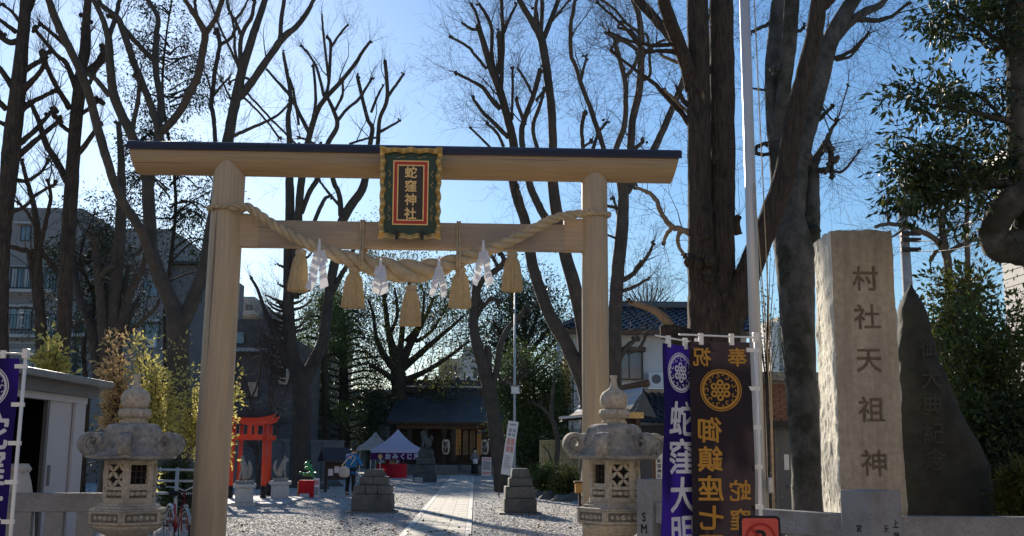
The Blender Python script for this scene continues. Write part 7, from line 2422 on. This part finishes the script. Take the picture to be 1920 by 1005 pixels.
# ------------------------------------------------------------------ notices
def tall_notice():
    Y = 38.0
    a, b = at(948.5, 890, Y), at(963, 790, Y)
    w = 19 * pxm(Y)
    g = thing('tall_notice', 'tall white printed notice leaning against the bare trunk', 'notice', (a.x, Y, 0))
    d = (b - a)
    L = d.length
    ang = math.atan2(d.x, d.z)
    T = Matrix.Translation((0, 0, a.z)) @ Matrix.Rotation(ang, 4, 'Y')
    def put(mb, name, m, par=None):
        mb.v = [tuple(T @ Vector(v)) for v in mb.v]
        return mb.build(name, m, par or g)
    bd = put(MB().span((-w / 2, -.02, 0), (w / 2, .02, L)), 'board', 'board_white')
    rg = random.Random(4)
    def strip(z0, z1, m, x0=-.36, x1=.36):
        put(MB().span((w * x0, -.026, L * z0), (w * x1, -.0202, L * z1)), 'printed_block', m)
    strip(.92, .955, 'board_print', -.3, .3)
    for x0, x1 in ((-.34, -.06), (.06, .34)):
        strip(.80, .86, 'board_print', x0, x1)
        strip(.72, .775, 'board_print', x0, x1)
    for x0, x1 in ((-.36, -.03), (.03, .36)):
        strip(.55, .68, 'board_pink', x0, x1)
        strip(.42, .53, 'board_pink', x0, x1)
    for i in range(9):
        strip(.34 - i * .028, .353 - i * .028, 'board_print', -.36, rg.uniform(.1, .36))
    for sx in (-.4, .4):
        put(MB().span((w * sx - .02, -.015, -a.z * 1.02), (w * sx + .02, .015, -.002)), 'leg', 'wood_dark')
tall_notice()
def board_sign():
    Y = 62.0
    x = at(912, 880, Y).x
    g = thing('sign_board', 'white standing sign board with a red heading near the shrine steps', 'sign', (x, Y, 0))
    MB().span((-.27, -.02, .12), (.27, .02, 1.16)).build('panel', 'board_white', g)
    MB().span((-.24, -.028, 1.0), (.24, -.0202, 1.11)).build('heading', 'board_pink', g)
    MB().span((-.22, -.028, .45), (.22, -.0202, .95)).build('text_block', 'board_print', g)
    MB().span((-.22, -.028, .2), (.22, -.0202, .36)).build('footer', 'board_pink', g)
    for sx in (-.24, .24):
        MB().span((sx - .02, -.03, 0), (sx + .02, .03, .118)).build('leg', 'steel', g)
board_sign()
def white_sign():
    Y = 13.2
    org = Vector((at(1247, 870, Y).x, Y, 0))
    g = thing('upright_sign', 'white upright sign with black brush characters behind the purple banner', 'sign', org)
    w = 18 * pxm(Y)
    z1, z0 = at(1247, 818, Y).z, .5
    MB().span((-w, -.02, z0), (w, .02, z1)).build('board', 'board_white', g)
    lettering([(c, .045, at(1254, y, Y).z, .155, .006) for c, y in (('弁', 845), ('財', 877), ('天', 908))], lambda x, z, d: Vector((x, -.0215 - d, z)), 'print_black', g)
    pl = MB().span((-w + .005, -.027, at(1247, 912, Y).z), (-w + .075, -.0205, at(1247, 856, Y).z)).build('name_strip', 'board_white', g)
    lettering([(c, -w + .04, at(1247, 864 + i * 9.5, Y).z, .052, .0012) for i, c in enumerate('蛇窪神社')], lambda x, z, d: Vector((x, -.0285 - d, z)), 'print_black', g)
    for sx in (-1, 1):
        MB().span((sx * (w + .02) - .018, -.03, 0), (sx * (w + .02) + .018, .03, z1 + .03)).build('post', 'wood_brown', g)
white_sign()
# ------------------------------------------------------------------ bamboo screen, amber box, rocks
def bamboo_fence():
    Y = 42.0
    org = Vector((at(1013, 880, Y).x, Y, 0))
    g = thing('bamboo_fence', 'yellow-brown bamboo screen fence right of the glossy shrub', 'fence', org)
    W, H = 4.6, at(1050, 827, Y).z
    mb = MB()
    n = 88
    rg = random.Random(8)
    for i in range(n):
        x = (i + .5) * W / n
        mb.tube([(x, rg.uniform(-.004, .004), .05), (x, 0, H - .02 + rg.uniform(-.015, .01))], W / n * .48, 6)
    stuff(mb.build('canes', 'bamboo', g, smooth=True))
    for z in (.3, .62, .95, 1.3, H - .1):
        MB().tube([(0, -.05, z), (W, -.05, z)], .028, 8).build('rail', 'bamboo', g, smooth=True)
    for x in (.02, 1.5, 3.0, 4.55):
        MB().tube([(x, .02, 0), (x, .02, H + .04)], .06, 10).build('post', 'bamboo', g, smooth=True)
    MB().tube([(0, 0, H), (W, 0, H)], .04, 8).build('cap_rail', 'bamboo', g, smooth=True)
bamboo_fence()
def amber():
    Y = 27.5
    c = at(1087, 915, Y)
    g = thing('amber_box', 'small amber wooden offering box on a post left of the right lantern', 'box', (c.x, Y, 0))
    s = pxm(Y)
    MB().box((0, 0, c.z), (17 * s, .2, 18 * s)).build('box', 'amber_box', g, bevel=.01)
    MB().box((0, 0, c.z + 11 * s), (21 * s, .26, 3 * s)).build('lid', 'wood_brown', g)
    MB().box((0, 0, (c.z - 9 * s) / 2), (.07, .07, c.z - 9 * s)).build('post', 'wood_dark', g)
    for i in (-1, 1):
        MB().box((i * 4 * s, -.103, c.z), (3 * s, .004, 11 * s)).build('slot', 'wood_yellow', g)
amber()
def rock(px, py, w, h, seed):
    rg = random.Random(seed)
    d = path_edge(px, py)
    from mathutils import noise
    vs, fs = [], []
    N, Mr = 12, 7
    for j in range(Mr):
        ph = j / (Mr - 1) * math.pi / 2
        for k in range(N):
            a = 2 * math.pi * k / N
            p = Vector((math.cos(a) * math.cos(ph), math.sin(a) * math.cos(ph) * .8, math.sin(ph)))
            q = 1 + .35 * noise.noise(p * 1.6 + Vector((seed, 0, 0)))
            vs.append((p.x * w * q, p.y * w * q, p.z * h * q - .02))
    for j in range(Mr - 1):
        for k in range(N):
            fs.append((j * N + k, j * N + (k + 1) % N, (j + 1) * N + (k + 1) % N, (j + 1) * N + k))
    o = MB().add(vs, fs).build('rock', 'stone_pedestal', None, smooth=True, angle=35, loc=(d.x, d.y, 0))
    return o
for i, (px, py, w, h, lab) in enumerate(((1012, 932, .38, .25, 'rough dark rock at the left end of the shrub bed'), (1033, 936, .42, .28, 'rough dark rock second from the left along the shrub bed'), (1056, 940, .40, .24, 'rough dark rock third from the left along the shrub bed'), (1080, 938, .44, .3, 'rough dark rock of the shrub bed nearest the right lantern'), (600, 917, .4, .25, 'dark rock at the foot of the burred tree'), (624, 912, .45, .3, 'dark rock below the notice shelter'))):
    tag(rock(px, py, w, h, i + 3), lab, 'rock', 'rocks edging the planting beds')
# ------------------------------------------------------------------ pale rail barrier and bicycle
def barrier():
    Y = 20.0
    x0, x1 = at(284, 900, Y).x, at(404, 900, Y + 1).x
    g = thing('rail_barrier', 'pale blue-grey metal rail barrier between the left lantern and gate pillar', 'barrier', (x0, Y, 0), 0)
    L = x1 - x0
    for z in (1.22, 1.02, .80, .35):
        MB().tube([(0, 0, z), (L, 0, z)], .024, 10).build('rail', 'rail_blue', g, smooth=True)
    for x in (.06, L * .5, L - .05):
        MB().tube([(x, .0, 0), (x, .0, 1.26)], .034, 12).build('post', 'rail_blue', g, smooth=True)
barrier()
def bicycle():
    Y = 17.6
    c = at(333, 960, Y)
    g = thing('bicycle', 'red bicycle parked between the left lantern and the gate pillar', 'bicycle', (c.x, Y, 0), R(-62))
    # local: x forward, z up
    Rw = .33
    for nm, x in (('front', .52), ('rear', -.52)):
        w = bpy.data.objects.new('wheel', None)
        ty = MB()
        ty.tube([(x + math.cos(a) * Rw, 0, Rw + .01 + math.sin(a) * Rw) for a in np.linspace(0, 2 * math.pi, 41)], .019, 8, False)
        wh = ty.build('wheel', 'rubber', g, smooth=True)
        rim = MB().tube([(x + math.cos(a) * (Rw - .024), 0, Rw + .01 + math.sin(a) * (Rw - .024)) for a in np.linspace(0, 2 * math.pi, 41)], .010, 6, False)
        rim.build('rim', 'steel', wh, smooth=True)
        sp_ = MB()
        for i in range(20):
            a = 2 * math.pi * i / 20
            sp_.tube([(x, .02 * (-1) ** i, Rw + .01), (x + math.cos(a) * (Rw - .03), 0, Rw + .01 + math.sin(a) * (Rw - .03))], .0016, 3)
        sp_.build('spokes', 'steel', wh)
        MB().tube([(x, -.05, Rw + .01), (x, .05, Rw + .01)], .022, 10).build('hub', 'steel', wh, smooth=True)
        MB().tube([(x + math.cos(a) * (Rw + .035), 0, Rw + .01 + math.sin(a) * (Rw + .035)) for a in np.linspace(R(20), R(165), 16)], .022, 8).build('mudguard', 'steel', g, smooth=True)
    hd, bb, st = (.40, 0, .80), (-.08, 0, .30), (-.22, 0, .72)
    fr = MB()
    fr.tube([hd, bb], .019, 10).tube([bb, st], .017, 10).tube([(.38, 0, .72), (.1, 0, .45), (-.16, 0, .56)], .017, 10)
    for sy in (-.05, .05):
        fr.tube([bb, (-.3, sy, .31), (-.52, sy, Rw + .01)], .010, 8).tube([(-.21, 0, .68), (-.52, sy, Rw + .01)], .009, 8)
    fr.build('frame', 'bike_red', g, smooth=True)
    fk = MB().tube([hd, (.37, 0, .93)], .016, 10)
    for sy in (-.045, .045):
        fk.tube([(.40, 0, .78), (.44, sy, .66), (.52, sy, Rw + .01)], .011, 8)
    fk.build('fork', 'bike_red', g, smooth=True)
    hb = MB().tube([(.18, -.29, .98), (.30, -.24, 1.02), (.37, -.1, 1.0), (.37, 0, .95), (.37, .1, 1.0), (.30, .24, 1.02), (.18, .29, .98)], .012, 8).build('handlebar', 'steel', g, smooth=True)
    for sy in (-1, 1):
        MB().tube([(.16, sy * .295, .975), (.25, sy * .265, 1.005)], .018, 8).build('grip', 'rubber', hb, smooth=True)
    MB().tube([st, (-.25, 0, .86)], .013, 8).build('seat_post', 'steel', g, smooth=True)
    MB().lathe([(.01, -.03), (.09, -.02), (.105, .02), (.06, .05), (.01, .055)], 16, (0, 0, 0)).build('saddle', 'rubber', g, smooth=True, loc=(-.28, 0, .88))
    bk = MB()
    for z, k in ((.72, .8), (.82, .9), (.95, 1.0)):
        a, b = .15 * k, .13 * k
        bk.tube([(.58 - a, -b, z), (.58 + a, -b, z), (.58 + a, b, z), (.58 - a, b, z), (.58 - a, -b, z)], .006, 5)
    for i in range(9):
        t = -1 + i / 4
        for sg in (-1, 1):
            bk.tube([(.58 + t * .12, sg * .104, .72), (.58 + t * .15, sg * .13, .95)], .003, 4)
            bk.tube([(.58 + sg * .12, t * .104, .72), (.58 + sg * .15, t * .13, .95)], .003, 4)
    bk.build('basket', 'iron', g)
    cr = MB().lathe([(.02, -.01), (.085, -.01), (.085, .01), (.02, .01)], 20)
    cr.v = [(v[0] - .08, v[2] - .05, v[1] + .30) for v in cr.v]
    ck = cr.build('crank', 'steel', g)
    for sg in (-1, 1):
        MB().tube([(-.08, sg * .06, .30), (-.08 + sg * .12, sg * .08, .30 - sg * .1)], .009, 6).build('crank_arm', 'steel', ck)
        MB().span((-.13 + sg * .12, sg * .08 - .01, .285 - sg * .1), (-.03 + sg * .12, sg * .08 + sg * .09, .305 - sg * .1)).build('pedal', 'rubber', ck)
    MB().lathe([(.01, 0), (.035, .01), (.045, .05), (.03, .07)], 12).build('headlamp', 'steel', g, loc=(.46, 0, .72), rot=(0, R(90), 0))
    MB().tube([(-.45, .08, .30), (-.38, .14, .02)], .010, 6).build('kickstand', 'steel', g)
bicycle()
# ------------------------------------------------------------------ people
def hand(V, E, wrist, tip_dir, side, size=.085):
    """palm and five fingers added to a skin graph; returns nothing"""
    d = Vector(tip_dir).normalized()
    s_ = Vector(side).normalized()
    w = Vector(V[wrist][:3])
    p = w + d * size * .5
    V.append((*p, (.030, .018)))
    pi = len(V) - 1
    E.append((wrist, pi))
    for k, (off, ln) in enumerate(((-.030, .95), (-.010, 1.08), (.010, 1.0), (.030, .8))):
        a = p + d * size * .45 + s_ * off
        b = a + d * size * ln * .45 + d.cross(s_) * .012
        c = b + d * size * ln * .3 + d.cross(s_) * .022
        V.append((*a, .009)); E.append((pi, len(V) - 1))
        V.append((*b, .0085)); E.append((len(V) - 2, len(V) - 1))
        V.append((*c, .007)); E.append((len(V) - 2, len(V) - 1))
    a = p - s_ * .035 - d * size * .1
    b = a - s_ * .018 + d * size * .35
    V.append((*a, .011)); E.append((pi, len(V) - 1))
    V.append((*b, .009)); E.append((len(V) - 2, len(V) - 1))
def person(label, loc, rz, J, coat, trousers, shoe, hairm, long_skirt=False, coat_len=.0):
    """J: dict of joints (x right, y back(+)/front(-), z); figure faces -y"""
    g = thing('person', label, 'person', loc, rz)
    sh = [J['sl'], J['sr']]
    V = [(*J['pelvis'], (.15, .11)), (*J['waist'], (.13, .10)), (*J['chest'], (.165, .12)), (*J['neckb'], (.07, .07)), (*J['neck'], (.052, .055)), (*J['head'], (.078, .09)), (*J['crown'], (.07, .08))]
    E = [(0, 1), (1, 2), (2, 3), (3, 4), (4, 5), (5, 6)]
    for sfx in 'lr':
        i = len(V)
        V += [(*J['s' + sfx], .062), (*J['e' + sfx], .045), (*J['w' + sfx], .030)]
        E += [(2, i), (i, i + 1), (i + 1, i + 2)]
        dr = Vector(J['w' + sfx]) - Vector(J['e' + sfx])
        hand(V, E, i + 2, dr, (1, 0, 0) if abs(dr.normalized().x) < .8 else (0, 1, 0))
        j = len(V)
        V += [(*J['h' + sfx], .085), (*J['k' + sfx], .058), (*J['a' + sfx], .038), (*J['t' + sfx], .034)]
        E += [(0, j), (j, j + 1), (j + 1, j + 2), (j + 2, j + 3)]
    skinned('body', V, E, 'skin', g, 2)
    hd = Vector(J['head']) - Vector(J['neck'])
    # face: nose and ears
    hx = Vector(J['head'])
    fz = Vector(J['face']).normalized()
    rtv = fz.cross(Vector((0, 0, 1))).normalized()
    fm = MB()
    fm.tube([hx + fz * .075 + Vector((0, 0, .02)), hx + fz * .105 - Vector((0, 0, .015)), hx + fz * .08 - Vector((0, 0, .02))], [.008, .013, .006], 6)
    fm.build('nose', 'skin', g, smooth=True)
    for sg in (-1, 1):
        MB().tube([hx + rtv * sg * .078 + Vector((0, 0, .025)), hx + rtv * sg * .088, hx + rtv * sg * .078 - Vector((0, 0, .03))], [.008, .014, .008], 6).build('ear', 'skin', g, smooth=True)
        MB().lathe([(.001, -.008), (.009, 0), (.001, .008)], 8, hx + fz * .082 + rtv * sg * .03 + Vector((0, 0, .03))).build('eye', 'print_black', g, smooth=True)
    MB().tube([hx + fz * .083 + rtv * .022 - Vector((0, 0, .05)), hx + fz * .088 - Vector((0, 0, .052)), hx + fz * .083 - rtv * .022 - Vector((0, 0, .05))], .006, 6).build('mouth', 'leather_brown', g, smooth=True)
    # hair cap
    hv = [(*(hx + Vector((0, 0, .055)) - fz * .02), (.092, .10)), (*(hx + Vector((0, 0, .10)) - fz * .015), (.075, .085)), (*(hx - fz * .05 + Vector((0, 0, -.01))), (.078, .07)), (*(hx - fz * .055 - Vector((0, 0, .06))), (.05, .05))]
    skinned('hair', hv, [(0, 1), (0, 2), (2, 3)], hairm, g, 2)
    # coat
    cv = [(*J['pelvis'], (.185, .15)), (*J['waist'], (.165, .135)), (*J['chest'], (.195, .15)), (*J['neckb'], (.085, .08))]
    ce = [(0, 1), (1, 2), (2, 3)]
    hem = Vector(J['pelvis']) - Vector((0, 0, .13 + coat_len))
    cv.append((*hem, (.20, .17))); ce.append((0, 4))
    for sfx in 'lr':
        i = len(cv)
        w = Vector(J['e' + sfx]).lerp(Vector(J['w' + sfx]), .75)
        cv += [(*J['s' + sfx], .085), (*J['e' + sfx], .072), (*w, .062)]
        ce += [(2, i), (i, i + 1), (i + 1, i + 2)]
    skinned('coat', cv, ce, coat, g, 2)
    if long_skirt:
        MB().lathe([(.235, .12), (.22, .3), (.19, .6), (.16, .85), (.14, .95)], 26, (J['pelvis'][0], J['pelvis'][1], 0), lobes=9, amp=.05).build('skirt', trousers, g, smooth=True)
    else:
        tv = [(*J['pelvis'], (.16, .13))]
        te = []
        for sfx in 'lr':
            i = len(tv)
            tv += [(*J['h' + sfx], .10), (*J['k' + sfx], .078), (*(Vector(J['a' + sfx]) + Vector((0, 0, .03))), .058)]
            te += [(0, i), (i, i + 1), (i + 1, i + 2)]
        skinned('trousers', tv, te, trousers, g, 2)
    for sfx in 'lr':
        a, t_ = Vector(J['a' + sfx]), Vector(J['t' + sfx])
        skinned('shoe', [(a.x, a.y, .045, (.045, .04)), (*(a.lerp(t_, .6).xy), .04, (.048, .035)), (t_.x, t_.y, .034, (.036, .026))], [(0, 1), (1, 2)], shoe, g, 2)
    return g
J1 = dict(pelvis=(0, 0, .90), waist=(.01, -.02, 1.06), chest=(.02, -.08, 1.27), neckb=(.02, -.13, 1.40), neck=(.01, -.16, 1.45), head=(-.01, -.21, 1.55), crown=(-.01, -.21, 1.62), face=(-.5, -.8, -.35),
          sl=(-.19, -.09, 1.34), el=(-.25, -.22, 1.10), wl=(-.16, -.42, 1.05), sr=(.21, -.09, 1.34), er=(.28, -.16, 1.08), wr=(.24, -.38, .98),
          hl=(-.10, 0, .86), kl=(-.12, -.03, .48), al=(-.13, .02, .09), tl=(-.16, -.17, .04), hr=(.10, 0, .86), kr=(.12, -.02, .48), ar=(.13, .03, .09), tr=(.17, -.16, .04))
YP = 38.0
xp = at(656, 927, YP).x
pb = person('person in a bright blue festival coat with a cream shoulder bag, seen from behind', (xp, YP, 0), R(150), J1, 'happi_blue', 'cloth_black', 'leather_brown', 'hair')
MB().grid(6, 9, lambda u, v: (-.085 + .17 * u + .02, .055 + .012 * math.sin(u * 3.1), 1.36 - .36 * v)).build('back_print', 'happi_pink', pb)
bg_ = thing('shoulder_bag', 'cream cloth shoulder bag hanging at the hip of the person in blue', 'bag', (xp - .20, YP - .16, .62), R(-18))
MB().lathe([(.08, .0), (.15, .05), (.17, .2), (.15, .31), (.10, .36), (.02, .37)], 20, lobes=2, amp=.22).build('pouch', 'cloth_cream', bg_, smooth=True)
MB().tube([(-.1, 0, .40), (0.05, .12, .62), (.27, .14, .76), (.36, .1, .68), (.22, .02, .42)], .018, 6).build('strap', 'cloth_cream', bg_, smooth=True)
tb = thing('paper_roll', 'white paper roll held low by the person in blue', 'paper roll', (xp + .22, YP - .25, .5))
MB().tube([(0, 0, .33), (.36, -.05, -.02)], .028, 10).build('roll', 'board_white', tb, smooth=True)
J2 = dict(pelvis=(0, 0, .88), waist=(0, 0, 1.02), chest=(0, -.01, 1.22), neckb=(0, 0, 1.35), neck=(0, -.01, 1.40), head=(0, -.03, 1.50), crown=(0, -.03, 1.57), face=(.15, -1, -.05),
          sl=(-.17, 0, 1.29), el=(-.24, -.03, 1.05), wl=(-.12, -.20, .95), sr=(.17, 0, 1.29), er=(.24, -.04, 1.06), wr=(.14, -.20, .98),
          hl=(-.09, 0, .84), kl=(-.10, -.02, .46), al=(-.10, .02, .09), tl=(-.12, -.16, .04), hr=(.09, 0, .84), kr=(.10, -.03, .46), ar=(.10, .02, .09), tr=(.12, -.16, .04))
YQ = 67.0
xq = at(890, 880, YQ).x
pq = person('person in a grey coat and long dark skirt standing on the path by the shrine', (xq, YQ, 0), R(6), J2, 'coat_grey', 'cloth_black', 'cloth_black', 'hair', True)
MB().grid(8, 6, lambda u, v: (.075 * math.sin((u - .5) * 2.6), -.03 - .098 * math.cos((u - .5) * 2.0), 1.505 - .07 * v)).build('face_mask', 'board_white', pq)
MB().lathe([(.06, 0), (.11, .02), (.12, .2), (.09, .3), (.01, .31)], 14, lobes=2, amp=.2).build('body', 'board_white', tag(bpy.data.objects.new('white_bag', None), 'white bag held by the person near the shrine', 'bag'), smooth=True)
for o in bpy.data.objects:
    if o.name == 'white_bag':
        COL.objects.link(o)
        o.location = (xq + .03, YQ - .26, .72)
